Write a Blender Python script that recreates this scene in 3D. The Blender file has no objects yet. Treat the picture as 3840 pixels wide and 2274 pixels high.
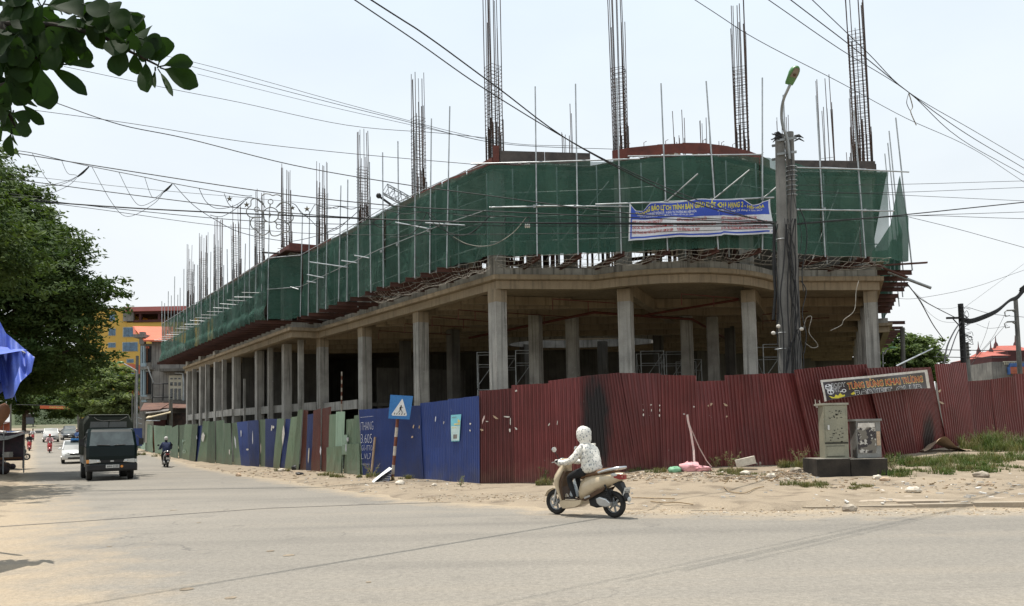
import bpy, bmesh, math, random
import numpy as np
from mathutils import Vector, Matrix
from mathutils.geometry import tessellate_polygon

scene = bpy.context.scene
COL = scene.collection
rnd = random.Random(7)
rad = math.radians

# ------------------------------------------------------------------ camera
F, CX, CY = 2988.0, 1920.0, 1440.0          # photograph 3840 x 2274
PITCH, ROLL, EYE = math.atan(123 / 1950), 0.02, 1.5
cam = bpy.data.cameras.new('camera')
cam.sensor_width = 36.0
cam.lens = 36.0 * F / 3840
cam.shift_y = (CY - 1137) / 3840
cam.clip_start, cam.clip_end = 0.1, 6000
cam_ob = bpy.data.objects.new('camera', cam)
COL.objects.link(cam_ob)
_sr, _cr, _sp, _cp = math.sin(ROLL), math.cos(ROLL), math.sin(PITCH), math.cos(PITCH)
cam_ob.matrix_world = Matrix(((_cr, _sr, 0, 0), (_sr * _sp, -_cr * _sp, -_cp, 0),
                              (-_sr * _cp, _cr * _cp, -_sp, EYE), (0, 0, 0, 1)))
scene.camera = cam_ob

# ------------------------------------------------------------------ light
SUN = Vector((-0.17, 0.10, 0.98)).normalized()      # towards the sun: near noon, a little left of the building
world = bpy.data.worlds.new('World')
scene.world = world
world.use_nodes = True
wn, wl = world.node_tree.nodes, world.node_tree.links
bgn = wn['Background']
sky = wn.new('ShaderNodeTexSky')
sky.sky_type = 'NISHITA'
sky.sun_disc = False
sky.sun_elevation = math.asin(SUN.z)
sky.sun_rotation = math.atan2(SUN.x, SUN.y)
sky.dust_density = 4.0
sky.air_density = 1.0
sky.ozone_density = 1.2
tc = wn.new('ShaderNodeTexCoord')
mp = wn.new('ShaderNodeMapping')
mp.inputs['Scale'].default_value = (1.2, 1.2, 3.0)
nz = wn.new('ShaderNodeTexNoise')
nz.inputs['Scale'].default_value = 1.6
nz.inputs['Detail'].default_value = 5
cr = wn.new('ShaderNodeMapRange')
cr.inputs[1].default_value, cr.inputs[2].default_value = 0.3, 0.7
cr.inputs[3].default_value, cr.inputs[4].default_value = 0.80, 0.96
mx = wn.new('ShaderNodeMix')
mx.data_type = 'RGBA'
gsep = wn.new('ShaderNodeSeparateXYZ')
grad = wn.new('ShaderNodeMapRange')                 # the haze whitens towards the horizon
grad.inputs[1].default_value, grad.inputs[2].default_value = 0.02, 0.55
hz_c = wn.new('ShaderNodeMix')
hz_c.data_type = 'RGBA'
hz_c.inputs[6].default_value = (9.3, 9.35, 9.2, 1)
hz_c.inputs[7].default_value = (8.2, 9.35, 10.3, 1)
wl.new(tc.outputs['Generated'], gsep.inputs[0])
wl.new(gsep.outputs[2], grad.inputs[0])
wl.new(grad.outputs[0], hz_c.inputs[0])
wl.new(hz_c.outputs[2], mx.inputs[7])
wl.new(tc.outputs['Generated'], mp.inputs['Vector'])
wl.new(mp.outputs['Vector'], nz.inputs['Vector'])
wl.new(nz.outputs['Fac'], cr.inputs[0])
wl.new(cr.outputs[0], mx.inputs[0])
wl.new(sky.outputs[0], mx.inputs[6])
wl.new(mx.outputs[2], bgn.inputs['Color'])
bgn.inputs['Strength'].default_value = 0.1

sun = bpy.data.lights.new('sun', 'SUN')
sun.energy = 5.0
sun.angle = rad(0.6)
sun.color = (1.0, 0.95, 0.87)
sun_ob = bpy.data.objects.new('sun', sun)
COL.objects.link(sun_ob)
sun_ob.rotation_euler = SUN.to_track_quat('Z', 'Y').to_euler()
sun_ob.location = (0, 0, 40)

vs = scene.view_settings
vs.view_transform, vs.look = 'Standard', 'None'
vs.gamma, vs.use_curve_mapping = 1.0, False
vs.exposure = 0.15
scene.cycles.use_denoising = True
scene.cycles.max_bounces = 8
scene.cycles.transparent_max_bounces = 16
scene.cycles.caustics_reflective = scene.cycles.caustics_refractive = False

# ------------------------------------------------------------------ pixel helpers (a pixel is only a direction)
def ray(x, y):
    X, Y = x - CX, CY - y
    a, b = X * _cr + Y * _sr, -X * _sr + Y * _cr
    return Vector((a, F * _cp - b * _sp, F * _sp + b * _cp))
EYEV = Vector((0, 0, EYE))
def PY(x, y, d):
    r = ray(x, y)
    return EYEV + r * (d / r.y)
def PZ(x, y, z):
    r = ray(x, y)
    return EYEV + r * ((z - EYE) / r.z)
def PW(x, y, A, B):                                  # on the upright plane through A and B
    n = Vector((B[1] - A[1], A[0] - B[0], 0))
    r = ray(x, y)
    return EYEV + r * (n.dot(Vector((A[0], A[1], 0)) - EYEV) / n.dot(r))
def lerp(a, b, t):
    return a + (b - a) * t
def interp(tab, x):
    if x <= tab[0][0]: return tab[0][1]
    for (a, p), (b, q) in zip(tab, tab[1:]):
        if x <= b: return p + (q - p) * (x - a) / (b - a)
    return tab[-1][1]
def sstep(a, b, x):
    t = min(1, max(0, (x - a) / (b - a)))
    return t * t * (3 - 2 * t)

# ------------------------------------------------------------------ ground heights
ROAD_R = [(-95, 172), (-50, 100), (-21.5, 51.8), (-9.9, 31.6), (-2.2, 18.5), (-0.2, 16.9), (1.6, 15.6), (4.8, 14.75), (9.3, 14.45), (60, 10.5)]
def left_edge(y): return -0.75 - 0.6 * y
def rise(x, y):
    t = min(max(0.0, y - 45), 155)
    return (0.022 * t + 0.00012 * t * t) * (1 - sstep(-8, 12, x))
def verge_d(x, y):                                   # distance inside the right-hand verge, negative on the road
    best, sgn = 1e9, -1
    for (ax, ay), (bx, by) in zip(ROAD_R, ROAD_R[1:]):
        dx, dy = bx - ax, by - ay
        t = ((x - ax) * dx + (y - ay) * dy) / (dx * dx + dy * dy)
        t = min(1, max(0, t))
        px, py = ax + dx * t - x, ay + dy * t - y
        d = math.hypot(px, py)
        if d < best:
            best = d
            sgn = 1 if dx * (y - ay) - dy * (x - ax) > 0 else -1
    return best * sgn
def hash2(i, j):
    h = math.sin(i * 127.1 + j * 311.7) * 43758.5453
    return h - math.floor(h)
def vnoise(x, y):
    i, j = math.floor(x), math.floor(y)
    u, v = x - i, y - j
    u, v = u * u * (3 - 2 * u), v * v * (3 - 2 * v)
    return lerp(lerp(hash2(i, j), hash2(i + 1, j), u), lerp(hash2(i, j + 1), hash2(i + 1, j + 1), u), v) - 0.5
def bank(x, y):
    d = verge_d(x, y)
    n = vnoise(x * 1.3, y * 1.3) * 0.07 + vnoise(x * 4, y * 4) * 0.03
    if d < -0.9: return -0.06
    right = sstep(0.5, 3.5, x)
    h_r = interp([(-0.9, -0.05), (0, 0.005), (0.25, 0.11), (3.0, 0.15), (5.0, 0.30), (7.6, 0.47), (12, 0.75), (17, 1.0), (22, 1.0)], d)
    h_l = interp([(-0.9, -0.05), (0, 0.01), (0.8, 0.07), (2.5, 0.12), (5.0, 0.14), (9, 0.14)], d)
    k = sstep(-0.6, 0.5, d)
    return lerp(h_l, h_r, right) + n * k * (0.55 if d > 0.2 else 1)
def ground_z(x, y):
    r = rise(x, y)
    if y < 12 or x < left_edge(y) + 4: return r
    d = verge_d(x, y)
    return r + max(0.0, bank(x, y)) if d > -0.9 else r

def gp(px, py, z=.15):
    r = ray(px, py)
    y, st = 9.0, .5
    while y < 110:
        p = EYEV + r * (y / r.y)
        if p.z < ground_z(p.x, p.y):
            if st < .06: return p
            y -= st; st *= .25
        y += st
    return p
# ------------------------------------------------------------------ mesh builder
def perp(d):
    d = Vector(d).normalized()
    u = d.cross(Vector((0, 0, 1)))
    if u.length < 1e-4: u = Vector((1, 0, 0))
    u.normalize()
    return u, d.cross(u).normalized()

class MB:
    def __init__(s):
        s.v, s.f, s.mi, s.sm = [], [], [], []
    def add(s, vs_, fs, m=0, smooth=False):
        o = len(s.v)
        s.v += [tuple(p) for p in vs_]
        for f in fs:
            s.f.append(tuple(i + o for i in f)); s.mi.append(m); s.sm.append(smooth)
        return s
    def box(s, x0, x1, y0, y1, z0, z1, m=0):
        return s.hexa([(x0, y0), (x1, y0), (x1, y1), (x0, y1)], z0, z1, m)
    def hexa(s, poly, z0, z1, m=0):                  # upright prism of a plan polygon
        n = len(poly)
        v = [(p[0], p[1], z0) for p in poly] + [(p[0], p[1], z1) for p in poly]
        a = sum(poly[i][0] * poly[(i + 1) % n][1] - poly[(i + 1) % n][0] * poly[i][1] for i in range(n))
        f = [(i, (i + 1) % n, n + (i + 1) % n, n + i) for i in range(n)] + [tuple(range(n - 1, -1, -1)), tuple(range(n, 2 * n))]
        if a < 0: f = [tuple(reversed(q)) for q in f]
        return s.add(v, f, m)
    def obox(s, c, size, ux, m=0, tilt=None):        # box at c, its x axis along plan vector ux
        ux = Vector((ux[0], ux[1], ux[2] if len(ux) > 2 else 0)).normalized()
        uy = Vector((0, 0, 1)).cross(ux).normalized()
        uz = ux.cross(uy)
        c = Vector(c); v = []
        for dz in (-.5, .5):
            for dx, dy in ((-.5, -.5), (.5, -.5), (.5, .5), (-.5, .5)):
                v.append(c + ux * dx * size[0] + uy * dy * size[1] + uz * dz * size[2])
        return s.add(v, [(3, 2, 1, 0), (4, 5, 6, 7), (0, 1, 5, 4), (1, 2, 6, 5), (2, 3, 7, 6), (3, 0, 4, 7)], m)
    def cyl(s, p0, p1, r0, r1=None, n=8, m=0, smooth=True, cap=True):
        return s.tube([p0, p1], [r0, r0 if r1 is None else r1], n, m, smooth, cap)
    def tube(s, pts, r, n=6, m=0, smooth=True, cap=True):
        pts = [Vector(p) for p in pts]
        k = len(pts)
        rs = r if isinstance(r, (list, tuple)) else [r] * k
        v = []
        u = None
        for i, p in enumerate(pts):
            d = (pts[min(i + 1, k - 1)] - pts[max(i - 1, 0)])
            if d.length < 1e-9: d = Vector((0, 0, 1))
            d.normalize()
            if u is None: u, w = perp(d)
            else:
                u = u - d * u.dot(d)
                if u.length < 1e-5: u, w = perp(d)
                u.normalize(); w = d.cross(u)
            for j in range(n):
                a = 2 * math.pi * j / n
                v.append(p + (u * math.cos(a) + w * math.sin(a)) * rs[i])
        f = [(i * n + j, i * n + (j + 1) % n, (i + 1) * n + (j + 1) % n, (i + 1) * n + j) for i in range(k - 1) for j in range(n)]
        s.add(v, f, m, smooth)
        if cap:
            s.add(v[:n], [tuple(range(n - 1, -1, -1))], m); s.add(v[-n:], [tuple(range(n))], m)
        return s
    def loft(s, rings, m=0, smooth=True, cap=True, closed=False):
        n = len(rings[0]); k = len(rings)
        v = [p for r in rings for p in r]
        f = [(i * n + j, i * n + (j + 1) % n, ((i + 1) % k) * n + (j + 1) % n, ((i + 1) % k) * n + j) for i in range(k if closed else k - 1) for j in range(n)]
        s.add(v, f, m, smooth)
        if cap and not closed:
            s.add(rings[0], [tuple(range(n - 1, -1, -1))], m, False); s.add(rings[-1], [tuple(range(n))], m, False)
        return s
    def sphere(s, c, r, nu=10, nv=7, m=0, M=None):
        r = r if isinstance(r, (tuple, list)) else (r, r, r)
        rings = []
        for i in range(1, nv):
            t = math.pi * i / nv
            rings.append([Vector((math.cos(2 * math.pi * j / nu) * math.sin(t) * r[0], math.sin(2 * math.pi * j / nu) * math.sin(t) * r[1], -math.cos(t) * r[2])) for j in range(nu)])
        top, bot = Vector((0, 0, r[2])), Vector((0, 0, -r[2]))
        v = [p for q in rings for p in q] + [bot, top]
        if M is not None: v = [M @ p for p in v]
        v = [p + Vector(c) for p in v]
        f = [(i * nu + j, i * nu + (j + 1) % nu, (i + 1) * nu + (j + 1) % nu, (i + 1) * nu + j) for i in range(nv - 2) for j in range(nu)]
        b, t = len(v) - 2, len(v) - 1
        f += [(b, (j + 1) % nu, j) for j in range(nu)] + [(t, (nv - 2) * nu + j, (nv - 2) * nu + (j + 1) % nu) for j in range(nu)]
        return s.add(v, f, m, True)
    def torus(s, c, R, r, ax='y', nu=20, nv=8, m=0):
        rings = []
        for i in range(nu):
            a = 2 * math.pi * i / nu
            ring = []
            for j in range(nv):
                b = 2 * math.pi * j / nv
                q = (R + r * math.cos(b))
                p = {'y': (q * math.cos(a), r * math.sin(b), q * math.sin(a)), 'x': (r * math.sin(b), q * math.cos(a), q * math.sin(a)), 'z': (q * math.cos(a), q * math.sin(a), r * math.sin(b))}[ax]
                ring.append(Vector(c) + Vector(p))
            rings.append(ring)
        return s.loft(rings, m, True, False, True)
    def slab(s, poly, w, y=0.0, inset=0.0, k=0.75, m=0, smooth=False):   # side profile (x,z) swept across y, edges eased
        n = len(poly)
        cx, cz = sum(p[0] for p in poly) / n, sum(p[1] for p in poly) / n
        def ins(p):
            if not inset: return p
            d = math.hypot(p[0] - cx, p[1] - cz) or 1
            q = max(0, 1 - inset / d)
            return cx + (p[0] - cx) * q, cz + (p[1] - cz) * q
        rings = []
        lay = [(-w, True), (-w * k, False), (w * k, False), (w, True)] if inset else [(-w, False), (w, False)]
        for yy, i_ in lay:
            rings.append([Vector(((ins(p) if i_ else p)[0], y + yy, (ins(p) if i_ else p)[1])) for p in poly])
        return s.loft(rings, m, smooth)
    def sheet(s, P, nu, nv, m=0, smooth=True):       # P(u,v) -> point
        v = [P(i / nu, j / nv) for j in range(nv + 1) for i in range(nu + 1)]
        f = [(j * (nu + 1) + i, j * (nu + 1) + i + 1, (j + 1) * (nu + 1) + i + 1, (j + 1) * (nu + 1) + i) for j in range(nv) for i in range(nu)]
        return s.add(v, f, m, smooth)
    def mesh(s, name):
        me = bpy.data.meshes.new(name)
        me.from_pydata(s.v, [], s.f)
        me.polygons.foreach_set('use_smooth', s.sm)
        me.polygons.foreach_set('material_index', s.mi)
        me.update()
        return me
    def build(s, name, mat, parent=None, kind=None):
        return link(name, s.mesh(name), mat, parent, kind)

def link(name, me, mat, parent=None, kind=None):
    me.materials.clear()
    for mm in (mat if isinstance(mat, (list, tuple)) else [mat]):
        me.materials.append(M[mm] if isinstance(mm, str) else mm)
    ob = bpy.data.objects.new(name, me)
    COL.objects.link(ob)
    if parent is not None:
        ob.parent = parent
        if parent.get('_w'): ob.matrix_parent_inverse = Matrix.Translation(parent.location).inverted()
    if kind: ob['kind'] = kind
    return ob
def thing(name, label, cat, loc=(0, 0, 0), rotz=0.0, group=None, world=False, scale=1.0):
    o = bpy.data.objects.new(name, None)
    o.empty_display_size = 0.2
    COL.objects.link(o)
    o.location = loc
    o.rotation_euler = (0, 0, rotz)
    o.scale = (scale,) * 3
    o['label'], o['category'] = label, cat
    if group: o['group'] = group
    if world: WORLD_T.append(o); o['_w'] = 1
    return o
WORLD_T = []
def tag(o, label, cat, group=None):
    o['label'], o['category'] = label, cat
    if group: o['group'] = group
    return o
def sub(name, mb, mat, parent):                      # sub-part of a world-coordinates part
    o = link(name, mb.mesh(name), mat)
    o.parent = parent
    return o
def copy_tree(o, parent=None):
    c = o.copy()
    COL.objects.link(c)
    c.parent = parent
    for ch in o.children: copy_tree(ch, c)
    return c
# ------------------------------------------------------------------ materials
M = {}
def S(r, g, b):                                      # 0-255 screen colour -> linear
    return tuple(((c / 255) / 12.92 if c <= 10 else (((c / 255) + 0.055) / 1.055) ** 2.4) for c in (r, g, b)) + (1,)
class NT:
    def __init__(s, name):
        s.m = bpy.data.materials.new(name)
        s.m.use_nodes = True
        s.n, s.l = s.m.node_tree.nodes, s.m.node_tree.links
        s.b = s.n['Principled BSDF']
        s.out = s.n['Material Output']
        s.pos = None
        M[name] = s.m
    def new(s, t, **kw):
        x = s.n.new(t)
        for k, v in kw.items(): setattr(x, k, v)
        return x
    def coord(s, sc=(1, 1, 1), obj=False):
        if obj: src = s.new('ShaderNodeTexCoord').outputs['Object']
        else: src = s.new('ShaderNodeNewGeometry').outputs['Position']
        mp_ = s.new('ShaderNodeMapping')
        mp_.inputs['Scale'].default_value = sc
        s.l.new(src, mp_.inputs['Vector'])
        return mp_.outputs[0]
    def noise(s, scale, detail=5, sc=(1, 1, 1), rough=.55, obj=False):
        x = s.new('ShaderNodeTexNoise')
        x.inputs['Scale'].default_value = scale
        x.inputs['Detail'].default_value = detail
        x.inputs['Roughness'].default_value = rough
        s.l.new(s.coord(sc, obj), x.inputs['Vector'])
        return x.outputs['Fac']
    def rng(s, x, a, b, c=0., d=1.):
        r = s.new('ShaderNodeMapRange')
        for i, q in enumerate((a, b, c, d)): r.inputs[i + 1].default_value = q
        s.l.new(x, r.inputs[0])
        return r.outputs[0]
    def mix(s, f, a, b, blend='MIX'):
        x = s.new('ShaderNodeMix', data_type='RGBA', blend_type=blend)
        for sock, q in ((x.inputs[0], f), (x.inputs[6], a), (x.inputs[7], b)):
            if isinstance(q, bpy.types.NodeSocket): s.l.new(q, sock)
            elif isinstance(q, (int, float)): sock.default_value = q
            else: sock.default_value = q if len(q) == 4 else tuple(q) + (1,)
        return x.outputs[2]
    def math(s, op, a, b=0.0):
        x = s.new('ShaderNodeMath', operation=op)
        for i, q in enumerate((a, b)):
            if isinstance(q, bpy.types.NodeSocket): s.l.new(q, x.inputs[i])
            else: x.inputs[i].default_value = q
        return x.outputs[0]
    def bump(s, h, st=.3, dist=.02):
        x = s.new('ShaderNodeBump')
        x.inputs['Strength'].default_value, x.inputs['Distance'].default_value = st, dist
        s.l.new(h, x.inputs['Height'])
        s.l.new(x.outputs[0], s.b.inputs['Normal'])
    def base(s, c, rough=.8, metal=0., spec=.3):
        if isinstance(c, bpy.types.NodeSocket): s.l.new(c, s.b.inputs['Base Color'])
        else: s.b.inputs['Base Color'].default_value = c
        s.b.inputs['Roughness'].default_value = rough
        s.b.inputs['Metallic'].default_value = metal
        s.b.inputs['Specular IOR Level'].default_value = spec
        return s
def pm(name, c1, c2=None, rough=.8, scale=2., metal=0., spec=.3, sc=(1, 1, 1), bump=0., bscale=30., lo=.35, hi=.65, fine=.12, obj=False):
    t = NT(name)
    c2 = c2 or tuple(x * .7 for x in c1[:3]) + (1,)
    f = t.rng(t.noise(scale, 6, sc, obj=obj), lo, hi)
    c = t.mix(f, c1, c2)
    if fine:
        g = t.rng(t.noise(bscale, 4, obj=obj), .3, .7, 1 - fine, 1 + fine)
        c = t.mix(1.0, c, g, 'MULTIPLY')
    t.base(c, rough, metal, spec)
    if bump: t.bump(t.noise(bscale, 5, obj=obj), bump, .02)
    return t

# ground
def asphalt():
    t = NT('asphalt')
    at = t.new('ShaderNodeAttribute', attribute_name='dust')
    big = t.noise(.16, 4)
    c = t.mix(t.rng(big, .35, .65), (.203, .186, .160), (.240, .217, .183))
    ang = t.new('ShaderNodeMapping')                 # wheel tracks run along the street
    ang.inputs['Rotation'].default_value = (0, 0, rad(-59))
    ang.inputs['Scale'].default_value = (.09, .9, 1)
    t.l.new(t.new('ShaderNodeNewGeometry').outputs['Position'], ang.inputs['Vector'])
    tn = t.new('ShaderNodeTexNoise')
    tn.inputs['Scale'].default_value, tn.inputs['Detail'].default_value = 1.0, 5
    t.l.new(ang.outputs[0], tn.inputs['Vector'])
    c = t.mix(t.rng(tn.outputs['Fac'], .5, .7, 0, .55), c, (.145, .134, .118))
    c = t.mix(t.rng(tn.outputs['Fac'], .3, .45, .35, 0), c, (.275, .238, .188))
    c = t.mix(t.rng(t.noise(1.1, 7), .60, .70, 0, .45), c, (.15, .138, .121))
    c = t.mix(t.rng(t.noise(.45, 6), .60, .66, 0, .25), c, (.15, .143, .13))
    vo = t.new('ShaderNodeTexVoronoi', feature='DISTANCE_TO_EDGE')
    vo.inputs['Scale'].default_value = .42
    wob = t.new('ShaderNodeVectorMath', operation='ADD')
    nn = t.new('ShaderNodeTexNoise')
    nn.inputs['Scale'].default_value = 1.7
    t.l.new(t.coord(), nn.inputs['Vector'])
    t.l.new(t.coord(), wob.inputs[0]); t.l.new(nn.outputs['Color'], wob.inputs[1])
    t.l.new(wob.outputs[0], vo.inputs['Vector'])
    crack = t.math('MULTIPLY', t.rng(vo.outputs['Distance'], .0, .012, 1, 0), t.rng(t.noise(.22, 3), .5, .6, 0, .6))
    c = t.mix(crack, c, (.09, .085, .08))
    d = t.math('ADD', at.outputs['Fac'], t.rng(t.noise(1.6, 6), .3, .7, -.28, .28))
    c = t.mix(t.rng(d, .3, 1.0, 0, .92), c, (.345, .275, .192))
    c = t.mix(1.0, c, t.rng(t.noise(16, 3), .3, .7, .86, 1.14), 'MULTIPLY')
    c = t.mix(1.0, c, t.rng(t.noise(60, 2), .3, .7, .84, 1.16), 'MULTIPLY')
    c = t.mix(t.rng(t.noise(30, 1), .74, .8, 0, .5), c, (.42, .38, .32))
    t.base(c, .88, 0, .25)
    t.bump(t.noise(45, 4), .5, .015)
asphalt()
def sand():
    t = NT('sand')
    c = t.mix(t.rng(t.noise(.5, 6), .35, .65), (.305, .247, .18), (.25, .206, .154))
    c = t.mix(t.rng(t.noise(1.8, 7), .5, .72, 0, .95), c, (.165, .132, .098))
    c = t.mix(t.rng(t.noise(5, 5), .6, .75, 0, .5), c, (.40, .345, .275))
    c = t.mix(1.0, c, t.rng(t.noise(45, 4), .25, .75, .78, 1.2), 'MULTIPLY')
    t.base(c, .95, 0, .1)
    t.bump(t.noise(9, 8), .6, .06)
sand()
pm('far_ground', (.16, .13, .09, 1), (.09, .10, .05, 1), .95, .05, bump=.2)
pm('pave', (.37, .305, .23, 1), (.31, .255, .195, 1), .9, 1.5, bump=.25, bscale=25)
pm('kerb', (.36, .30, .225, 1), (.29, .245, .19, 1), .9, 3, bump=.2, bscale=25)
# concrete: grey with form lines and water streaks
def concrete(name, c1, c2, streak):
    t = NT(name)
    c = t.mix(t.rng(t.noise(1.1, 6), .35, .65), c1, c2)
    c = t.mix(t.rng(t.noise(1.6, 6, (5, 5, .2)), .5, .68, 0, streak), c, tuple(x * .45 for x in c2[:3]))
    c = t.mix(t.rng(t.noise(7, 5), .6, .75, 0, .35), c, tuple(min(1, x * 1.25) for x in c1[:3]))
    c = t.mix(1.0, c, t.rng(t.noise(40, 3), .3, .7, .9, 1.1), 'MULTIPLY')
    t.base(c, .88, 0, .25)
    t.bump(t.noise(18, 6), .25, .02)
concrete('concrete', (.43, .41, .375), (.27, .257, .235), .85)
concrete('concrete_beige', (.35, .278, .193), (.27, .215, .15), .55)
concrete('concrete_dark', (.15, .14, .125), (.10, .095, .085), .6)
concrete('concrete_pole', (.22, .212, .198), (.13, .127, .12), .8)
concrete('plaster_grey', (.25, .235, .215), (.16, .15, .14), .8)
concrete('soot_block', (.014, .013, .012), (.065, .055, .045), .3)
pm('block_top', (.30, .27, .22, 1), (.16, .15, .13, 1), .9, 4)
pm('formply_red', (.17, .05, .035, 1), (.10, .035, .028, 1), .7, 3)
pm('formply_dark', (.055, .048, .045, 1), (.11, .09, .08, 1), .75, 2.5)
pm('timber_dark', (.05, .022, .017, 1), (.085, .035, .025, 1), .8, 2)
pm('timber_pale', (.42, .30, .20, 1), (.30, .21, .14, 1), .85, 3)
pm('rebar', (.05, .042, .04, 1), (.11, .065, .045, 1), .6, 3, metal=.5)
pm('galv', (.46, .48, .49, 1), (.30, .32, .33, 1), .4, 3, metal=.35, spec=.5)
pm('galv_dull', (.33, .34, .34, 1), (.22, .23, .23, 1), .5, 3, metal=.4)
pm('cement_drip', (.55, .53, .48, 1), (.40, .38, .34, 1), .95, 9)
pm('pipe_red', (.14, .035, .022, 1), None, .6, 3)
pm('rope', (.38, .36, .32, 1), (.22, .20, .17, 1), .9, 6)
pm('rope_orange', (.45, .26, .12, 1), None, .9, 6)
def net(name='net', lo=.12, hi=.40):
    t = NT(name)
    c = t.mix(t.rng(t.noise(.55, 5, (1, 1, .4)), .35, .65), (.056, .138, .102), (.038, .105, .078))
    c = t.mix(t.rng(t.noise(1.6, 7, (1, 1, 1.6)), .58, .74, 0, .5), c, (.10, .20, .155))  # highlights and creases of the folds painted into the colour
    c = t.mix(t.rng(t.noise(1.2, 6, (2.2, 2.2, .35)), .56, .72, 0, .55), c, (.024, .072, .053))
    c = t.mix(t.rng(t.noise(22, 2, (.15, .15, 2.5)), .4, .65, 0, .3), c, (.075, .15, .115))
    t.base(c, .75, 0, .25)
    tr = t.new('ShaderNodeBsdfTransparent')
    tl = t.new('ShaderNodeBsdfTranslucent')
    t.l.new(c, tl.inputs['Color'])
    m1, m2 = t.new('ShaderNodeMixShader'), t.new('ShaderNodeMixShader')
    m1.inputs[0].default_value = .28
    t.l.new(t.b.outputs[0], m1.inputs[1]); t.l.new(tl.outputs[0], m1.inputs[2])
    t.l.new(t.rng(t.noise(.45, 5), .3, .7, lo, hi), m2.inputs[0])
    t.l.new(m1.outputs[0], m2.inputs[1]); t.l.new(tr.outputs[0], m2.inputs[2])
    t.l.new(m2.outputs[0], t.out.inputs['Surface'])
    t.bump(t.noise(5, 6, (1, 1, .6)), .9, .09)
net(); net('net_dense', .03, .10)
# corrugated sheets
SOOT = []                                            # (centre, radii) of fire marks on the red fence, filled from the photograph
def sheet_mat(name, c, c2, dirt, chalk=.25, soot=()):
    t = NT(name)
    col = t.mix(t.rng(t.noise(1.3, 6), .35, .65), c, c2)
    col = t.mix(t.rng(t.noise(2, 6, (6, 6, .3)), .5, .75, 0, chalk), col, tuple(min(1, x * 1.7 + .02) for x in c[:3]))
    col = t.mix(t.rng(t.noise(2.2, 6, (7, 7, .16)), .56, .72, 0, .5), col, tuple(x * .4 + q for x, q in zip(c[:3], (.02, .008, .004))))
    geo = t.new('ShaderNodeNewGeometry')
    sx = t.new('ShaderNodeSeparateXYZ')
    t.l.new(geo.outputs['Position'], sx.inputs[0])
    low = t.rng(t.math('ADD', sx.outputs[2], t.rng(t.noise(2.5, 6), .2, .8, -.5, .5)), -.1, .75, .75, 0)
    col = t.mix(low, col, dirt)
    col = t.mix(t.rng(t.noise(9, 4, (1, 1, .5)), .72, .78, 0, .5), col, (.45, .42, .38))
    for (cx, cy, cz), (rx, rz), k in soot:
        v = t.new('ShaderNodeVectorMath', operation='SUBTRACT')
        v.inputs[1].default_value = (cx, cy, cz)
        t.l.new(geo.outputs['Position'], v.inputs[0])
        sc_ = t.new('ShaderNodeVectorMath', operation='MULTIPLY')
        sc_.inputs[1].default_value = (1 / rx, 0, 1 / rz)
        t.l.new(v.outputs[0], sc_.inputs[0])
        ln = t.new('ShaderNodeVectorMath', operation='LENGTH')
        t.l.new(sc_.outputs[0], ln.inputs[0])
        d = t.math('ADD', ln.outputs['Value'], t.rng(t.noise(3, 6, (2.5, 1, .6)), .2, .8, -.3, .3))
        col = t.mix(t.rng(d, .55, 1.15, k, 0), col, (.012, .012, .013))
    oi = t.new('ShaderNodeObjectInfo')
    col = t.mix(1.0, col, t.rng(oi.outputs['Random'], 0, 1, .74, 1.24), 'MULTIPLY')
    t.base(col, .5, .0, .4)
    t.bump(t.noise(7, 5), .15, .03)
sheet_mat('sheet_green', (.155, .225, .15), (.19, .25, .17), (.20, .185, .13))
sheet_mat('sheet_green2', (.115, .175, .115), (.155, .195, .13), (.19, .175, .12))
sheet_mat('sheet_pale', (.24, .33, .25), (.2, .28, .21), (.2, .19, .14))
sheet_mat('sheet_blue', (.014, .033, .14), (.018, .042, .17), (.055, .06, .10), .2)
sheet_mat('sheet_rust', (.12, .03, .022), (.09, .028, .022), (.14, .08, .05))
s1, s2 = PY(2235, 1585, 22.45), PY(3482, 1640, 25.6)
sheet_mat('sheet_red', (.138, .029, .028), (.108, .024, .023), (.17, .085, .06), .5,
          [(tuple(s1), (.46, 1.7), .97), (tuple(s2), (.42, .78), .9)])
pm('tar', (.10, .09, .08, 1), None, .9, 3)
pm('paper', (.68, .65, .60, 1), (.52, .49, .44, 1), .9, 6)
pm('card', (.48, .36, .25, 1), (.36, .26, .18, 1), .9, 5)
pm('tape_pink', (.62, .40, .38, 1), (.55, .48, .44, 1), .8, 14)
pm('styro', (.62, .57, .48, 1), (.50, .44, .36, 1), .95, 9)
pm('stone', (.40, .35, .28, 1), (.24, .20, .16, 1), .95, 6, bump=.3)
pm('bag_pink', (.78, .42, .43, 1), (.62, .30, .32, 1), .6, 12)
pm('bag_green', (.22, .42, .26, 1), (.15, .33, .2, 1), .5, 12)
pm('bag_clear', (.55, .60, .62, 1), (.35, .40, .43, 1), .3, 12)
pm('straw', (.34, .25, .15, 1), (.22, .16, .10, 1), .95, 8)
pm('black', (.012, .012, .013, 1), (.02, .02, .02, 1), .5, 5)
pm('cable', (.018, .018, .02, 1), (.03, .03, .03, 1), .6, 3)
pm('rubber', (.015, .015, .015, 1), (.03, .028, .025, 1), .8, 9)
def leaf(name, c1, c2, tr=.35, scale=1.5):
    t = NT(name)
    c = t.mix(t.rng(t.noise(scale, 4), .35, .65), c1, c2)
    t.base(c, .7, 0, .15)
    tl = t.new('ShaderNodeBsdfTranslucent')
    t.l.new(t.mix(1.0, c, (1.35, 1.5, .6, 1), 'MULTIPLY'), tl.inputs['Color'])
    ms = t.new('ShaderNodeMixShader')
    ms.inputs[0].default_value = tr
    t.l.new(t.b.outputs[0], ms.inputs[1]); t.l.new(tl.outputs[0], ms.inputs[2])
    t.l.new(ms.outputs[0], t.out.inputs['Surface'])
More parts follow.
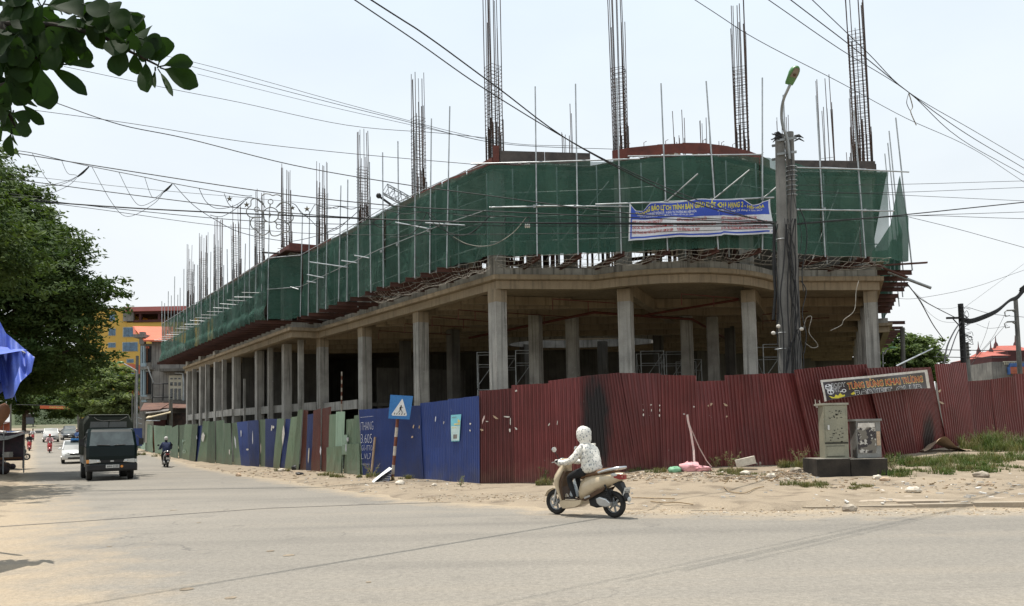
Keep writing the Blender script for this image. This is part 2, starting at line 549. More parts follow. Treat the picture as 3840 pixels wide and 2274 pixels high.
leaf('leaf_big', (.010, .025, .007), (.020, .043, .010), .42)
leaf('leaf_dark', (.036, .066, .019), (.08, .115, .037), .22, .6)
leaf('leaf_mid', (.125, .165, .065), (.18, .215, .09), .3, .8)
leaf('leaf_right', (.085, .125, .045), (.13, .17, .065), .3, .8)
leaf('leaf_far', (.075, .10, .055), (.10, .125, .07), .2, .1)
leaf('grass', (.085, .105, .04), (.18, .15, .08), .25, 2.5)
leaf('grass_green', (.065, .105, .03), (.115, .13, .05), .2, 1.2)
leaf('weed', (.10, .14, .05), (.16, .16, .07), .2, 4)
pm('bark', (.10, .075, .05, 1), (.055, .042, .03, 1), .95, 6, bump=.4)
pm('bark_dark', (.022, .018, .014, 1), (.035, .03, .022, 1), .95, 9)
# paints
def paint(name, c, rough=.25, metal=0., coat=.5):
    t = pm(name, c + (1,) if len(c) == 3 else c, tuple(x * .85 for x in c[:3]) + (1,), rough, 4, metal, .5 if coat > .1 or metal else .15, fine=.04)
    t.b.inputs['Coat Weight'].default_value = coat
    t.b.inputs['Coat Roughness'].default_value = .12
paint('scooter_beige', (.56, .45, .30), .28)
paint('scooter_brown', (.085, .05, .03), .45, 0, .1)
pm('seat_brown', (.14, .075, .035, 1), (.10, .05, .025, 1), .5, 4)
paint('chrome', (.60, .60, .60), .18, .9, 0)
paint('alloy', (.45, .45, .44), .35, .7, 0)
paint('lamp_red', (.25, .012, .015), .15)
paint('lamp_clear', (.55, .55, .52), .12)
paint('lamp_amber', (.75, .28, .04), .2)
paint('truck_green', (.004, .011, .011), .38, 0, .08)
pm('canvas', (.020, .024, .018, 1), (.035, .04, .03, 1), .85, 2)
pm('canvas_top', (.075, .08, .065, 1), (.05, .055, .045, 1), .85, 2)
pm('canvas_window', (.10, .105, .10, 1), (.13, .135, .13, 1), .35, 3)
def glass(name, c, rough=.06):
    t = NT(name)
    t.base(t.mix(t.rng(t.noise(2, 3), .4, .6), c, tuple(x * .6 for x in c)), rough, 0, .8)
glass('windscreen', (.075, .092, .09), .18)  # base colour lightened to stand in for reflections in the glass
glass('glass_dark', (.025, .03, .034))
glass('glass_blue', (.05, .13, .22), .15)
paint('car_white', (.72, .72, .70), .25)
paint('car_silver', (.48, .47, .45), .3, .3)
paint('car_dark', (.03, .032, .035), .3)
paint('moto_red', (.42, .02, .02), .3)
paint('moto_black', (.02, .02, .022), .3)
pm('plate_white', (.62, .62, .60, 1), (.5, .5, .48, 1), .5, 8)
pm('cloth_navy', (.018, .028, .07, 1), (.03, .04, .09, 1), .85, 5)
pm('cloth_black', (.012, .012, .013, 1), (.02, .02, .021, 1), .85, 5)
pm('cloth_white', (.62, .60, .58, 1), (.5, .48, .46, 1), .85, 5)
pm('cloth_red', (.35, .03, .03, 1), None, .85, 5)
pm('cloth_blue', (.12, .2, .42, 1), None, .85, 5)
pm('cloth_pink', (.55, .33, .33, 1), None, .85, 5)
pm('skin', (.42, .24, .165, 1), (.36, .20, .135, 1), .55, 6)
pm('hair', (.01, .009, .008, 1), None, .4, 9)
pm('sandal', (.55, .47, .36, 1), None, .7, 9)
def printed():
    t = NT('jacket_print')
    vo = t.new('ShaderNodeTexVoronoi')
    vo.inputs['Scale'].default_value = 29
    t.l.new(t.coord((1, 1, .75), True), vo.inputs['Vector'])
    spot = t.rng(vo.outputs['Distance'], .36, .44, 1, 0)
    sx = t.new('ShaderNodeSeparateColor')
    t.l.new(vo.outputs['Color'], sx.inputs[0])
    pick = t.rng(sx.outputs[0], .2, .25)
    ink = t.mix(t.rng(sx.outputs[1], .3, .7), (.22, .23, .25), (.46, .46, .42))
    c = t.mix(t.math('MULTIPLY', spot, pick), (.74, .71, .64), ink)
    t.base(c, .8, 0, .2)
    t.bump(t.noise(14, 4, obj=True), .35, .02)
printed()
pm('cabinet', (.28, .27, .20, 1), (.23, .225, .17, 1), .55, 3, spec=.4)
pm('cabinet_seam', (.05, .05, .04, 1), None, .8, 3)
pm('cabinet_lid', (.34, .33, .27, 1), (.28, .27, .22, 1), .55, 3)
def peeled():
    t = NT('peeled_poster')
    n = t.noise(7, 7, obj=False)
    c = t.mix(t.rng(n, .47, .5), (.045, .04, .042), (.17, .155, .13))
    c = t.mix(t.rng(t.noise(9, 6), .58, .6), c, (.5, .48, .44))
    t.base(c, .6)
peeled()
pm('steel_grey', (.26, .26, .245, 1), (.19, .19, .18, 1), .5, 4, metal=.2)
pm('sign_blue', (.03, .16, .42, 1), (.04, .19, .45, 1), .4, 3, spec=.4)
pm('sign_white', (.72, .72, .70, 1), (.62, .62, .6, 1), .5, 3)
pm('sign_back', (.03, .05, .13, 1), (.05, .07, .15, 1), .5, 3)
pm('post_white', (.55, .50, .42, 1), (.40, .34, .27, 1), .7, 9)
pm('post_red', (.20, .07, .04, 1), (.14, .05, .03, 1), .7, 9)
pm('banner_blue', (.012, .05, .38, 1), (.014, .06, .42, 1), .35, 3, spec=.5)
pm('banner_white', (.66, .66, .68, 1), (.58, .58, .61, 1), .35, 3, spec=.5)
pm('ink_yellow', (.70, .62, .06, 1), (.62, .52, .05, 1), .5, 3)
pm('ink_red', (.42, .03, .03, 1), (.36, .03, .03, 1), .5, 3)
pm('ink_white', (.72, .72, .74, 1), (.65, .65, .66, 1), .5, 3)
pm('ink_black', (.012, .012, .014, 1), (.02, .02, .02, 1), .5, 3)
pm('banner_black', (.014, .012, .015, 1), (.05, .038, .045, 1), .4, 2.5, spec=.5)
pm('ink_cream', (.70, .58, .20, 1), (.62, .5, .18, 1), .5, 3)
pm('poster_blue', (.16, .48, .58, 1), (.22, .55, .62, 1), .5, 3)
pm('poster_pale', (.50, .62, .60, 1), (.42, .56, .56, 1), .5, 3)
pm('chalk', (.62, .63, .66, 1), (.5, .5, .55, 1), .9, 30)
pm('tarp_blue', (.075, .13, .50, 1), (.10, .15, .47, 1), .55, 5, spec=.4)
pm('tarp_grey', (.22, .22, .24, 1), (.15, .15, .17, 1), .7, 5)
pm('tarp_white', (.52, .50, .46, 1), (.40, .38, .34, 1), .7, 5)
pm('goods_dark', (.03, .027, .03, 1), (.10, .06, .05, 1), .85, 2)
pm('goods_mix', (.10, .06, .08, 1), (.05, .05, .06, 1), .85, 3)
pm('wood_brown', (.15, .065, .03, 1), (.10, .045, .022, 1), .6, 6)
pm('wall_yellow', (.58, .36, .085, 1), (.53, .33, .08, 1), .85, .4)
pm('roof_pink', (.46, .16, .15, 1), (.40, .14, .13, 1), .7, .6)
pm('roof_orange', (.55, .14, .075, 1), (.48, .12, .065, 1), .7, .8)
pm('roof_red', (.40, .11, .08, 1), (.33, .09, .065, 1), .7, .8)
pm('maroon', (.085, .03, .03, 1), None, .8, 1)
pm('wall_cream', (.50, .47, .38, 1), (.42, .39, .32, 1), .85, 1)
pm('wall_bluegrey', (.25, .32, .36, 1), (.3, .36, .38, 1), .8, 1)
pm('rust_roof', (.16, .085, .06, 1), (.09, .05, .04, 1), .85, 1.5)
pm('awning_cream', (.55, .46, .30, 1), (.45, .37, .25, 1), .8, 1.5)
pm('banner_orange', (.55, .13, .05, 1), None, .6, 3)
pm('shop_blue', (.06, .14, .36, 1), None, .6, 3)
pm('shop_orange', (.42, .12, .07, 1), None, .6, 3)
pm('crane_grey', (.25, .27, .29, 1), None, .5, 3)
pm('lamp_green', (.07, .20, .06, 1), (.09, .23, .08, 1), .35, 4, spec=.5)
pm('lamp_glass', (.22, .19, .15, 1), None, .2, 6, spec=.6)
pm('star_metal', (.16, .14, .10, 1), None, .5, 3, metal=.4)
# ------------------------------------------------------------------ ground, road, verges, kerb
def grid_mesh(name, xs, ys, zf, keep, mat, attr=None, kind='structure'):
    idx, v, f, at = {}, [], [], []
    def vid(i, j):
        k = (i, j)
        if k not in idx:
            idx[k] = len(v)
            x, y = xs(i, j), ys[j]
            v.append((x, y, zf(x, y)))
            if attr: at.append(attr(x, y))
        return idx[k]
    ni = NI
    for j in range(len(ys) - 1):
        for i in range(ni):
            if keep((xs(i, j) + xs(i + 1, j + 1)) / 2, (ys[j] + ys[j + 1]) / 2):
                f.append((vid(i, j), vid(i + 1, j), vid(i + 1, j + 1), vid(i, j + 1)))
    me = bpy.data.meshes.new(name)
    me.from_pydata(v, [], f)
    me.polygons.foreach_set('use_smooth', [True] * len(f))
    if attr:
        a = me.attributes.new('dust', 'FLOAT', 'POINT')
        a.data.foreach_set('value', at)
    return link(name, me, mat, kind=kind)
def gz_far(x, y): return rise(x, y) - 0.10
gx = [-2600, -1200, -500, -250] + [-160 + 8 * i for i in range(40)] + [200, 300, 600, 1200, 2600]
gy = [-400, -100, -30] + [-10 + 6 * i for i in range(46)] + [320, 420, 600, 1000, 1800, 3200]
NI = len(gx) - 1
grid_mesh('ground', lambda i, j: gx[i], gy, gz_far, lambda x, y: True, 'far_ground')
def dust_at(x, y):
    dl = x - left_edge(y)
    d = verge_d(x, y) if y > 8 else -9
    a = 1.05 - max(0, dl) / (3.0 if y < 30 else 1.6)
    b = 1.0 + d / 2.4 if x > 0 else 1.0 + d / 1.3
    return min(1.1, max(0.0, a, b))
ry = [-9 + .5 * i for i in range(138)] + [60 + 3 * i for i in range(38)]
NI = 170
grid_mesh('road', lambda i, j: left_edge(ry[j]) - 1 + i * .55, ry, lambda x, y: rise(x, y) + .004,
          lambda x, y: (verge_d(x, y) < 1.0 if y > 8 else True) and (y < 58 or x < left_edge(y) + 22), 'asphalt', dust_at)
def fence_side(x, y):                                # sand up to just behind the hoarding
    px = 1920 + 2988 * x / max(1, y)
    return y < interp([(500, 80), (648, 58.5), (735, 51.5), (899, 44.6), (1067, 38.3), (1238, 32.8), (1362, 30.3), (1590, 26.6), (1800, 23.4), (2378, 23.5), (3059, 23.6), (3354, 25), (3478, 26.5), (3638, 29.5), (3840, 32), (3990, 33.2)], px)
# right-hand verge: sand bank up to the hoarding
vy = [10.5 + .3 * i for i in range(175)] + [63 + 1.5 * i for i in range(40)]
NI = 260
def vx(i, j): return max(-90, interp([(10, -4), (20, -6.5), (30, -13), (50, -25), (64, -33), (125, -72)], vy[j])) + i * (.26 if vy[j] < 40 else .2)
grid_mesh('dirt_verge', vx, vy, lambda x, y: rise(x, y) + bank(x, y), lambda x, y: -0.9 < verge_d(x, y) and fence_side(x, y), 'sand')
# left-hand verge
ly = [-9 + .6 * i for i in range(110)] + [57 + 4 * i for i in range(30)]
NI = 26
def lz(x, y):
    d = left_edge(y) - x
    n = vnoise(x * 1.5, y * 1.5) * .05
    return rise(x, y) + interp([(-.6, -.04), (0, .01), (.4, .07), (3, .1), (16, .12)], d + n * 6) + n * .5
grid_mesh('left_verge', lambda i, j: left_edge(ly[j]) + .6 - i * .6, ly, lz, lambda x, y: True, 'sand')
# kerb stones along the right-hand street
kerb = MB()
kerb_o = None
kb = [(3.3, 15.12), (9.3, 14.5), (26, 13.2)]
segs = []
for (ax, ay), (bx, by) in zip(kb, kb[1:]):
    L = math.hypot(bx - ax, by - ay)
    n = int(L / 1.0)
    for i in range(n):
        segs.append((lerp(ax, bx, (i + .5) / n), lerp(ay, by, (i + .5) / n), (bx - ax) / L, (by - ay) / L, L / n))
kerb_t = None
for k, (x, y, ux, uy, L) in enumerate(segs):
    mb = MB()
    h = .105 + rnd.uniform(-.012, .008) - .09 * max(0, 1 - k / 5)
    mb.obox((x, y + rnd.uniform(-.02, .02), h / 2 - .02), (L - .03, .22, h + .05), (ux, uy))
    o = mb.build('kerb_stone', 'kerb', kerb_t)
    if kerb_t is None:
        kerb_t = o; o.name = 'kerb'; o['kind'] = 'structure'
# old concrete pavement strip behind the kerb, half buried in sand
pav_n = 0
for k in range(13):
    x0 = 4.6 + k * 1.25
    mb = MB()
    yk = interp([(3.3, 15.12), (9.3, 14.5), (26, 13.2)], x0)
    zz = .072 + rnd.uniform(-.006, .006)
    mb.hexa([(x0, yk + .14), (x0 + 1.23, yk + .10), (x0 + 1.23, yk + 1.75 + rnd.uniform(-.2, .3)), (x0, yk + 1.75 + rnd.uniform(-.2, .3))], zz - .1, zz + .035)
    mb.build('paving_slab', 'pave', kerb_t)
# ------------------------------------------------------------------ the market building under construction
L2, L1b, L1, L0 = (-26.2, 63.4), (-11.64, 41.75), (-10.36, 42.4), (-.53, 29.0)
F1, R0 = (3.16, 29.5), (14.57, 30.9)
ARC = [(3.9, 29.08), (4.6, 28.78), (5.5, 28.56), (6.4, 28.5), (7.3, 28.58), (8.2, 28.9), (9.0, 29.35), (9.7, 29.95), (10.23, 30.5)]
RP = [(20.4, 45.2), (21.5, 44.75), (29.6, 64.0)]
EDGE = [L2, L1b, L1, L0, F1] + ARC + [R0] + RP
HOLE_C = (4.2, 46.3)
def circ(c, r, n=28): return [(c[0] + r * math.cos(2 * math.pi * i / n), c[1] + .55 * r * math.sin(2 * math.pi * i / n)) for i in range(n)]
def offs(line, d):                                   # shift an open plan line to its right (towards the street) by d
    out = []
    for i, p in enumerate(line):
        a, b = Vector(line[max(0, i - 1)]), Vector(line[min(len(line) - 1, i + 1)])
        p = Vector(p)
        n1 = (p - a).normalized() if i else (b - p).normalized()
        n2 = (b - p).normalized() if i < len(line) - 1 else n1
        m_ = Vector((n1.y + n2.y, -(n1.x + n2.x)))
        m_.normalize()
        c = max(.45, m_.dot(Vector((n1.y, -n1.x))))
        q = p + m_ * (d / c)
        out.append((q.x, q.y))
    return out
def slab_holes(mb, outer, hole, z0, z1, m=0):
    loops = [[Vector((p[0], p[1], 0)) for p in outer]] + ([[Vector((p[0], p[1], 0)) for p in hole]] if hole else [])
    tri = tessellate_polygon(loops)
    flat = [p for l in loops for p in l]
    n = len(flat)
    v = [(p.x, p.y, z0) for p in flat] + [(p.x, p.y, z1) for p in flat]
    f = []
    for a, b, c in tri:
        up = (flat[b] - flat[a]).cross(flat[c] - flat[a]).z > 0
        t = (a, b, c) if up else (c, b, a)
        f.append(tuple(reversed(t))); f.append(tuple(i + n for i in t))
    o = 0
    for l in loops:
        k = len(l)
        for i in range(k):
            a, b = o + i, o + (i + 1) % k
            f.append((a, b, b + n, a + n))
        o += k
    mb.add(v, f, m)
def strip(mb, line, inner, z0, z1, m=0):             # solid band between an edge line and its inner offset
    k = len(line)
    rings = [[Vector((line[i][0], line[i][1], z0)), Vector((line[i][0], line[i][1], z1)), Vector((inner[i][0], inner[i][1], z1)), Vector((inner[i][0], inner[i][1], z0))] for i in range(k)]
    mb.loft(rings, m, False)

bld = thing('market_building', 'unfinished concrete market hall wrapped in green netting, rebar columns standing above its roof', 'building', (2, 40, 0), world=True)
hole = circ(HOLE_C, 4.3)
mb = MB(); slab_holes(mb, EDGE, hole, 7.18, 7.36); mb.build('floor_slab', 'concrete_beige', bld)
mb = MB(); strip(mb, offs(EDGE, .06), offs(EDGE, -.14), 7.20, 7.37); mb.build('slab_lip', 'concrete_beige', bld)
mb = MB(); strip(mb, offs(EDGE, -.10), offs(EDGE, -.42), 6.86, 7.17); mb.build('edge_beam', 'concrete_beige', bld)
mb = MB(); strip(mb, offs(EDGE, -.16), offs(EDGE, -.32), 7.37, 7.66); mb.build('upstand', 'concrete', bld)
mb = MB(); slab_holes(mb, offs(EDGE, -.05), circ(HOLE_C, 6.2), 11.30, 11.52); mb.build('roof_slab', 'concrete', bld)
# form boards round the roof slab
def board(line, z0, z1, mat, th=.05):
    mb = MB(); strip(mb, line, offs(line, -th), z0, z1); mb.build('form_board', mat, bld)
def along(a, b, t): return (lerp(a[0], b[0], t), lerp(a[1], b[1], t))
for a, b, n, mat in ((L2, L1b, 14, 'formply_red'), (L1b, L1, 1, 'formply_red'), (L1, L0, 9, 'formply_red')):
    for i in range(n):
        e = .004
        z1 = 11.84 + rnd.uniform(-.05, .05)
        board([along(a, b, i / n + e), along(a, b, (i + 1) / n - e)], 11.48, z1, mat)
board([along(L0, F1, .0), along(L0, F1, .06)], 11.45, 12.22, 'formply_red')
for t0, t1 in ((.07, .52), (.525, .99)): board([along(L0, F1, t0), along(L0, F1, t1)], 11.56, 12.03, 'formply_dark')
for i in range(0, len(ARC) - 1): board([ARC[i], ARC[i + 1]], 11.62 - .02 * (i % 2), 11.97 + rnd.uniform(-.03, .03), 'formply_red')
for t0, t1 in ((.12, .45), (.455, .72), (.725, .99)): board([along(ARC[-1], R0, t0), along(ARC[-1], R0, t1)], 11.56, 11.98, 'formply_dark')
for i in range(6): board([along(R0, RP[0], i / 6 + .005), along(R0, RP[0], (i + 1) / 6 - .005)], 11.5, 11.9, 'formply_dark')
# soffit boards and cement run-off along the roof edge
mb = MB(); strip(mb, offs(EDGE, .34), offs(EDGE, -.02), 11.36, 11.42); mb.build('soffit_boards', 'timber_dark', bld)
mb = MB()
for a, b in zip(EDGE[2:16], EDGE[3:16]):
    n = max(1, int(math.hypot(b[0] - a[0], b[1] - a[1]) / .16))
    for i in range(n):
        if rnd.random() < .25: continue
        x, y = along(a, b, (i + rnd.random()) / n)
        d = Vector((b[0] - a[0], b[1] - a[1])).normalized()
        ox = rnd.uniform(.05, .2)
        mb.obox((x + d.y * ox, y - d.x * ox, 11.46 + rnd.uniform(-.03, .03)), (rnd.uniform(.1, .3), rnd.uniform(.05, .12), rnd.uniform(.04, .1)), (d.x, d.y, rnd.uniform(-.3, .3)))
mb.build('cement_runoff', 'cement_drip', bld, 'stuff')
# outriggers stick out in parts p05; loose planks on the arc
for i, (px, py, w_) in enumerate(((2515, 562, .6), (2600, 568, .2), (2720, 568, .5), (2466, 567, .2), (2775, 573, .35))):
    p = PW(px, py, ARC[1], ARC[-2]); p.y -= .25
    MB().obox((p.x, p.y, 11.72), (w_, .05, .22), (1, .1, rnd.uniform(-.3, .3))).build('loose_plank', 'timber_pale', bld)

LW = Vector((L1[0] - L0[0], L1[1] - L0[1])).normalized()
FW = Vector((L2[0] - L1b[0], L2[1] - L1b[1])).normalized()
RW = Vector((RP[0][0] - R0[0], RP[0][1] - R0[1])).normalized()
def column(px, py, d, ux, s=.5, z0=-.3, z1=6.87, mat='concrete', s2=None):
    p = PY(px, py, d)
    mb = MB()
    c = (p.x, p.y)
    s2 = s2 or s
    j = 2.95 + rnd.uniform(-.15, .15)
    if z1 > 5 and s > .3:                            # lift joint and a shallow chamfer
        mb.obox((c[0], c[1], (z0 + j) / 2), (s, s2, j - z0), ux)
        mb.obox((c[0], c[1], j + .012), (s - .025, s2 - .025, .026), ux)
        mb.obox((c[0], c[1], (j + .025 + z1) / 2), (s - .008, s2 - .008, z1 - j - .025), ux)
    else: mb.obox((c[0], c[1], (z0 + z1) / 2), (s, s2, z1 - z0), ux)
    mb.build('column', mat, bld)
    return c
COLS = []
for px, d, ux in ((1868, 29.45, LW), (2350, 29.9, RW), (2813, 30.7, RW), (3272, 31.35, RW), (1579, 34.35, LW), (1368, 38.95, LW), (1209, 43.0, LW)):
    COLS.append(column(px, 1300, d, ux))
    c = COLS[-1]
    mb = MB(); mb.obox((c[0], c[1], 6.63), (.506, .506, .47), ux)
    mb.build('column_head', 'concrete_beige', bld)
# far left wing
for i, (px, d, thick) in enumerate(((1128, 43.2, 0), (1070, 44.9, 1), (1014, 46.6, 0), (968, 48.1, 1), (917, 49.9, 2), (881, 51.4, 1), (841, 53.1, 0), (811, 54.6, 1), (778, 56.3, 0), (756, 57.8, 1), (729, 59.6, 0), (707, 61.6, 1))):
    if thick == 1: COLS.append(column(px + 5, 1420, d + .35, FW, .45))
    elif thick == 0: column(px, 1440, d + .2, FW, .2, s2=.28)
    else: column(px, 1470, d, FW, .11, z1=5.3)
for k in (8, 9, 10, 11, 12):                          # kiosk partitions seen end on
    c = COLS[k]
    n = Vector((-FW.y, FW.x)) * -1
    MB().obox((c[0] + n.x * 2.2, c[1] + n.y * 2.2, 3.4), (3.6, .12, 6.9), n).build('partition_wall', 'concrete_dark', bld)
# right wing, columns one behind another
for k in range(1, 6):
    x, y = COLS[3][0] + RW.x * 4.6 * k, COLS[3][1] + RW.y * 4.6 * k
    for part in (0, 1):
        if part and k > 3: continue
        p = (x + RW.x * part * 1.5, y + RW.y * part * 1.5)
        MB().obox((p[0], p[1], 3.3), (.5, .5 if not part else .25, 7.1), RW).build('column', 'concrete', bld)
        if not part: COLS.append(p)
# inner columns
INNER = []
for px, d in ((2148, 36.5), (2578, 37.2), (2675, 37.8), (2610 + 130, 41.5), (2010, 36.0), (1700, 40.5), (1520, 45), (2260, 47), (1970, 48), (2470, 45)):
    p = PY(px, 1330, d)
    INNER.append((p.x, p.y))
    mb = MB(); mb.obox((p.x, p.y, 3.4), (.5, .5, 6.95), RW if px > 2000 else LW)
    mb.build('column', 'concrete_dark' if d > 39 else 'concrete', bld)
# upper storey columns behind the netting
for c in COLS + INNER:
    MB().obox((c[0], c[1], 9.33), (.5, .5, 3.93), RW if c[0] > 2 else LW).build('column', 'concrete', bld)
# beams under the slab
def beam(a, b, w=.28, z0=6.78, z1=7.17, mat='concrete_beige'):
    d = Vector((b[0] - a[0], b[1] - a[1]))
    MB().obox(((a[0] + b[0]) / 2, (a[1] + b[1]) / 2, (z0 + z1) / 2), (d.length, w, z1 - z0), d).build('ceiling_beam', mat, bld)
for c in COLS[1:3]: beam((c[0] + RW.x * .3, c[1] + RW.y * .3), (c[0] + RW.x * 9, c[1] + RW.y * 9), .34, 6.70, 7.165)
for k in range(1, 9):                                # secondary beams parallel to the front, left of the opening and right of it
    y = 31.3 + 2.35 * k
    xl = L0[0] + (y - L0[1]) * LW.x / LW.y + .9
    xr = R0[0] + (y + 1.2 - R0[1]) * RW.x / RW.y - .8
    hw = 5.0 if abs(y - HOLE_C[1]) < 2.9 else 0
    z0 = 6.80 - .01 * (k % 2)
    if hw > .5:
        beam((xl, y - .2), (HOLE_C[0] - hw, y), .26, z0, 7.16); beam((HOLE_C[0] + hw, y), (xr, y + 1.0), .26, z0, 7.16)
    else: beam((xl, y - .2), (xr, y + 1.0), .26, z0, 7.16)
for k in range(9, 15):
    y = 31.3 + 2.35 * k
    xr = R0[0] + (y + 1.2 - R0[1]) * RW.x / RW.y - .8
    beam((HOLE_C[0] + 1.5, y), (xr, y + 1.0), .26, 6.8, 7.16)
for k in range(1, 5):
    t = k / 5
    a = along(L0, L1, t * .98)
    beam((a[0] + .5, a[1] + .5), (a[0] + 4 + 5 * t, a[1] + 1.0 + 3 * t), .24, 6.82, 7.155)
# beam and edge band round the open court, bright where the sky reaches it
a, b = circ(HOLE_C, 4.31, 40), circ(HOLE_C, 4.6, 40)
MB().loft([[Vector((*a[i], 6.72)), Vector((*b[i], 6.72)), Vector((*b[i], 7.175)), Vector((*a[i], 7.175))] for i in range(40)], 0, False, False, True).build('court_beam', 'concrete', bld)
a, b = circ(HOLE_C, 4.25, 40), circ(HOLE_C, 4.5, 40)
MB().loft([[Vector((*a[i], 7.365)), Vector((*b[i], 7.365)), Vector((*b[i], 7.5)), Vector((*a[i], 7.5))] for i in range(40)], 0, False, False, True).build('court_kerb', 'concrete', bld)
# mezzanine edge beam on the street side and dark walls added inside to darken the hall
def wall(a, b, z0, z1, mat='concrete_dark', th=.18, name='darkening_wall'):
    d = Vector((b[0] - a[0], b[1] - a[1]))
    MB().obox(((a[0] + b[0]) / 2, (a[1] + b[1]) / 2, (z0 + z1) / 2), (d.length, th, z1 - z0), d).build(name, mat, bld)
fw = lambda px, d: tuple(PY(px, 1500, d).xy)
wall(fw(1345, 39.2), fw(1205, 43.2), 2.9, 3.35, 'concrete', name='mezzanine_beam')
wall(fw(1190, 43.2), fw(884, 51.2), 3.02, 3.45, 'concrete', name='mezzanine_beam')
wall(fw(874, 51.5), fw(704, 62.0), 3.05, 3.48, 'concrete', name='mezzanine_beam')
wall(fw(1570, 34.6), fw(1380, 38.8), 2.35, 2.75, 'concrete', name='mezzanine_beam')
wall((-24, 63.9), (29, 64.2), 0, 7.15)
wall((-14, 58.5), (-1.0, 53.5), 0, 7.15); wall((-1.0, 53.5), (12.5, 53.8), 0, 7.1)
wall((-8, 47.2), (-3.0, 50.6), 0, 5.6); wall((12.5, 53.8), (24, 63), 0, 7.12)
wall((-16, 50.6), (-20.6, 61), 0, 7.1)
wall((-23, 62.6), (28, 62.8), 7.37, 11.29); wall((-9.5, 45.5), (-2.5, 37.2), 7.37, 11.28); wall((-2.5, 37.2), (-2.4, 50), 7.37, 11.27); wall((11.5, 38), (11.6, 52), 7.37, 11.27); wall((11.5, 38), (16.5, 39.5), 7.37, 11.26); wall((-2.4, 51), (11.6, 52), 7.37, 11.25)  # upper walls added to block the sky behind the netting
MB().hexa([(-19, 60), (-11.5, 46.5), (-6.5, 47.2), (-1, 53), (-10, 60)], 3.3, 3.5).build('mezzanine_slab', 'concrete_dark', bld)  # slab added to keep skylight out of the hall
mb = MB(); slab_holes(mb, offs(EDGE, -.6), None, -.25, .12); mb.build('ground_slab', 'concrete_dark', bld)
# formwork props crowding the upper storey round the court
rp_ = random.Random(17)
for k in range(64):
    x, y = rp_.uniform(-2.0, 10.5), rp_.choice((34.6, 36.5, 38.2, 39.6, 40.8, 42.0, 43.0)) + rp_.uniform(-.2, .2)
    MB().cyl((x, y, 7.36), (x + rp_.uniform(-.1, .1), y, 11.3), rp_.choice((.05, .07, .1)), n=5).build('prop', 'timber_dark', bld)
for k in range(26):
    x, y, z = rp_.uniform(-2, 9), rp_.uniform(35.5, 43), rp_.choice((8.6, 9.0, 9.4, 9.9, 10.5, 11.0))
    MB().obox((x, y, z + rp_.uniform(-.2, .2)), (rp_.uniform(1.5, 4), .06, rp_.uniform(.1, .3)), (1, rp_.uniform(-.1, .1), rp_.uniform(-.15, .15))).build('brace_board', 'timber_dark', bld)
# red sprinkler pipes under the ceiling
def pipe(pts, r=.035, mat='pipe_red'): MB().tube(pts, r, 6).build('sprinkler_pipe', mat, bld)
pp = lambda x, y, z=6.6: PZ(x, y, z)
pipe([pp(1760, 1268), pp(2228, 1172), pp(2390, 1184), pp(2595, 1198), pp(2760, 1292, 6.6)], .06)
pipe([pp(2420, 1182), pp(2770, 1124)], .05)
for a, b in (((2072, 1122), (2310, 1138)), ((1900, 1174), (2150, 1190)), ((1718, 1162), (1832, 1172)), ((1620, 1189), (1830, 1206)), ((1518, 1215), (1760, 1228)), ((1420, 1241), (1700, 1256)), ((2555, 1103), (2770, 1120)), ((2860, 1205), (3110, 1192)), ((2860, 1180), (3030, 1168))):
    p, q = pp(*a), pp(*b)
    pipe([p + Vector((0, 0, -.42)), p, q], .02)
    m_ = p.lerp(q, .55); pipe([m_, m_ + Vector((0, 0, -.4))], .018)

# rebar cages over every column
def cage(c, ux, top_tie, hmax, seed, n=4, s=.46, rb=.017):
    r = random.Random(seed)
    ux = Vector((ux[0], ux[1])).normalized(); uy = Vector((-ux.y, ux.x))
    mb = MB()
    pts = []
    for i in range(n):
        for j in range(n):
            if i in (0, n - 1) or j in (0, n - 1):
                q = Vector(c) + ux * s * (i / (n - 1) - .5) + uy * s * (j / (n - 1) - .5)
                pts.append(q)
    lean = Vector((r.uniform(-.06, .06), r.uniform(-.05, .05)))
    for k, q in enumerate(pts):
        h = hmax - (r.choice((0, 1.3)) + r.uniform(0, .5))
        t = q + lean * (h - 11.3) / 6 + Vector((r.uniform(-.05, .05), r.uniform(-.05, .05)))
        mb.tube([(q.x, q.y, 11.3), (q.x + (t.x - q.x) * .4, q.y + (t.y - q.y) * .4, lerp(11.3, h, .5)), (t.x, t.y, h)], rb, 4, cap=False)
        if r.random() < .9: mb.tube([(q.x + .03, q.y, 11.4), (q.x + .03, q.y, 12.6 + r.random())], rb, 4, cap=False)
    z = 11.7
    while z < top_tie:
        l = lean * (z - 11.3) / 6
        g = s / 2 + .012
        cs = [Vector(c) + l + ux * g * a + uy * g * b for a, b in ((-1, -1), (1, -1), (1, 1), (-1, 1))]
        zz = z + r.uniform(-.03, .03)
        for a, b in zip(cs, cs[1:] + cs[:1]): mb.tube([(a.x, a.y, zz), (b.x, b.y, zz + r.uniform(-.02, .02))], .0105, 3, cap=False)
        z += .15
    mb.build('rebar_cage', 'rebar', bld)
TALL = (18.6, 18.9, 18.8, 19.0, 17.6, 16.9, 16.9, 17.4, 16.9, 17.2, 17.2, 17.0)
for k, c in enumerate(COLS):
    h = TALL[k] if k < len(TALL) else 17.0
    cage(c, LW if c[0] < 2 else RW, (15.6, 15.6, 15.8, 17.4, 15.5)[k] if k < 5 else 14.9, h, 40 + k, 5 if k == 3 else 4, .6 if k == 3 else .46)
for k, c in enumerate(INNER[:6]):
    cage(c, RW, 12.3, 16.9 if k < 4 else 14.2, 90 + k, 3, .4)
cage((14.75, 36.0), RW, 13.9, 17.9, 131, 4, .6); cage((13.6, 38.5), RW, 12.4, 17.2, 132, 3, .5)
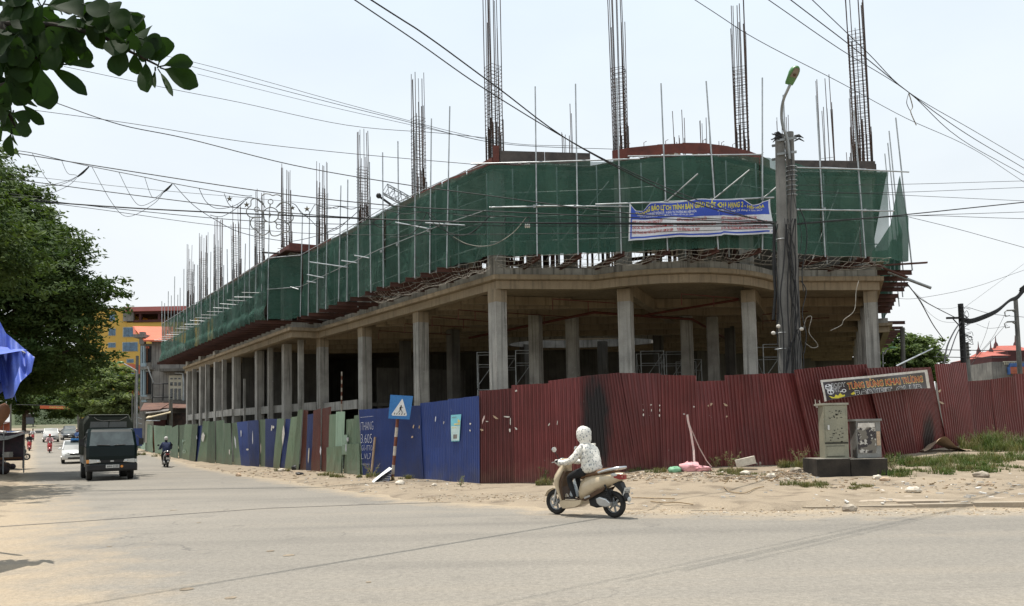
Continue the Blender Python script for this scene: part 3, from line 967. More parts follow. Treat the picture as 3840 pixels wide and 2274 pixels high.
for k in range(9):                                   # short starter bars along the roof edge
    a = along(ARC[k % 8], ARC[k % 8 + 1], rnd.random())
    MB().tube([(a[0], a[1] + .3, 11.5), (a[0], a[1] + .3, 12.2), (a[0] + .1, a[1] + .3, 12.25)], .012, 4).build('starter_bar', 'rebar', bld)
# ------------------------------------------------------------------ scaffold, netting, safety net, notice banner
NET = [(-28.3, 64.3), (-12.8, 41.75), (-10.9, 41.25), (-5.2, 33.0), (-2.2, 29.25), (-.73, 27.75), (1.0, 27.68), (3.9, 27.5), (5.4, 27.22), (7.15, 27.18), (8.85, 27.4), (11.45, 28.75), (13.0, 29.08), (14.3, 29.3)]
def netpt(px, py):
    r = ray(px, py)
    for A, B in zip(NET, NET[1:]):
        p = PW(px, py, A, B)
        t = (Vector(p.xy) - Vector(A)).dot(Vector(B) - Vector(A)) / (Vector(B) - Vector(A)).length_squared
        if p.y > 0 and -.001 <= t <= 1.001: return p, Vector(B) - Vector(A)
    return PW(px, py, NET[-2], NET[-1]), Vector(NET[-1]) - Vector(NET[-2])
scf = thing('scaffold', 'tube scaffold hung with green netting round the upper storey of the market hall', 'scaffold', (2, 27, 7.6), world=True)
ZB, ZM, ZT = 7.72, 9.38, 11.06
def net_panel(A, B, seed, top=ZT, bulge=.0, zb=ZB, slant=0.0, tier=None):
    A, B = Vector(A), Vector(B)
    L = (B - A).length
    n = Vector(((B - A).y, -(B - A).x)).normalized()
    r = random.Random(seed)
    ph = [r.uniform(0, 6.28) for _ in range(6)]
    fold = [(r.uniform(0, 1), r.uniform(.03, .09), r.uniform(.04, .12)) for _ in range(int(L * 1.2))]
    nu, nv = max(6, int(L * 7)), 16
    def P(u, v):
        z = lerp(zb, top, v)
        uu = u * (1 - slant * (1 - v)) if slant else u
        s_ = uu * L
        d = .05 * math.sin(s_ * 2.1 + ph[0]) * math.sin(v * 3.14) + .03 * math.sin(s_ * 4.7 + v * 5 + ph[1])
        d += .02 * math.sin(s_ * 9 + v * 3 + ph[2]) + .05 * vnoise(s_ * 1.7 + seed, v * 5) + bulge * math.sin(min(1, v * 2) * math.pi)
        for f0, w, amp in fold:                      # gathered vertical folds, strongest at the middle ledger
            x = (uu - f0 - .06 * (v - .5)) * L
            if abs(x) < .5: d += amp * math.exp(-(x / w) ** 2 / 2) * (.4 + .6 * math.sin(v * math.pi))
        hem = (.06 * vnoise(s_ * 1.5, seed) + .07 * abs(math.sin(s_ * 2.1 + ph[3]))) * (1 - v) ** 4
        hem -= .04 * abs(math.sin(s_ * 2.2 + ph[4])) * v ** 6
        p = A.lerp(B, uu) + n * (d - .02)
        return Vector((p.x, p.y, z + hem))
    o = MB().sheet(P, nu, nv).build('net_panel', 'net', scf)
    return o
for k, (A, B) in enumerate(zip(NET, NET[1:])):
    L = (Vector(B) - Vector(A)).length
    parts = max(1, round(L / 4.5))
    for i in range(parts):
        a, b = along(A, B, i / parts), along(A, B, (i + 1) / parts)
        if k == 0:                                   # far wing: lower tier hangs outside the poles
            net_panel(a, b, 100 + k * 20 + i, zb=9.3)
            n_ = Vector((B[1] - A[1], A[0] - B[0])).normalized() * .14
            net_panel((a[0] + n_.x, a[1] + n_.y), (b[0] + n_.x, b[1] + n_.y), 300 + i, top=9.42, bulge=.12)
        else: net_panel(a, b, 100 + k * 20 + i, slant=.16 if k == len(NET) - 2 else 0)
RN0, RN1 = Vector((15.35, 30.9)), Vector((23.6, 50.4))
def right_net(u, v):
    p = RN0.lerp(RN1, u)
    top = interp([(0, 9.6), (.03, 9.3), (.06, 9.0), (.12, 9.4), (.3, 10.2), (1, 11.0)], u)
    p = p + Vector((.92, -.39)) * (.12 * math.sin(u * 40 + v * 2) * math.sin(v * 3.1) + .1 * vnoise(u * 30, v * 4))
    return Vector((p.x, p.y, lerp(7.75, top, v)))
MB().sheet(right_net, 60, 12).build('net_panel', 'net_dense', scf)
def corner_net(u, v):                                # loose end of the netting wrapping the right corner
    px = lerp(3270, 3407, u)
    top = interp([(3270, 945), (3300, 905), (3340, 842), (3358, 740), (3374, 652), (3384, 715), (3398, 795), (3407, 815)], px)
    p = PY(px, lerp(978 + 5 * math.sin(u * 9), top, v), lerp(29.45, 30.7, u) + .12 * math.sin(u * 13 + v * 2) * math.sin(v * 2.6 + .4))
    return p
MB().sheet(corner_net, 30, 14).build('net_panel', 'net_dense', scf)
# standards (upright tubes): bottom px, top px and height on the photograph
POLES = [(2015, 2007, 330), (2168, 2158, 320), (2330, 2312, 300), (2503, 2477, 318), (2691, 2644, 310), (2856, 2854, 297), (2960, 2929, 361), (3089, 3055, 363), (3240, 3196, 420),
         (1683, 1695, 402), (1619, 1626, 448), (1563, 1566, 500), (1504, 1500, 532), (1445, 1443, 574), (1398, 1393, 610), (1351, 1350, 642), (1308, 1312, 676), (1276, 1286, 698), (1228, 1236, 726), (1196, 1200, 770), (1162, 1168, 795), (1129, 1138, 802)]
def standard(p, q, out=.07):
    MB().cyl(p, q, .027, n=6).build('standard', 'galv', scf)
for xb, xt, yt in POLES:
    p, d = netpt(xb, 980)
    n = Vector((d.y, -d.x)).normalized()
    z = EYE + ray(xt, yt).z / ray(xt, yt).y * p.y
    tx = PY(xt, yt, p.y).x
    lean = (tx - p.x)
    standard((p.x + n.x * .1, p.y + n.y * .1, 7.7), (p.x + n.x * .1 + max(-.25, min(.25, lean)), p.y + n.y * .1, min(z, 15.2)))
L = (Vector(NET[1]) - Vector(NET[0])).length
nfar = 26
for i in range(nfar):
    a = along(NET[1], NET[0], (i + .02) / (nfar - .9))
    standard((a[0] - .02, a[1] - .02, 7.75), (a[0] - .02 + rnd.uniform(-.1, .1), a[1], 12.9 + rnd.uniform(-.6, 1.3)))
for px, py, d in ((3359, 442, 31.5), (3334, 492, 35.5), (3329, 537, 38), (3318, 577, 41)):
    t = PY(px, py, d)
    standard((t.x + .35, t.y, 7.7), tuple(t))
# ledgers
def ledger(pts, r=.026, mat='galv'): MB().tube(pts, r, 6).build('ledger', mat, scf)
def net_at(px, py, o=.12):
    p, d = netpt(px, py)
    n = Vector((d.y, -d.x)).normalized()
    return Vector((p.x + n.x * o, p.y + n.y * o, p.z))
ledger([net_at(1775, 618), net_at(2010, 613)]); ledger([net_at(2005, 615, .16), net_at(2400, 602, .16)])
ledger([net_at(2355, 591), net_at(2852, 584)]); ledger([net_at(2975, 633), net_at(3240, 640)]); ledger([net_at(3070, 634, .16), net_at(3398, 651, .16)])
ledger([net_at(1836, 782), net_at(2170, 776)], .03); ledger([net_at(2010, 778, .17), net_at(2360, 780, .17)]); ledger([net_at(2232, 773, .18), net_at(2600, 760, .18)], .03)
ledger([net_at(2560, 763, .22), net_at(2885, 748, .22)], .032); ledger([net_at(2975, 790), net_at(3345, 795)], .03)
for i in range(5, 1, -1):                             # left wing, top and middle ledgers
    a, b = NET[i], NET[i - 1]
    for z, o in ((ZT - .02, .1), (ZM, .1)):
        n = Vector((b[1] - a[1], a[0] - b[0])).normalized() * -o
        ledger([(a[0] + n.x, a[1] + n.y, z + .02), (b[0] + n.x, b[1] + n.y, z)], .016, 'galv_dull' if z < 10 else 'galv')
ledger([(NET[1][0], NET[1][1] - .1, ZM), (NET[2][0], NET[2][1] - .1, ZM)], .018)
ledger([(NET[1][0], NET[1][1] - .1, ZT), (NET[2][0], NET[2][1] - .1, ZT)], .022)
ledger([(NET[0][0], NET[0][1], ZT), (NET[1][0], NET[1][1], ZT)], .02)
for a, b in (((1617, 840), (1760, 850)), ((1504, 838), (1628, 862)), ((1350, 961), (1400, 970)), ((1300, 980), (1355, 988)), ((1180, 985), (1320, 1005)), ((1170, 1032), (1230, 1044)), ((1098, 1080), (1133, 1087)), ((1170, 1057), (1200, 1062))):
    ledger([net_at(*a, .25), net_at(*b, .2)], .03)
for i in range(17):                                  # putlog ends along the far wing
    a = along(NET[1], NET[0], .04 + i * .055)
    ledger([(a[0] - 1.0, a[1] - .22, ZM + rnd.uniform(-.05, .08)), (a[0] + .2, a[1] + .05, ZM)], .02, rnd.choice(('galv', 'galv_dull')))
for a, b in (((2497, 762), (2606, 670)), ((2664, 760), (2788, 656)), ((2850, 752), (2905, 690))):
    ledger([net_at(*a, .2), net_at(*b, .5)], .026, 'galv_dull')
p = PY(1318, 946, 41.0)
ledger([PY(983, 947, 42.5), PY(1180, 960, 42.0)], .05, 'black'); ledger([PY(1042, 931, 43.5), PY(1110, 937, 43.3)], .03)
# inner row of standards and ledgers, seen through the netting
for k, (A, B) in enumerate(zip(NET[2:], NET[3:])):
    L_ = (Vector(B) - Vector(A)).length
    n_ = Vector((A[1] - B[1], B[0] - A[0])).normalized() * .95
    m_ = max(1, round(L_ / 1.5))
    for i in range(m_):
        a = along(A, B, (i + .5) / m_)
        standard((a[0] + n_.x, a[1] + n_.y, 7.68), (a[0] + n_.x, a[1] + n_.y, 11.2))
    for z in (8.5, 9.4, 10.3): ledger([(A[0] + n_.x, A[1] + n_.y, z), (B[0] + n_.x, B[1] + n_.y, z)], .022, 'galv_dull')
    p, q = along(A, B, .1), along(A, B, .9)
    ledger([(p[0] + n_.x, p[1] + n_.y, 7.8), (q[0] + n_.x, q[1] + n_.y, 10.6)], .022, 'galv_dull')
# clamps where tubes cross
for px, py in ((2004, 780), (2156, 780), (2326, 778), (2492, 762), (2664, 755), (2850, 750), (3076, 790), (3232, 795), (1504, 920), (1444, 945), (1620, 868), (1683, 847)):
    p = net_at(px, py, .18)
    MB().obox(p, (.09, .07, .11), (1, 0)).build('clamp', 'galv_dull', scf)
# bracing seen faintly through the netting
for a, b in (((1900, 960), (2000, 800)), ((2010, 955), (2110, 850)), ((2200, 960), (2290, 840)), ((2030, 800), (2140, 960))):
    p, q = PY(*a, 29.2), PY(*b, 29.2)
    ledger([p, q], .025, 'galv_dull')
# outrigger beams
def outrigger(tip, dirv, L, h=.17, z=7.60, mat='timber_dark'):
    dirv = Vector(dirv).normalized()
    mb = MB()
    c = Vector((tip[0], tip[1])) - dirv * L / 2
    for dz, w, hh in ((h - .015, .1, .03), (.015, .1, .03), (h / 2, .05, h - .06)):
        mb.obox((c.x, c.y, z + dz), (L, w, hh), dirv)
    mb.build('outrigger', mat, scf)
for k, (px, dx) in enumerate(((2022, .3), (2178, .3), (2338, .32), (2508, .34), (2692, .36), (2850, .36), (3095, .42), (3255, .42))):
    p, _ = netpt(px, 972)
    outrigger((p.x, p.y - .1), (dx, -1), 3.2)
i = 0
for px in (1668, 1605, 1548, 1490, 1438, 1394, 1337, 1288, 1255, 1219, 1179, 1150):
    p, _ = netpt(px, 1060)
    outrigger((p.x - .28, p.y - .1), (-.97, -.22), 3.1)
for k in range(30):
    a = along(NET[1], NET[0], (k + .3) / 30.5)
    outrigger((a[0] - .55, a[1] - .2), (-.97, -.22), 3.0)
outrigger((-11.0, 40.8), (-.5, -.85), 2.2)
for px, py in ((3418, 1022), (3404, 1045), (3404, 1067), (3390, 1085), (3368, 1110), (3358, 1125), (3352, 1140), (3345, 1155), (3338, 1168), (3393, 1210), (3385, 1230), (3376, 1243), (3366, 1252), (3360, 1262), (3350, 1275), (3340, 1285), (3330, 1298)):
    p = PZ(px, py, 7.7)
    outrigger((p.x, p.y), (.99, .08), 3.4, .19)
MB().obox(PY(3320, 995, 30.2), (3.4, .1, .06), (1, .1, .06)).build('plank', 'timber_dark', scf)
MB().cyl(PY(3215, 968, 29.8), PY(3400, 1040, 30.4), .05).build('plank', 'timber_dark', scf)
MB().cyl(PY(3330, 1020, 31.2), PY(3492, 1081, 30.8), .06, n=6).build('loose_pole', 'galv_dull', scf)
MB().cyl(PY(3384, 1230, 49), PY(3387, 1400, 48.7), .14, n=8).build('prop', 'concrete_dark', scf)

# white rope safety net slung below the netting
def rope_net(name, label, outer, inner, z0, z1, sag, seed, mat='rope'):
    r = random.Random(seed)
    mb = MB()
    def line_pt(line, t):
        k = t * (len(line) - 1)
        i = min(int(k), len(line) - 2)
        return along(line[i], line[i + 1], k - i)
    L = sum(math.hypot(b[0] - a[0], b[1] - a[1]) for a, b in zip(outer, outer[1:]))
    nu, nv = int(L / .22), 6
    def P(u, v):
        a, b = line_pt(outer, u), line_pt(inner, u)
        x, y = along(a, b, v)
        z = lerp(z0, z1, v) - sag * math.sin(v * math.pi) * (.45 + .55 * abs(math.sin(u * L / 1.5 * math.pi)))
        return Vector((x + .05 * vnoise(u * 90, v * 9), y, z + .06 * vnoise(u * 60 + 5, v * 7)))
    for i in range(nu + 1): mb.tube([P(i / nu + .012 * vnoise(i, j), j / nv) for j in range(nv + 1)], .007, 3, cap=False)
    for j in range(nv + 1): mb.tube([P(i / nu, j / nv + .03 * vnoise(i * .5, j)) for i in range(nu + 1)], .007 if j else .012, 3, cap=False)
    tag(mb.build(name, mat), label, 'safety net')
rope_net('safety_net', 'white rope safety net slung under the front netting of the market hall', [(-.6, 27.8), (1.0, 27.7), (3.9, 27.5), (5.4, 27.25), (7.15, 27.2), (8.85, 27.4), (11.4, 28.75), (14.2, 29.3)],
         [(-.3, 28.85), (1.2, 29.1), (3.6, 29.0), (5.5, 28.4), (7.3, 28.42), (8.6, 28.95), (11.2, 30.45), (14.2, 30.75)], 7.74, 7.66, .26, 5)
rope_net('safety_net', 'tangled white rope net under the netting at the left corner of the market hall', [(-.7, 27.9), (-2.2, 29.3), (-5.2, 33.05), (-6.4, 34.8)], [(-.7, 28.9), (-1.9, 30.6), (-4.6, 34.3), (-5.6, 35.7)], 7.72, 7.64, .3, 9)

# crane jib on the roof
crane = thing('roof_crane', 'small grey lattice crane boom poking up behind the roof edge', 'crane', (-4.6, 44.5, 11.5), world=True)
t0, t1 = PY(1440, 728, 44.5), PY(1560, 800, 44.5)
def lattice(name, mb, a, b, w):
    d = (b - a).normalized(); u = Vector((0, 1, 0)); v_ = d.cross(u)
    cs = [(u * i + v_ * j) * w / 2 for i, j in ((-1, -1), (1, -1), (1, 1), (-1, 1))]
    n = 9
    for c in cs: mb.cyl(a + c, b + c, .03, n=4)
    for k in range(n):
        p, q = a.lerp(b, k / n), a.lerp(b, (k + 1) / n)
        for i in range(4): mb.cyl(p + cs[i], q + cs[(i + 1) % 4], .02, n=3); mb.cyl(p + cs[i], p + cs[(i + 1) % 4], .02, n=3)
mb = MB(); lattice('jib', mb, t0 + Vector((.1, 0, .25)), t1 + Vector((1.6, 0, -.55)), .55); mb.build('boom', 'crane_grey', crane)
MB().cyl(t0 + Vector((-.25, 0, -.15)), t1 + Vector((.6, 0, -1.0)), .07, n=6).sphere(t0 + Vector((-.3, 0, -.1)), .16, 8, 6).build('boom_arm', 'black', crane)
mb = MB(); lattice('mast', mb, Vector((-3.2, 44.5, 11.5)), Vector((-3.2, 44.5, 14.2)), .6); mb.build('mast', 'crane_grey', crane)

# ------------------------------------------------------------------ writing
def text_mesh(body, size=1.0, offset=0.0, sx=1.0, align='LEFT', shear=0.0):
    cu = bpy.data.curves.new('t', 'FONT')
    cu.body = body
    cu.size = size
    cu.offset = offset
    cu.shear = shear
    cu.resolution_u = 2
    cu.align_x = align
    ob = bpy.data.objects.new('t', cu)
    COL.objects.link(ob)
    bpy.context.view_layer.update()
    me = bpy.data.meshes.new_from_object(ob.evaluated_get(bpy.context.evaluated_depsgraph_get()))
    v = [(p.co.x * sx, p.co.y) for p in me.vertices]
    f = [tuple(p.vertices) for p in me.polygons]
    bpy.data.objects.remove(ob); bpy.data.curves.remove(cu); bpy.data.meshes.remove(me)
    return v, f
def text_on(mb, surf, body, x0, x1, y0, h, m=0, lift=.006, offset=.02, shear=0.0):
    """write body on a sheet: x0..x1, baseline y0, capital height h, all in the sheet's own 0..1 coordinates"""
    v, f = text_mesh(body, 1.0, offset, shear=shear)
    if not v: return
    a, b = min(p[0] for p in v), max(p[0] for p in v)
    q = [surf(lerp(x0, x1, (p[0] - a) / (b - a)), y0 + p[1] / .7 * h, lift) for p in v]
    mb.add(q, f, m)

# banner with the handing-over notice
bnr = thing('notice_banner', 'blue and white printed notice banner with yellow headline hung on the green netting', 'banner', tuple(PY(2610, 905, 27.2)), world=True)
BT = [(0, 772), (.045, 800), (.10, 800), (.15, 770), (.3, 768), (.48, 756), (.6, 757), (.68, 758), (.8, 756), (.84, 770), (.88, 779), (.94, 772), (1, 753)]
BB = [(0, 912), (.1, 909), (.28, 899), (.5, 895), (.65, 893), (.66, 889), (.8, 890), (1, 886)]
def bsurf(u, v, lift=0.0):
    px = lerp(2362, 2868, u) + (1 - v) * lerp(-4, 3, u)
    vv = v
    top, bot = interp(BT, u), interp(BB, u)
    full = lerp(770, 752, u)
    py = lerp(bot, top if v > .86 else lerp(bot, full, .86) if False else top, v)
    # printed rows keep to the straight banner; only the top hem sags
    straight = lerp(bot, full, v)
    w = sstep(.55, 1.0, v)
    py = lerp(straight, lerp(bot, top, v), w)
    p, d = netpt(px, py)
    n = Vector((d.y, -d.x, 0)).normalized()
    wob = .04 * math.sin(u * 21 + v * 3) + .03 * math.sin(u * 9 - v * 5) + .02 * math.sin(u * 40)
    return p + n * (.30 + wob + lift)
mb = MB(); mb.sheet(lambda u, v: bsurf(u, v), 60, 20)
cloth = mb.build('cloth', 'banner_white', bnr)
mb = MB(); mb.sheet(lambda u, v: bsurf(lerp(.012, .985, u), lerp(.55, .975, v), .004), 60, 12)
mb.sheet(lambda u, v: bsurf(lerp(.012, .99, u), lerp(.045, .09, v), .004), 60, 2); mb.sheet(lambda u, v: bsurf(lerp(.012, .022, u), lerp(.06, .6, v), .005), 2, 12)
sub('printed_field', mb, 'banner_blue', cloth)
mb = MB(); text_on(mb, bsurf, 'THÔNG BÁO LỊCH TRÌNH BÀN GIAO KI ỐT CHỢ HẠNG 2 - HIỆP HÒA', .045, .97, .775, .135, 0, .010, .03)
sub('headline', mb, 'ink_yellow', cloth)
mb = MB()
text_on(mb, bsurf, 'CÔNG TY TNHH BẤT ĐỘNG SẢN ĐẦU TƯ THƯƠNG MẠI HIỆP HÒA', .06, .48, .665, .065, 0, .010, .02)
text_on(mb, bsurf, 'ĐC: SỐ 1 ĐƯỜNG NGUYỄN VĂN CỪ, KHU 3, TT. THẮNG, HIỆP HÒA, BẮC GIANG', .08, .46, .60, .04, 0, .010, .01)
text_on(mb, bsurf, 'Hiệp Hòa, ngày 25 tháng 4 năm 2017', .63, .955, .665, .055, 0, .010, .01, .3)
sub('subtitle', mb, 'ink_white', cloth)
mb = MB()
for x0, rows in ((.025, (('ĐỢT 1: 05/5/2017 BÀN GIAO KI ỐT', .22), ('CHO CÁC TIỂU THƯƠNG NHÓM NGÀNH HÀNG', .285), ('THỜI TRANG MAY MẶC: QUẦN ÁO, GIÀY DÉP', .285))),
                 (.335, (('ĐỢT 2: 10/5/2017 BÀN GIAO KI ỐT', .22), ('CHO CÁC TIỂU THƯƠNG NHÓM NGÀNH HÀNG', .285), ('TƯƠI SỐNG: RAU, CÁ, THỊT', .17))),
                 (.65, (('ĐỢT 3: 15/5/2017 BÀN GIAO KI ỐT CHO CÁC', .26), ('TIỂU THƯƠNG NHÓM NGÀNH HÀNG ĐÔNG LẠNH, HÀNG', .33), ('& CÁC TIỂU THƯƠNG MỚI THUÊ VÀO ĐỢT CUỐI CÙNG', .33)))):
    for i, (s_, w) in enumerate(rows): text_on(mb, bsurf, s_, x0, x0 + w, .435 - .135 * i, .07, 0, .010, .025)
sub('red_lines', mb, 'ink_red', cloth)
# ------------------------------------------------------------------ corrugated hoarding
BASE_Y = [(500, 1697), (530, 1700), (576, 1707), (648, 1715), (735, 1733), (899, 1745), (1067, 1767), (1238, 1785), (1362, 1799), (1590, 1821), (1800, 1833), (1939, 1829), (2091, 1800), (2378, 1763), (2598, 1755), (2860, 1757), (3059, 1745), (3354, 1715), (3478, 1695), (3638, 1688), (3840, 1648), (3990, 1640)]
BASE_D = [(500, 79), (530, 75), (576, 66), (648, 57.5), (735, 50.5), (899, 43.6), (1067, 37.3), (1238, 31.8), (1362, 29.3), (1590, 25.6), (1800, 22.4), (2378, 22.5), (3059, 22.6), (3354, 24), (3478, 25.5), (3638, 28.5), (3840, 31), (3990, 32.2)]
def foot(px): return PY(px, interp(BASE_Y, px), interp(BASE_D, px))
def corrugated(name, mat, parent, T0, T1, B0, B1, off=0.0, pitch=.115, depth=.034, seed=0, zlow=None, curl=0.0):
    A, B = Vector(B0.xy), Vector(B1.xy)
    n = Vector(((B - A).y, -(B - A).x)).normalized()
    if n.dot(-A) < 0: n = -n
    k = max(3, round((B - A).length / pitch))
    prof = []
    for i in range(k):
        for t, h in ((0, 0), (.38, 0), (.52, 1), (.86, 1)): prof.append(((i + t) / k, h))
    prof.append((1, 0))
    r = random.Random(seed)
    bow = r.uniform(-.09, .09)
    nv = 4
    v = []
    for j in range(nv + 1):
        w = j / nv
        for u, h in prof:
            p = B0.lerp(B1, u).lerp(T0.lerp(T1, u), w)
            q = off + depth * h + bow * math.sin(w * math.pi) * math.sin(u * math.pi) + curl * w * w * (1 - u) + .03 * vnoise(u * 4 + seed, w * 4)
            v.append((p.x + n.x * q, p.y + n.y * q, p.z + (.012 * vnoise(u * 9 + seed, 3) if j == nv else 0)))
    m_ = len(prof)
    f = [(j * m_ + i, j * m_ + i + 1, (j + 1) * m_ + i + 1, (j + 1) * m_ + i) for j in range(nv) for i in range(m_ - 1)]
    mb = MB().add(v, f)
    o = mb.build(name, mat, parent)
    return o
def panel(parent, mat, tl, tr, bl, br, off, seed, pitch=.115, depth=.034, bury=.25, curl=0.0):
    """tl, tr are (px, py) of the upper corners; bl, br px of the lower ones, or (px, py)"""
    def ft(b):
        if isinstance(b, tuple): return PY(b[0], b[1], interp(BASE_D, b[0]))
        q = foot(b); return q
    B0, B1 = ft(bl), ft(br)
    T0, T1 = PW(*tl, B0.xy, B1.xy), PW(*tr, B0.xy, B1.xy)
    if not isinstance(bl, tuple):
        for q, t in ((B0, T0), (B1, T1)):
            d = (q - t); q += d * (bury / max(.5, -d.z))
    return corrugated('corrugated_sheet', mat, parent, T0, T1, B0, B1, off, pitch, depth, seed, curl=curl)

red = thing('red_fence', 'dark red corrugated sheet hoarding, fire-blackened in places, around the building site', 'fence', tuple(foot(2600)), world=True)
TB = [(1800, 1465, 1800), (1921, 1456, 1927), (2059, 1437, 2067), (2187, 1412, 2197), (2320, 1399, 2385), (2474, 1401, 2484), (2606, 1411, 2622), (2718, 1428, 2750), (2848, 1403, 2888), (2975, 1401, 3058), (3103, 1375, 3192), (3243, 1367, 3330), (3374, 1375, 3425), (3484, 1378, 3548)]
LY = {0: (1467, 1457), 1: (1446, 1438), 2: (1429, 1412), 3: (1412, 1399), 4: (1399, 1402), 5: (1407, 1410), 6: (1431, 1428), 7: (1409, 1403), 8: (1403, 1400), 9: (1388, 1374), 10: (1374, 1366), 11: (1383, 1374), 12: (1383, 1377)}
for i in range(len(TB) - 1):
    a, b = TB[i], TB[i + 1]
    y0, y1 = LY[i]
    panel(red, 'sheet_red', (a[0] - 3, y0), (b[0] + 3, y1), a[2] - 4, b[2] + 4, .03 * (i % 2) + .01, 50 + i, .115 if i < 10 else .14, curl=.06 if i in (3, 8) else 0)
panel(red, 'sheet_red', (3494, 1367), (3610, 1362), 3540, 3645, .09, 70, .17)
panel(red, 'sheet_red', (3618, 1431), (3712, 1425), 3632, 3742, .01, 71, .17); panel(red, 'sheet_red', (3706, 1424), (3800, 1412), 3736, 3828, .05, 72, .17); panel(red, 'sheet_red', (3796, 1404), (3900, 1398), 3822, 3916, .02, 73, .17)
panel(red, 'sheet_red', (3896, 1400), (3990, 1394), 3912, 3990, .05, 74)

blue = thing('blue_fence', 'dark blue corrugated sheet hoarding with a poster and white scrawl', 'fence', tuple(foot(1600)), world=True)
for i, (tl, tr, bl, br) in enumerate((((1347, 1537), (1464, 1531), 1362, 1478), ((1460, 1529), (1580, 1521), 1474, 1592), ((1577, 1513), (1690, 1500), 1586, 1695), ((1686, 1498), (1801, 1485), 1690, 1802))):
    panel(blue, 'sheet_blue', tl, tr, bl, br, .03 * (i % 2) + .01, 30 + i, .075 if i < 2 else .11, .02 if i < 2 else .012)

mixed = thing('patchwork_fence', 'patchwork hoarding of leaning green, blue and rust red metal sheets beside the road', 'fence', tuple(foot(900)), world=True)
def z4(x, y): return (500 + x / 2.506, 1300 + y / 2.506)
g, pale, g2, bl_, rs = 'sheet_green', 'sheet_pale', 'sheet_green2', 'sheet_blue', 'sheet_rust'
ROWS = [(30, 765, 80, 760, 30, 75, g2), (70, 760, 130, 740, 75, 130, pale), (122, 725, 187, 745, 122, 192, g), (190, 740, 305, 750, 203, 300, g), (303, 740, 366, 745, 298, 370, g2), (368, 765, 432, 735, 365, 432, g), (428, 740, 492, 735, 430, 480, g2), (488, 730, 562, 730, 465, 540, g),
        (562, 735, 618, 725, 535, 592, g2), (606, 745, 657, 740, 580, 614, bl_), (663, 700, 722, 700, 606, 702, g), (715, 710, 778, 700, 695, 778, g2), (778, 700, 852, 690, 775, 862, g), (852, 720, 912, 720, 855, 882, g2), (873, 725, 927, 720, 870, 942, g), (923, 720, 978, 712, 945, 1022, g2),
        (976, 712, 1088, 700, 1018, 1112, bl_), (1083, 700, 1192, 690, 1106, 1199, bl_), (1188, 690, 1252, 682, 1195, 1247, g), (1248, 680, 1367, 680, 1243, 1332, bl_), (1365, 680, 1437, 675, 1326, 1382, g), (1435, 680, 1492, 680, 1376, 1432, bl_), (1490, 665, 1568, 655, 1424, 1502, g),
        (1564, 595, 1606, 592, 1498, 1566, g), (1603, 595, 1644, 600, 1560, 1632, rs), (1643, 640, 1712, 630, 1628, 1692, bl_), (1705, 605, 1777, 580, 1686, 1772, rs), (1774, 585, 1857, 565, 1766, 1840, rs), (1853, 640, 1922, 635, 1838, 1918, g), (1920, 612, 2004, 612, 1913, 1982, pale),
        (2002, 685, 2087, 680, 1976, 2042, g2), (2083, 650, 2126, 645, 2038, 2168, g)]
for i, (a, y0, b, y1, c, d, mat) in enumerate(ROWS):
    panel(mixed, mat, z4(a, y0), z4(b, y1), z4(c, 0)[0], z4(d, 0)[0], .035 * (i % 3), 200 + i, .11, .014)
for i, (a, y0, b, y1, c, y2, d, y3, mat) in enumerate(((2034, 915, 2150, 912, 2034, 1250, 2165, 1252, g), (1846, 948, 1920, 944, 1838, 1225, 1916, 1225, g2), (1922, 936, 1992, 936, 1914, 1228, 1982, 1232, g2), (2000, 830, 2040, 828, 1990, 1015, 2040, 1015, pale))):
    panel(mixed, mat, z4(a, y0), z4(b, y1), z4(c, y2), z4(d, y3), .13, 260 + i, .11, .014)
q0, q1 = PY(*z4(180, 790), 67.0), PY(*z4(203, 1022), 66.5)
MB().cyl(q1 + Vector((0, 0, -.2)), q0, .09, n=6).build('post', 'wood_brown', mixed)
p = foot(z4(1100, 0)[0])
# scraps on the sheets: old paper, tape, chalk marks
def scrap(parent, pts, mat, off, d=None, name='paper_scrap'):
    d = d or interp(BASE_D, pts[0][0])
    a, b = foot(pts[0][0] - 15), foot(pts[0][0] + 15)
    n = Vector((b.y - a.y, a.x - b.x, 0)).normalized()
    if n.y > 0: n = -n
    q = [PW(x, y, a.xy, b.xy) + n * off for x, y in pts]
    k = len(q)
    MB().add(q + [p_ - n * .006 for p_ in q], [tuple(range(k)), tuple(range(2 * k - 1, k - 1, -1))] + [(i, i + k, (i + 1) % k + k, (i + 1) % k) for i in range(k)]).build(name, mat, parent)
def quad(cx, cy, w, h, a=0.0):
    c, s_ = math.cos(a), math.sin(a)
    r_ = random.Random(int(cx * 7 + cy * 13))
    k = .88 + .2 * r_.random()
    pts = [(-1, -.7), (-.3, -1), (.55, -.85), (1, -.4), (.85, .5), (.3, 1), (-.5, .8), (-.95, .35)]
    pts = [(x * k * w * r_.uniform(.6, 1.25), y * k * h * r_.uniform(.6, 1.25)) for x, y in pts]
    return [(cx + x * c - y * s_, cy + x * s_ + y * c) for x, y in pts]
z5 = lambda x, y: (1700 + x / 2.506, 1340 + y / 2.506)
z6 = lambda x, y: (2700 + x / 2.506, 1340 + y / 2.506)
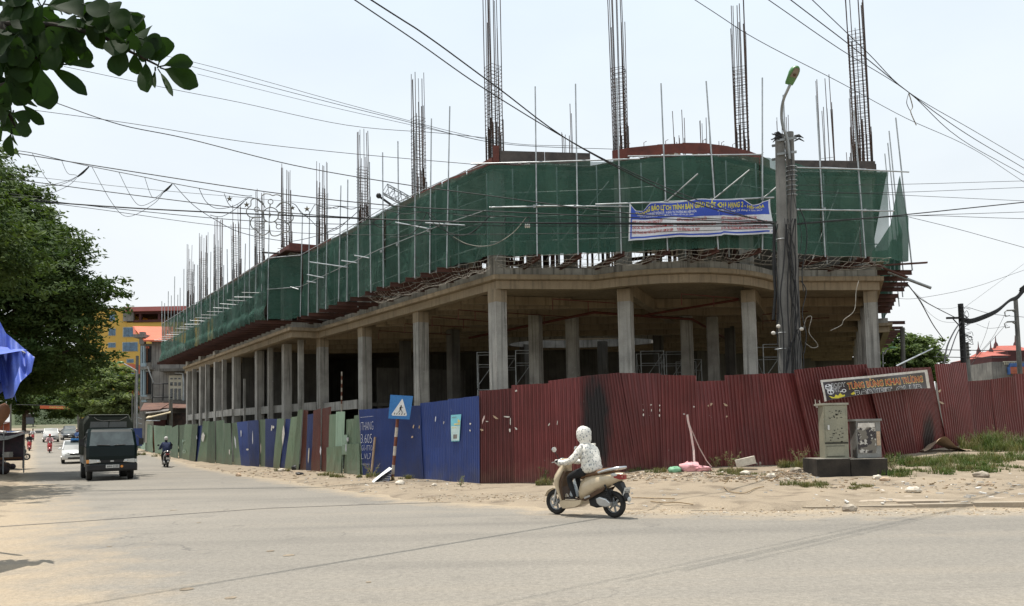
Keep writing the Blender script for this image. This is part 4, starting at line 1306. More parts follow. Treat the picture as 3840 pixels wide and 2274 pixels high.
RS = [(z5(505, 562), 12, 3.5, 0.05, 'paper'), (z5(536, 610), 2, 22, 0, 'paper'), (z5(530, 690), 4, 8, .1, 'paper'), (z5(588, 672), 7, 3, .8, 'paper'), (z5(590, 318), 6, 4, -.5, 'paper'), (z5(395, 568), 12, 4, .5, 'card'), (z5(282, 685), 8, 4, .5, 'card'),
      (z5(285, 585), 3, 16, .25, 'tape_pink'), (z5(318, 605), 5, 2, 0, 'paper'), (z5(975, 617), 2, 9, .1, 'paper'), (z5(897, 632), 2, 8, .5, 'paper'), (z5(1845, 450), 5, 3.5, 0, 'paper'), (z5(1932, 455), 2, 4, 0, 'paper'), (z5(1783, 446), 4, 2, 0, 'paper'), (z5(1780, 500), 2, 4, 0, 'paper'), (z5(1780, 543), 3, 5, 0, 'paper'),
      (z5(1850, 512), 2, 13, .35, 'paper'), (z5(1846, 548), 6, 2, 0, 'paper'), (z5(1933, 498), 1.8, 8, 0, 'paper'), (z5(1931, 548), 2, 6, 0, 'paper'), (z5(2253, 467), 4, 4, .3, 'paper'), (z5(2405, 450), 11, 4, -.6, 'card'), (z5(2408, 558), 7, 3, .9, 'tape_pink'), (z5(2160, 536), 4, 2, 0, 'paper'),
      (z6(45, 452), 11, 4, .5, 'card'), (z6(55, 560), 5, 4, -.5, 'card'), (z6(882, 430), 2, 18, -.12, 'paper'), (z6(918, 440), 2.5, 15, -.2, 'paper'), (z6(905, 470), 9, 2, 0, 'paper'), (z6(930, 540), 2.5, 14, -.25, 'card'), (z6(2025, 320), 7, 4, -.9, 'card'), (z6(2135, 312), 8, 3, .5, 'card'), (z6(2035, 430), 11, 4, .5, 'card'), (z6(2150, 420), 9, 3.5, -.8, 'card'), (z6(2181, 350), 1.6, 10, 0, 'paper')]
for c, w, h, a, mat in RS: scrap(red, quad(c[0], c[1], w, h, a), mat, .10 if c[0] < 3480 else .14)
for c, w, h, a, mat in (((1641, 1573), 2, 14, .1, 'chalk'), ((1672, 1586), 2, 6, .2, 'paper'), ((1772, 1590), 3, 4, 0, 'paper'), ((1771, 1615), 2, 4, 0, 'paper'), ((1558, 1600), 3, 8, .3, 'card'), ((1580, 1602), 2, 6, 0, 'card'), ((1553, 1640), 3.5, 4, .3, 'card')):
    scrap(blue, quad(c[0], c[1], w, h, a), mat, .075)
def flat_text(parent, body, x0, y0, x1, h, mat, off=.08, name='chalk_writing', slope=0.0, offset=.0, shear=0):
    a, b = foot(x0), foot(x1)
    n = Vector((b.y - a.y, a.x - b.x, 0)).normalized()
    if n.y > 0: n = -n
    mb = MB()
    def surf(u, v, lift): return PW(lerp(x0, x1, u), y0 + slope * u - v * h, a.xy, b.xy) + n * (off + lift)
    text_on(mb, surf, body, 0, 1, 0, 1, 0, .0, offset, shear)
    mb.build(name, mat, parent)
flat_text(blue, '1THANG', 1358, 1616, 1407, 33, 'chalk', slope=-4, offset=-.024)
flat_text(blue, '3.605', 1361, 1663, 1402, 36, 'chalk', slope=-1, offset=-.022)
flat_text(blue, 'Gỗ-ITTO', 1363, 1690, 1404, 20, 'chalk', offset=-.024)
flat_text(blue, 'L.VL7', 1362, 1722, 1398, 22, 'chalk', offset=-.024)
for x in range(12):
    scrap(blue, quad(1359 + x * 4.2, 1566 - x * .4, 1.4, .8), 'chalk', .075); 
    if x < 9: scrap(blue, quad(1364 + x * 3.4, 1741, 1.2, .8), 'chalk', .075)
for body, x, y, x1, h in (('ĐT', 690, 1668, 704, 30), ('0', 692, 1700, 704, 22)):
    flat_text(mixed, body, x, y, x1, h * .6, 'sheet_pale', off=.13, offset=.0)
for c, w, h, a, mat in ((z4(680, 850), 5, 16, .1, 'paper'), (z4(1438, 840), 5, 30, .06, 'paper'), (z4(1330, 770), 2, 12, .1, 'paper'), (z4(1346, 760), 3, 5, .3, 'paper'), (z4(1100, 970), 4, 4, 0, 'paper'), (z4(1040, 820), 2, 12, 0, 'chalk'), (z4(1150, 860), 1.5, 22, 0, 'chalk'), (z4(985, 900), 2, 20, -.1, 'chalk'), (z4(1680, 1030), 3, 30, .06, 'post_white'), (z4(1228, 960), 1.5, 22, 0, 'post_white'), (z4(1795, 980), 3, 14, 0, 'chalk'), (z4(2035, 955), 1.5, 14, 0, 'chalk'), (z4(2046, 875), 1.2, 9, 0, 'chalk'), (z4(2054, 875), 1.2, 9, 0, 'chalk'), (z4(620, 855), 2, 8, 0, 'chalk'), (z4(930, 990), 2, 10, 0, 'paper')):
    scrap(mixed, quad(c[0], c[1], w, h, a), mat, .16)
# poster on the blue sheets
post = thing('wall_poster', 'pale blue and yellow paper poster stuck on the blue hoarding', 'poster', tuple(foot(1720)), world=True)
def psurf(u, v, lift=0):
    a, b = foot(1690), foot(1750)
    n = Vector((b.y - a.y, a.x - b.x, 0)).normalized()
    if n.y > 0: n = -n
    px = lerp(lerp(1701, 1741, u), lerp(1702, 1733, u), 1 - v)
    py = lerp(lerp(1656, 1655, u), lerp(1557, 1554, u), v)
    return PW(px, py, a.xy, b.xy) + n * (.085 + .012 * math.sin(u * 5 + v * 3) + .02 * (1 - v) * u + lift)
MB().sheet(psurf, 6, 10).build('paper', 'poster_blue', post)
mb = MB(); mb.sheet(lambda u, v: psurf(.05 + .9 * u, .03 + .55 * v, .003), 4, 6); mb.build('lower_panel', 'poster_pale', post)
mb = MB(); mb.sheet(lambda u, v: psurf(.3 + .65 * u, .62 + .05 * v, .004), 4, 2); mb.sheet(lambda u, v: psurf(.65 + .3 * u, .70 + .13 * v * (1 - .5 * u), .004), 4, 3); text_on(mb, psurf, 'TOLDOP', .12, .65, .5, .04, 0, .005); mb.build('yellow_print', 'ink_cream', post)
mb = MB(); text_on(mb, psurf, 'THÔNG TIN', .08, .5, .88, .045, 0, .005); mb.build('grey_print', 'plaster_grey', post); MB().sheet(lambda u, v: psurf(.3 + .4 * u, .1 + .16 * v, .0045), 2, 2).build('grey_square', 'plaster_grey', post)
# red and white tape hanging from a nail on the red sheets
mb = MB()
for pts, w in (([(2577, 1556), (2580, 1580), (2590, 1620), (2601, 1690), (2603, 1735)], .026), ([(2580, 1580), (2596, 1620), (2622, 1680), (2650, 1730), (2668, 1752)], .011)):
    q = [PY(x, y, 22.25 - .012 * i * i) for i, (x, y) in enumerate(pts)]
    v = []
    for p_ in q: v += [p_ + Vector((-w, 0, 0)), p_ + Vector((w, -.02, .01))]
    k = len(q)
    mb.add(v, [(2 * i, 2 * i + 1, 2 * i + 3, 2 * i + 2) for i in range(k - 1)])
tag(mb.build('barrier_tape', 'tape_pink'), 'faded pink and white barrier tape dangling from the red hoarding', 'tape')

# ------------------------------------------------------------------ torn club banner on the red sheets
cb = thing('club_banner', 'torn black banner with red and yellow lettering hung askew on the red hoarding', 'banner', tuple(foot(3280)), world=True)
CT = [(0, 1427), (.5, 1409), (1, 1388)]
CBt = [(0, 1508), (.05, 1501), (.12, 1497), (.3, 1484), (.5, 1475), (.75, 1462), (.95, 1457), (1, 1457)]
FULL = [(0, 1511), (1, 1472)]
def csurf(u, v, lift=0.0):                           # v=1 top, v=0 lower hem of the untorn cloth
    px = lerp(lerp(3072, 3470, u), lerp(3088, 3487, u), 1 - v)
    py = lerp(interp(FULL, u), interp(CT, u), v)
    A, B = foot(3072), foot(3487)
    a, b = PY(px, 1440, interp([(3060, 22.25), (3230, 22.5), (3380, 23.7), (3490, 24.9)], px)), 0
    p = PY(px, py, a.y)
    return p + Vector((-.05, -1, 0)).normalized() * (.10 + .02 * math.sin(u * 17 + v * 4) + lift)
def tear(u): return (interp(FULL, u) - interp(CBt, u)) / (interp(FULL, u) - interp(CT, u))
mb = MB(); mb.sheet(lambda u, v: csurf(u, lerp(tear(u), 1, v)), 50, 10); cl = mb.build('cloth', 'paper', cb)
mb = MB(); mb.sheet(lambda u, v: csurf(lerp(.02, .972, u), lerp(tear(lerp(.02, .972, u)) + .004, .90, v), .003), 50, 10); sub('black_field', mb, 'banner_black', cl)
for wd, x0, x1 in (('TƯNG', .235, .395), ('BỪNG', .415, .575), ('KHAI', .593, .733), ('TRƯƠNG', .748, .945)):
    mb = MB(); text_on(mb, csurf, wd, x0, x1, .49, .27, 0, .008, .055); sub('word_outline', mb, 'ink_cream', cl)
    mb = MB(); text_on(mb, csurf, wd, x0 + .004, x1 - .004, .505, .255, 0, .012, .012); sub('word', mb, 'ink_red', cl)
def clipped(body, x0, x1, y0, h, lift, offset, mat, name):
    mb = MB(); text_on(mb, lambda u, v, l: Vector((u, v, l)), body, x0, x1, y0, h, 0, lift, offset)
    bm = bmesh.new()
    me = mb.mesh('c'); bm.from_mesh(me); bpy.data.meshes.remove(me)
    bmesh.ops.triangulate(bm, faces=bm.faces)
    a, b = x0, x1
    ya, yb = tear(a) + .012, tear(b) + .012
    nrm = Vector((-(yb - ya), b - a, 0)).normalized()
    geom = bm.verts[:] + bm.edges[:] + bm.faces[:]
    bmesh.ops.bisect_plane(bm, geom=geom, plane_co=(a, ya, 0), plane_no=nrm, clear_inner=True)
    out = MB().add([csurf(v.co.x, max(v.co.y, tear(v.co.x) + .004), v.co.z) for v in bm.verts], [tuple(v.index for v in f.verts) for f in (bm.verts.index_update(), bm.faces)[1]])
    bm.free()
    sub(name, out, mat, cl)
for wd, x0, x1 in (('B', .295, .345), ('O', .35, .405), ('D', .41, .46), ('Y', .465, .52), ('F', .525, .57), ('I', .577, .59), ('T', .595, .645), ('C', .68, .74), ('L', .75, .795), ('U', .805, .86), ('B', .87, .925)):
    clipped(wd, x0, x1, .095, .30, .006, .05, 'ink_white', 'club_name_outline')
    clipped(wd, x0 + .005, x1 - .005, .11, .28, .010, .012, 'ink_black', 'club_name')
mb = MB()
text_on(mb, csurf, 'BODY', .095, .225, .63, .17, 0, .006, .05); text_on(mb, csurf, 'FIT', .10, .165, .43, .16, 0, .006, .05)
blob = lambda cx, cy, rx, ry, k=12: [(cx + rx * math.cos(2 * math.pi * i / k) * (1 + .12 * (i % 2)), cy + ry * math.sin(2 * math.pi * i / k)) for i in range(k)]
def patch(mb, pts, lift, m=0): mb.add([csurf(x, y, lift) for x, y in pts], [tuple(range(len(pts)))], m)
patch(mb, blob(.065, .66, .034, .14), .0055); patch(mb, blob(.072, .45, .03, .13), .0055); patch(mb, blob(.20, .44, .02, .08), .0055); patch(mb, [(.16, .42), (.2, .47), (.2, .43), (.16, .38)], .0058)
sub('logo', mb, 'ink_white', cl)
mb = MB()
text_on(mb, csurf, 'BODY', .098, .222, .635, .16, 0, .009, .005); text_on(mb, csurf, 'FIT', .103, .162, .435, .15, 0, .009, .005)
for x, y, rx, ry in ((.058, .74, .01, .04), (.05, .64, .013, .03), (.075, .66, .012, .025), (.066, .58, .014, .02), (.06, .43, .008, .06), (.085, .42, .008, .06), (.20, .44, .01, .045)): patch(mb, blob(x, y, rx, ry), .0095)
sub('logo_drawing', mb, 'ink_black', cl)
mb = MB(); patch(mb, [(.07, .16), (.045, .28), (.095, .19), (.115, .31), (.135, .24), (.16, .36), (.18, .25), (.20, .27), (.2, .2), (.13, .13)][::-1], .006); patch(mb, [(.255, .27), (.285, .36), (.30, .26), (.27, .22)], .006)
sub('yellow_burst', mb, 'ink_yellow', cl)

# ------------------------------------------------------------------ pedestrian sign, fallen sign
sg = thing('crossing_sign', 'blue square pedestrian crossing sign on a leaning red and white post', 'road sign', tuple(PZ(1470, 1812, 0)), world=True)
D0 = 25.3
bp, tp = PY(1470, 1815, D0), PY(1497, 1500, D0 + .15)
tp_, n = bp.lerp(tp, 1.0), 9
for i in range(n):
    a, b = bp.lerp(tp, i / n), bp.lerp(tp, (i + 1) / n)
    if i == 0: a = a + Vector((0, 0, -.3))
    MB().cyl(a, b, .05, n=10).build('post_band', 'post_red' if i % 2 == 0 else 'post_white', sg)
def ssurf(u, v, lift=0.0):
    tl, tr, bl2, br2 = (1464, 1481), (1549, 1486), (1456, 1570), (1536, 1574)
    px = lerp(lerp(bl2[0], br2[0], u), lerp(tl[0], tr[0], u), v); py = lerp(lerp(bl2[1], br2[1], u), lerp(tl[1], tr[1], u), v)
    return PY(px, py, D0 - .08 - lift)
q = [ssurf(u, v, l) for l in (0, -.03) for u, v in ((0, 0), (1, 0), (1, 1), (0, 1))]
MB().add(q, [(0, 1, 2, 3), (7, 6, 5, 4), (0, 4, 5, 1), (1, 5, 6, 2), (2, 6, 7, 3), (3, 7, 4, 0)]).build('plate', 'sign_blue', sg)
tri_pts = [(.14, .19), (.15, .15), (.19, .13), (.80, .14), (.84, .17), (.84, .21), (.57, .83), (.545, .85), (.52, .83)]
MB().add([ssurf(u, v, .006) for u, v in tri_pts], [tuple(range(9))]).build('triangle', 'sign_white', sg)
mb = MB()
def pq(pts): mb.add([ssurf(u, v, .012) for u, v in pts], [tuple(range(len(pts)))])
pq([(.53 + .025 * math.cos(i), .565 + .03 * math.sin(i)) for i in [k * .785 for k in range(8)]])
pq([(.49, .40), (.55, .40), (.56, .53), (.50, .54)]); pq([(.55, .50), (.63, .46), (.63, .48), (.56, .53)]); pq([(.50, .53), (.465, .47), (.475, .40), (.49, .40), (.485, .46), (.51, .50)])
pq([(.53, .40), (.56, .36), (.61, .27), (.64, .28), (.58, .38), (.55, .41)]); pq([(.49, .41), (.48, .34), (.42, .28), (.43, .265), (.51, .33), (.53, .40)])
for x in (.26, .37, .48, .60, .72): pq([(x - .02, .18), (x + .015, .18), (x + .035, .26), (x + .005, .26)])
mb.build('walking_figure', 'ink_black', sg)
mb = MB(); fs = thing('fallen_sign', 'fallen ribbed sign panel lying against the foot of the crossing sign', 'sign panel', tuple(PY(1430, 1810, 25.2)), world=True)
fa, fb, fc, fd = PY(1387, 1822, 24.7), PY(1456, 1822, 24.75), PY(1470, 1765, 25.1), PY(1462, 1758, 25.25)
ff = PY(1440, 1776, 25.3)
up = Vector((0, 0, .012))
mb.add([fa, fb, fc, ff, PY(1400, 1805, 25.25)], [(0, 1, 2, 3, 4)]); mb.build('dark_face', 'sign_back', fs)
MB().add([fa - Vector((0, .02, 0)), PY(1399, 1800, 25.3), PY(1460, 1752, 25.4), PY(1471, 1758, 25.1), PY(1432, 1785, 24.9)], [(0, 4, 3, 2, 1)]).build('rim', 'sign_white', fs)
for k in range(7):
    a = fa.lerp(ff, .15 + k * .12); b = fb.lerp(fc, .1 + k * .12)
    MB().cyl(a + Vector((0, -.012, .01)), b + Vector((0, -.012, .01)), .011, n=4).build('rib', 'steel_grey', fs)
MB().cyl(PY(1391, 1800, 28.0), PY(1407, 1640, 28.2), .045, n=6).build('leaning_plank', 'timber_pale', blue)

# ------------------------------------------------------------------ cabinets on their black plinth
cz = .16
pl = thing('cabinet_plinth', 'soot-black concrete plinth in two blocks under the street cabinets', 'plinth', tuple(PY(3200, 1795, 20.2)), world=True)
def pbox(mb, x0, x1, yt, yb, d, depth, m=0, tilt=0):
    a, b = PY(x0, yb, d), PY(x1, yb, d)
    t = PY(x0, yt, d)
    mb.hexa([(a.x, a.y), (b.x, b.y), (b.x + .02, b.y + depth), (a.x + .02, a.y + depth)], a.z, t.z, m)
    return a, b, t
for x0, x1 in ((3066, 3191), (3194, 3332)):
    mb = MB(); pbox(mb, x0, x1, 1724, 1802, 19.6, 1.0); mb.build('block', 'soot_block', pl)
    mb = MB(); a, b, t = PY(x0, 1724, 19.6), PY(x1, 1724, 19.6), 0
    mb.hexa([(a.x + .02, a.y + .02), (b.x - .02, b.y + .02), (b.x - .02, b.y + .98), (a.x + .02, a.y + .98)], a.z + .001, a.z + .012); mb.build('block_top', 'block_top', pl)
zt = PY(3100, 1724, 19.6).z + .012
def cabinet(name, label, x0, x1, yt, d, depth, mat):
    a, b, t = PY(x0, 1700, d), PY(x1, 1700, d), PY(x0, yt, d)
    o = thing(name, label, 'cabinet', ((a.x + b.x) / 2, d, zt), world=True)
    MB().hexa([(a.x, d), (b.x, d), (b.x + .06, d + depth), (a.x + .06, d + depth)], zt, t.z).build('body', mat, o)
    return o, a.x, b.x, t.z
o, x0, x1, z1 = cabinet('street_cabinet', 'tall grey-green metal street cabinet with a door lock on the black plinth', 3094, 3184, 1520, 19.95, .5, 'cabinet')
W = x1 - x0
MB().box(x0 - .02, x1 + .03, 19.92, 20.5, z1, z1 + .05).build('lid', 'cabinet_lid', o)
dr = MB().box(x0 + .03, x1 - .06, 19.935, 19.955, zt + .42, z1 - .02).build('door', 'cabinet', o)
sub('handle', MB().box(x0 + .08, x0 + .13, 19.915, 19.94, z1 - .62, z1 - .50), 'chrome', dr)
MB().box(x0 + .01, x1 - .01, 19.944, 19.956, zt + .36, zt + .40).build('seam', 'cabinet_seam', o)
pn = MB().box(x0 + .05, x1 - .12, 19.937, 19.955, zt + .06, zt + .30).build('lower_panel', 'cabinet', o)
for zz in (zt + .05, zt + .305): sub('seam', MB().box(x0 + .04, x1 - .11, 19.936, 19.952, zz - .006, zz + .006), 'cabinet_seam', pn)
mb = MB()
rr = random.Random(3)
for _ in range(46):
    x, z = rr.uniform(x0 + .12, x1 - .15), z1 - rr.choice((rr.uniform(.15, .35), rr.uniform(.6, .95)))
    mb.box(x, x + rr.uniform(.01, .05), 19.931, 19.936, z, z + rr.uniform(.008, .03))
mb.build('glue_marks', 'cabinet_seam', o, 'stuff')
o, x0, x1, z1 = cabinet('street_cabinet', 'short steel street cabinet covered in peeling black posters on the black plinth', 3216, 3306, 1580, 19.95, .55, 'steel_grey')
MB().box(x0 - .03, x1 + .03, 19.91, 20.55, z1, z1 + .05).build('lid', 'steel_grey', o)
MB().box(x0 + .02, x1 - .13, 19.935, 19.955, zt + .12, z1 - .04).build('door', 'peeled_poster', o)
MB().box(x0 + .03, x1 - .15, 19.929, 19.936, z1 - .16, z1 - .05).build('grey_notice', 'paper', o)
MB().box(x1 - .11, x1 - .02, 19.935, 19.955, zt + .3, zt + .65).build('torn_bill', 'card', o)
# ------------------------------------------------------------------ twin concrete pole with street lamp
DP = 24.6
def ppt(px, py, d=DP): return PY(px, py, d)
tw = thing('utility_pole', 'twin concrete utility pole wrapped in cables behind the red hoarding', 'utility pole', (ppt(2960, 1760).x, DP, .3), world=True)
for xa, xb, yt, d, r0, r1 in ((2924, 2946, 508, DP, .145, .195), (2960, 2988, 498, DP + .12, .13, .175)):
    t, b = PY(xa, yt, d), PY(xb, 1420, d)
    b = t + (b - t) * ((t.z - .2) / (t.z - b.z))
    n = 12
    pts = [t.lerp(b, i / n) for i in range(n + 1)]
    MB().tube(pts, [lerp(r0, r1, i / n) for i in range(n + 1)], 14).build('pole', 'concrete_pole', tw)
for y in (530, 582):
    p = ppt(2943, y)
    MB().obox((p.x, p.y - .17, p.z), (.62, .05, .07), (1, 0, .12)).obox((p.x, p.y + .3, p.z), (.62, .05, .07), (1, 0, .12)).build('clamp_band', 'galv_dull', tw)
for y in (628, 645, 662, 680, 700, 716, 734, 900, 1250, 1310):
    p = PY(2968 if y < 800 else 2930, y, DP + .12 if y < 800 else DP)
    MB().torus(p, .17 if y < 800 else .19, .012, 'z', 16, 5).build('steel_band', 'galv', tw)
rr = random.Random(11)
for s_ in (-1, 1):                                   # connector heads at the top
    mb = MB()
    for k in range(7 if s_ < 0 else 4):
        p = ppt(2926 if s_ < 0 else 2972, 515 + rr.uniform(-8, 22)); p.y -= .15
        q = ppt(2943 + s_ * rr.uniform(45, 62), 530 + rr.uniform(-20, 18)); q.y -= .25
        m_ = p.lerp(q, .5) + Vector((0, 0, rr.uniform(0, .12)))
        mb.tube([p, m_, q], [.02, .035, .012], 5)
    mb.build('cable_connectors', 'cable', tw)
def strand(pts, r=.014, parent=None, mat='cable', name='cable'):
    k = [Vector(p) for p in pts]
    out = []
    for i in range(len(k) - 1):                      # Catmull-Rom
        p0, p1, p2, p3 = k[max(0, i - 1)], k[i], k[i + 1], k[min(len(k) - 1, i + 2)]
        for j in range(6):
            t = j / 6
            out.append(.5 * ((2 * p1) + (p2 - p0) * t + (2 * p0 - 5 * p1 + 4 * p2 - p3) * t * t + (3 * p1 - p0 - 3 * p2 + p3) * t ** 3))
    out.append(k[-1])
    return MB().tube(out, r, 4, cap=False).build(name, mat, parent)
for k in range(10):
    x = rr.uniform(2925, 3000)
    off = -.24 - rr.uniform(0, .08)
    pts = []
    y = rr.choice((540, 800, 830, 850))
    xx = rr.uniform(2925, 2975)
    while y < 1400:
        pts.append(ppt(xx, y) + Vector((0, off, 0)))
        y += rr.uniform(90, 170)
        xx = lerp(xx, x, .5) + rr.uniform(-14, 14)
    pts.append(ppt(x, 1420) + Vector((0, off, 0)))
    strand(pts, rr.choice((.010, .014, .018, .022)), tw)
for pts in ([(2900, 840), (2888, 900), (2898, 1000), (2905, 1100), (2908, 1180), (2900, 1260)], [(2905, 850), (2893, 940), (2904, 1060), (2902, 1200), (2905, 1300)], [(2985, 790), (3008, 850), (3012, 930), (2995, 1020), (3000, 1100)],
            [(2990, 1060), (3010, 1100), (2995, 1180), (3010, 1260), (3002, 1330)], [(2960, 830), (2940, 900), (2960, 1000), (2950, 1100), (2975, 1200), (2955, 1300), (2935, 1390)], [(2980, 1240), (2955, 1290), (2940, 1330), (2934, 1400)], [(2970, 1230), (2990, 1290), (3000, 1350), (2998, 1410)]):
    strand([ppt(x, y) + Vector((0, -.3, 0)) for x, y in pts], .017, tw)
for pts in ([(3000, 1240), (3010, 1200), (3030, 1195), (3020, 1250), (3048, 1290), (3052, 1305), (3030, 1308), (3005, 1290)], [(3205, 1060), (3195, 1100), (3188, 1170), (3150, 1205), (3140, 1225), (3100, 1245)]):
    strand([ppt(x, y) + Vector((0, -.3, 0)) for x, y in pts], .011, tw, 'rope')
for px, py in ((2886, 1255), (2905, 1230), (2990, 1240)):
    p = ppt(px, py) + Vector((0, -.35, 0)); MB().sphere(p, (.07, .05, .06), 7, 5).build('tape_wad', 'paper', tw)
MB().tube([ppt(2904, 850), ppt(2902, 1000), ppt(2908, 1100), ppt(2900, 1200)], .05, 6).build('conduit', 'black', tw)
# lamp
lp = thing('street_lamp', 'green street lamp on a curved arm at the top of the twin pole', 'street lamp', tuple(ppt(2950, 600)), world=True)
strand([ppt(2951, 608) + Vector((0, -.25, 0)), ppt(2944, 540) + Vector((0, -.25, 0)), PY(2935, 470, DP - .3), PY(2931, 420, DP - .4), PY(2938, 375, DP - .6), PY(2955, 335, DP - .8), PY(2963, 318, DP - .85)], .045, lp, 'galv_dull', 'arm')
a, b = PY(2958, 318, DP - .8), PY(2992, 250, DP - 1.15)
d = (b - a).normalized(); u = d.cross(Vector((.25, -.55, -.8))).normalized(); w = u.cross(d)
if w.z < 0: w = -w
prof = [(0, .15, .03), (.08, .16, .10), (.35, .17, .14), (.6, .18, .19), (.8, .16, .19), (.95, .10, .13), (1.02, .03, .05)]
rings = []
for t, hw, hh in prof:
    c = a.lerp(b, t) if t <= 1 else b + d * (t - 1) * (b - a).length
    rings.append([c + u * hw * math.cos(q) + w * (hh * math.sin(q) if q < math.pi else -.025 * abs(math.sin(q))) for q in [2 * math.pi * i / 14 for i in range(14)]])
MB().loft(rings, 0, True).build('housing', 'lamp_green', lp)
c0, c1 = a.lerp(b, .42) - w * .03, a.lerp(b, .92) - w * .03
MB().loft([[c0 + u * .13, c0 - u * .13, c0 - u * .13 + w * .02, c0 + u * .13 + w * .02], [c1 + u * .1, c1 - u * .1, c1 - u * .1 + w * .02, c1 + u * .1 + w * .02]], 0, False).build('lens', 'lamp_glass', lp)
MB().sphere(c0.lerp(c1, .3) - w * .02, (.05, .05, .03), 8, 5).build('bulb', 'seat_brown', lp)
# two poles down the right-hand street
for name, label, d, top, bot, r, mat in (('utility_pole', 'black wooden-looking pole smothered in cables right of the market hall', 40, (3602, 1140), (3618, 1430), .16, 'black'), ('utility_pole', 'slim grey power pole with insulator arms at the right edge', 46, (3808, 1118), (3825, 1400), .14, 'concrete_pole'), ('utility_pole', 'thin grey pole just behind the cable-smothered black pole', 60, (3626, 1284), (3636, 1420), .14, 'concrete_pole')):
    t, b = PY(*top, d), PY(*bot, d)
    o = thing(name, label, 'utility pole', (b.x, d, 0), world=True)
    b2 = t + (b - t) * ((t.z - .2) / (t.z - b.z))
    MB().cyl(t, b2, r * .8, r * 1.1, 10).build('pole', mat, o)
    if d == 40:
        MB().obox(PY(3576, 1193, d - .1), (.72, .1, .1), (1, 0)).build('cross_arm', 'black', o)
        MB().cyl(PY(3574, 1197, d - .1), PY(3600, 1225, d - .1), .03, n=5).cyl(PY(3618, 1255, d - .2), PY(3646, 1267, d - .2), .03, n=5).build('bracket', 'black', o)
        for k in range(14):
            p = t.lerp(b, .08 + .035 * k)
            strand([p + Vector((rr.uniform(-.3, .4), -.25, rr.uniform(-.2, .3))) for _ in range(4)], .012, o, 'cable', 'cable_tangle')
    elif d == 46:
        for y in (1163, 1206):
            q = PY(3812, y, d); e = PY(3776, y + 2, d)
            MB().cyl(q, e, .05, n=6).cyl(q + Vector((0, 0, -.2)), q.lerp(e, .5), .04, n=5).tube([e, e + Vector((-.15, 0, -.1)), e + Vector((-.1, 0, -.35)), e + Vector((.15, 0, -.3))], .03, 5).build('insulator_arm', 'steel_grey', o)
    else:
        for k in range(5): MB().obox(PY(3626 + k * .6, 1290 + k * 13, d - .1), (.5, .1, .06), (1, 0)).build('cross_arm', 'black', o)
# small far lamp by the right wing
o = thing('street_lamp', 'small green street lamp in front of the tree at the right', 'street lamp', (PY(3308, 1400, 56).x, 56, 0), world=True)
b = PY(3309, 1330, 56)
strand([(b.x, 56, 0), (b.x, 56, b.z - .4), b + Vector((.15, 0, 0)), PY(3325, 1312, 56), PY(3340, 1307, 56)], .05, o, 'galv_dull', 'arm')
MB().sphere(PY(3346, 1305, 56), (.35, .15, .09), 8, 5).build('head', 'lamp_green', o)

# ------------------------------------------------------------------ overhead wires: each hangs in the upright plane between two supports
def wire(label, A, B, pts, r=.012, mat='cable', name='overhead_wire', cat='wire', group=None, ends=True):
    q = [PW(x, y, A, B) for x, y in pts]
    for i, j, at_end in ((0, 1, False), (-1, -2, True)):  # lines that leave the picture run on to their next support
        if not (0 < pts[i][0] < 3840) or pts[i][1] < 0:
            e = q[i] + (q[i] - q[j]).normalized() * (22 if pts[i][1] > 0 else 7)
            q = q + [e] if at_end else [e] + q
    o = strand(q, r, None, mat, name)
    return tag(o, label, cat, group)
PT = (ppt(2945, 800).x, DP - .3)
WL = (-24.0, 26.5)
W1 = [('thick black cable crossing low over the street to the twin pole', [(-200, 735), (0, 746), (500, 781), (1015, 806), (1700, 832), (2300, 838), (2905, 838)], .022),
      ('black cable passing just above the flower ornament to the netting', [(-200, 545), (0, 566), (470, 640), (1015, 722), (1500, 774), (2000, 800), (2400, 818), (2905, 836)], .016),
      ('cable through the middle of the flower ornament towards the twin pole', [(-200, 650), (0, 667), (500, 732), (1015, 793), (1500, 826), (2000, 838), (2905, 846)], .014),
      ('lower thin cable under the thick one across the street', [(-200, 715), (0, 733), (500, 790), (1015, 833), (1700, 846), (2905, 850)], .011),
      ('lowest thin cable sagging over the far end of the street', [(0, 738), (400, 790), (800, 845), (1200, 878), (1700, 880), (2400, 872), (2905, 856)], .009),
      ('faint thin line above the thick cable at the left', [(0, 650), (500, 705), (900, 740), (1500, 790), (2400, 836), (2905, 846)], .007)]
for l, p, r in W1: wire(l, WL, PT, p, r)
FARB = (9.5, 24.1)
for l, p, r in (('uppermost thin line from the leaves to the rebar above the corner', [(340, 165), (720, 232), (1400, 418), (1860, 530), (2150, 548)], .008),
                ('second thin line from the leaves towards the rebar above the corner', [(720, 250), (1200, 375), (1500, 450), (1860, 537), (2300, 560)], .009),
                ('third thin line from the leaves towards the rebar above the corner', [(740, 278), (1200, 392), (1600, 482), (1860, 540)], .007),
                ('thin line crossing behind the leaf tips above the street', [(240, 250), (620, 330), (900, 385), (1300, 470), (1650, 500), (1850, 521)], .009),
                ('thick line dropping from the leaves past the rebar cages', [(215, 388), (450, 468), (700, 520), (1100, 620), (1500, 690), (1800, 730), (2350, 800), (2905, 832)], .015),
                ('thin line running level from the leaves to the corner cage', [(100, 410), (500, 465), (900, 530), (1300, 575), (1790, 618)], .010)):
    wire(l, WL, PT, p, r)
NA = (-5.5, 8.5)
for l, p, r in (('left one of two cables dropping from the top edge to the market front', [(1300, -20), (1560, 155), (1850, 355), (2250, 590), (2600, 745), (2905, 845)], .013),
                ('right one of two cables dropping from the top edge to the market front', [(1360, -20), (1600, 135), (1860, 325), (2180, 555), (2600, 760), (2905, 838)], .016)):
    wire(l, NA, PT, p, r)
UA, UB = (4.2, 13.4), (17.0, 25.2)
KN = (3405, 345)
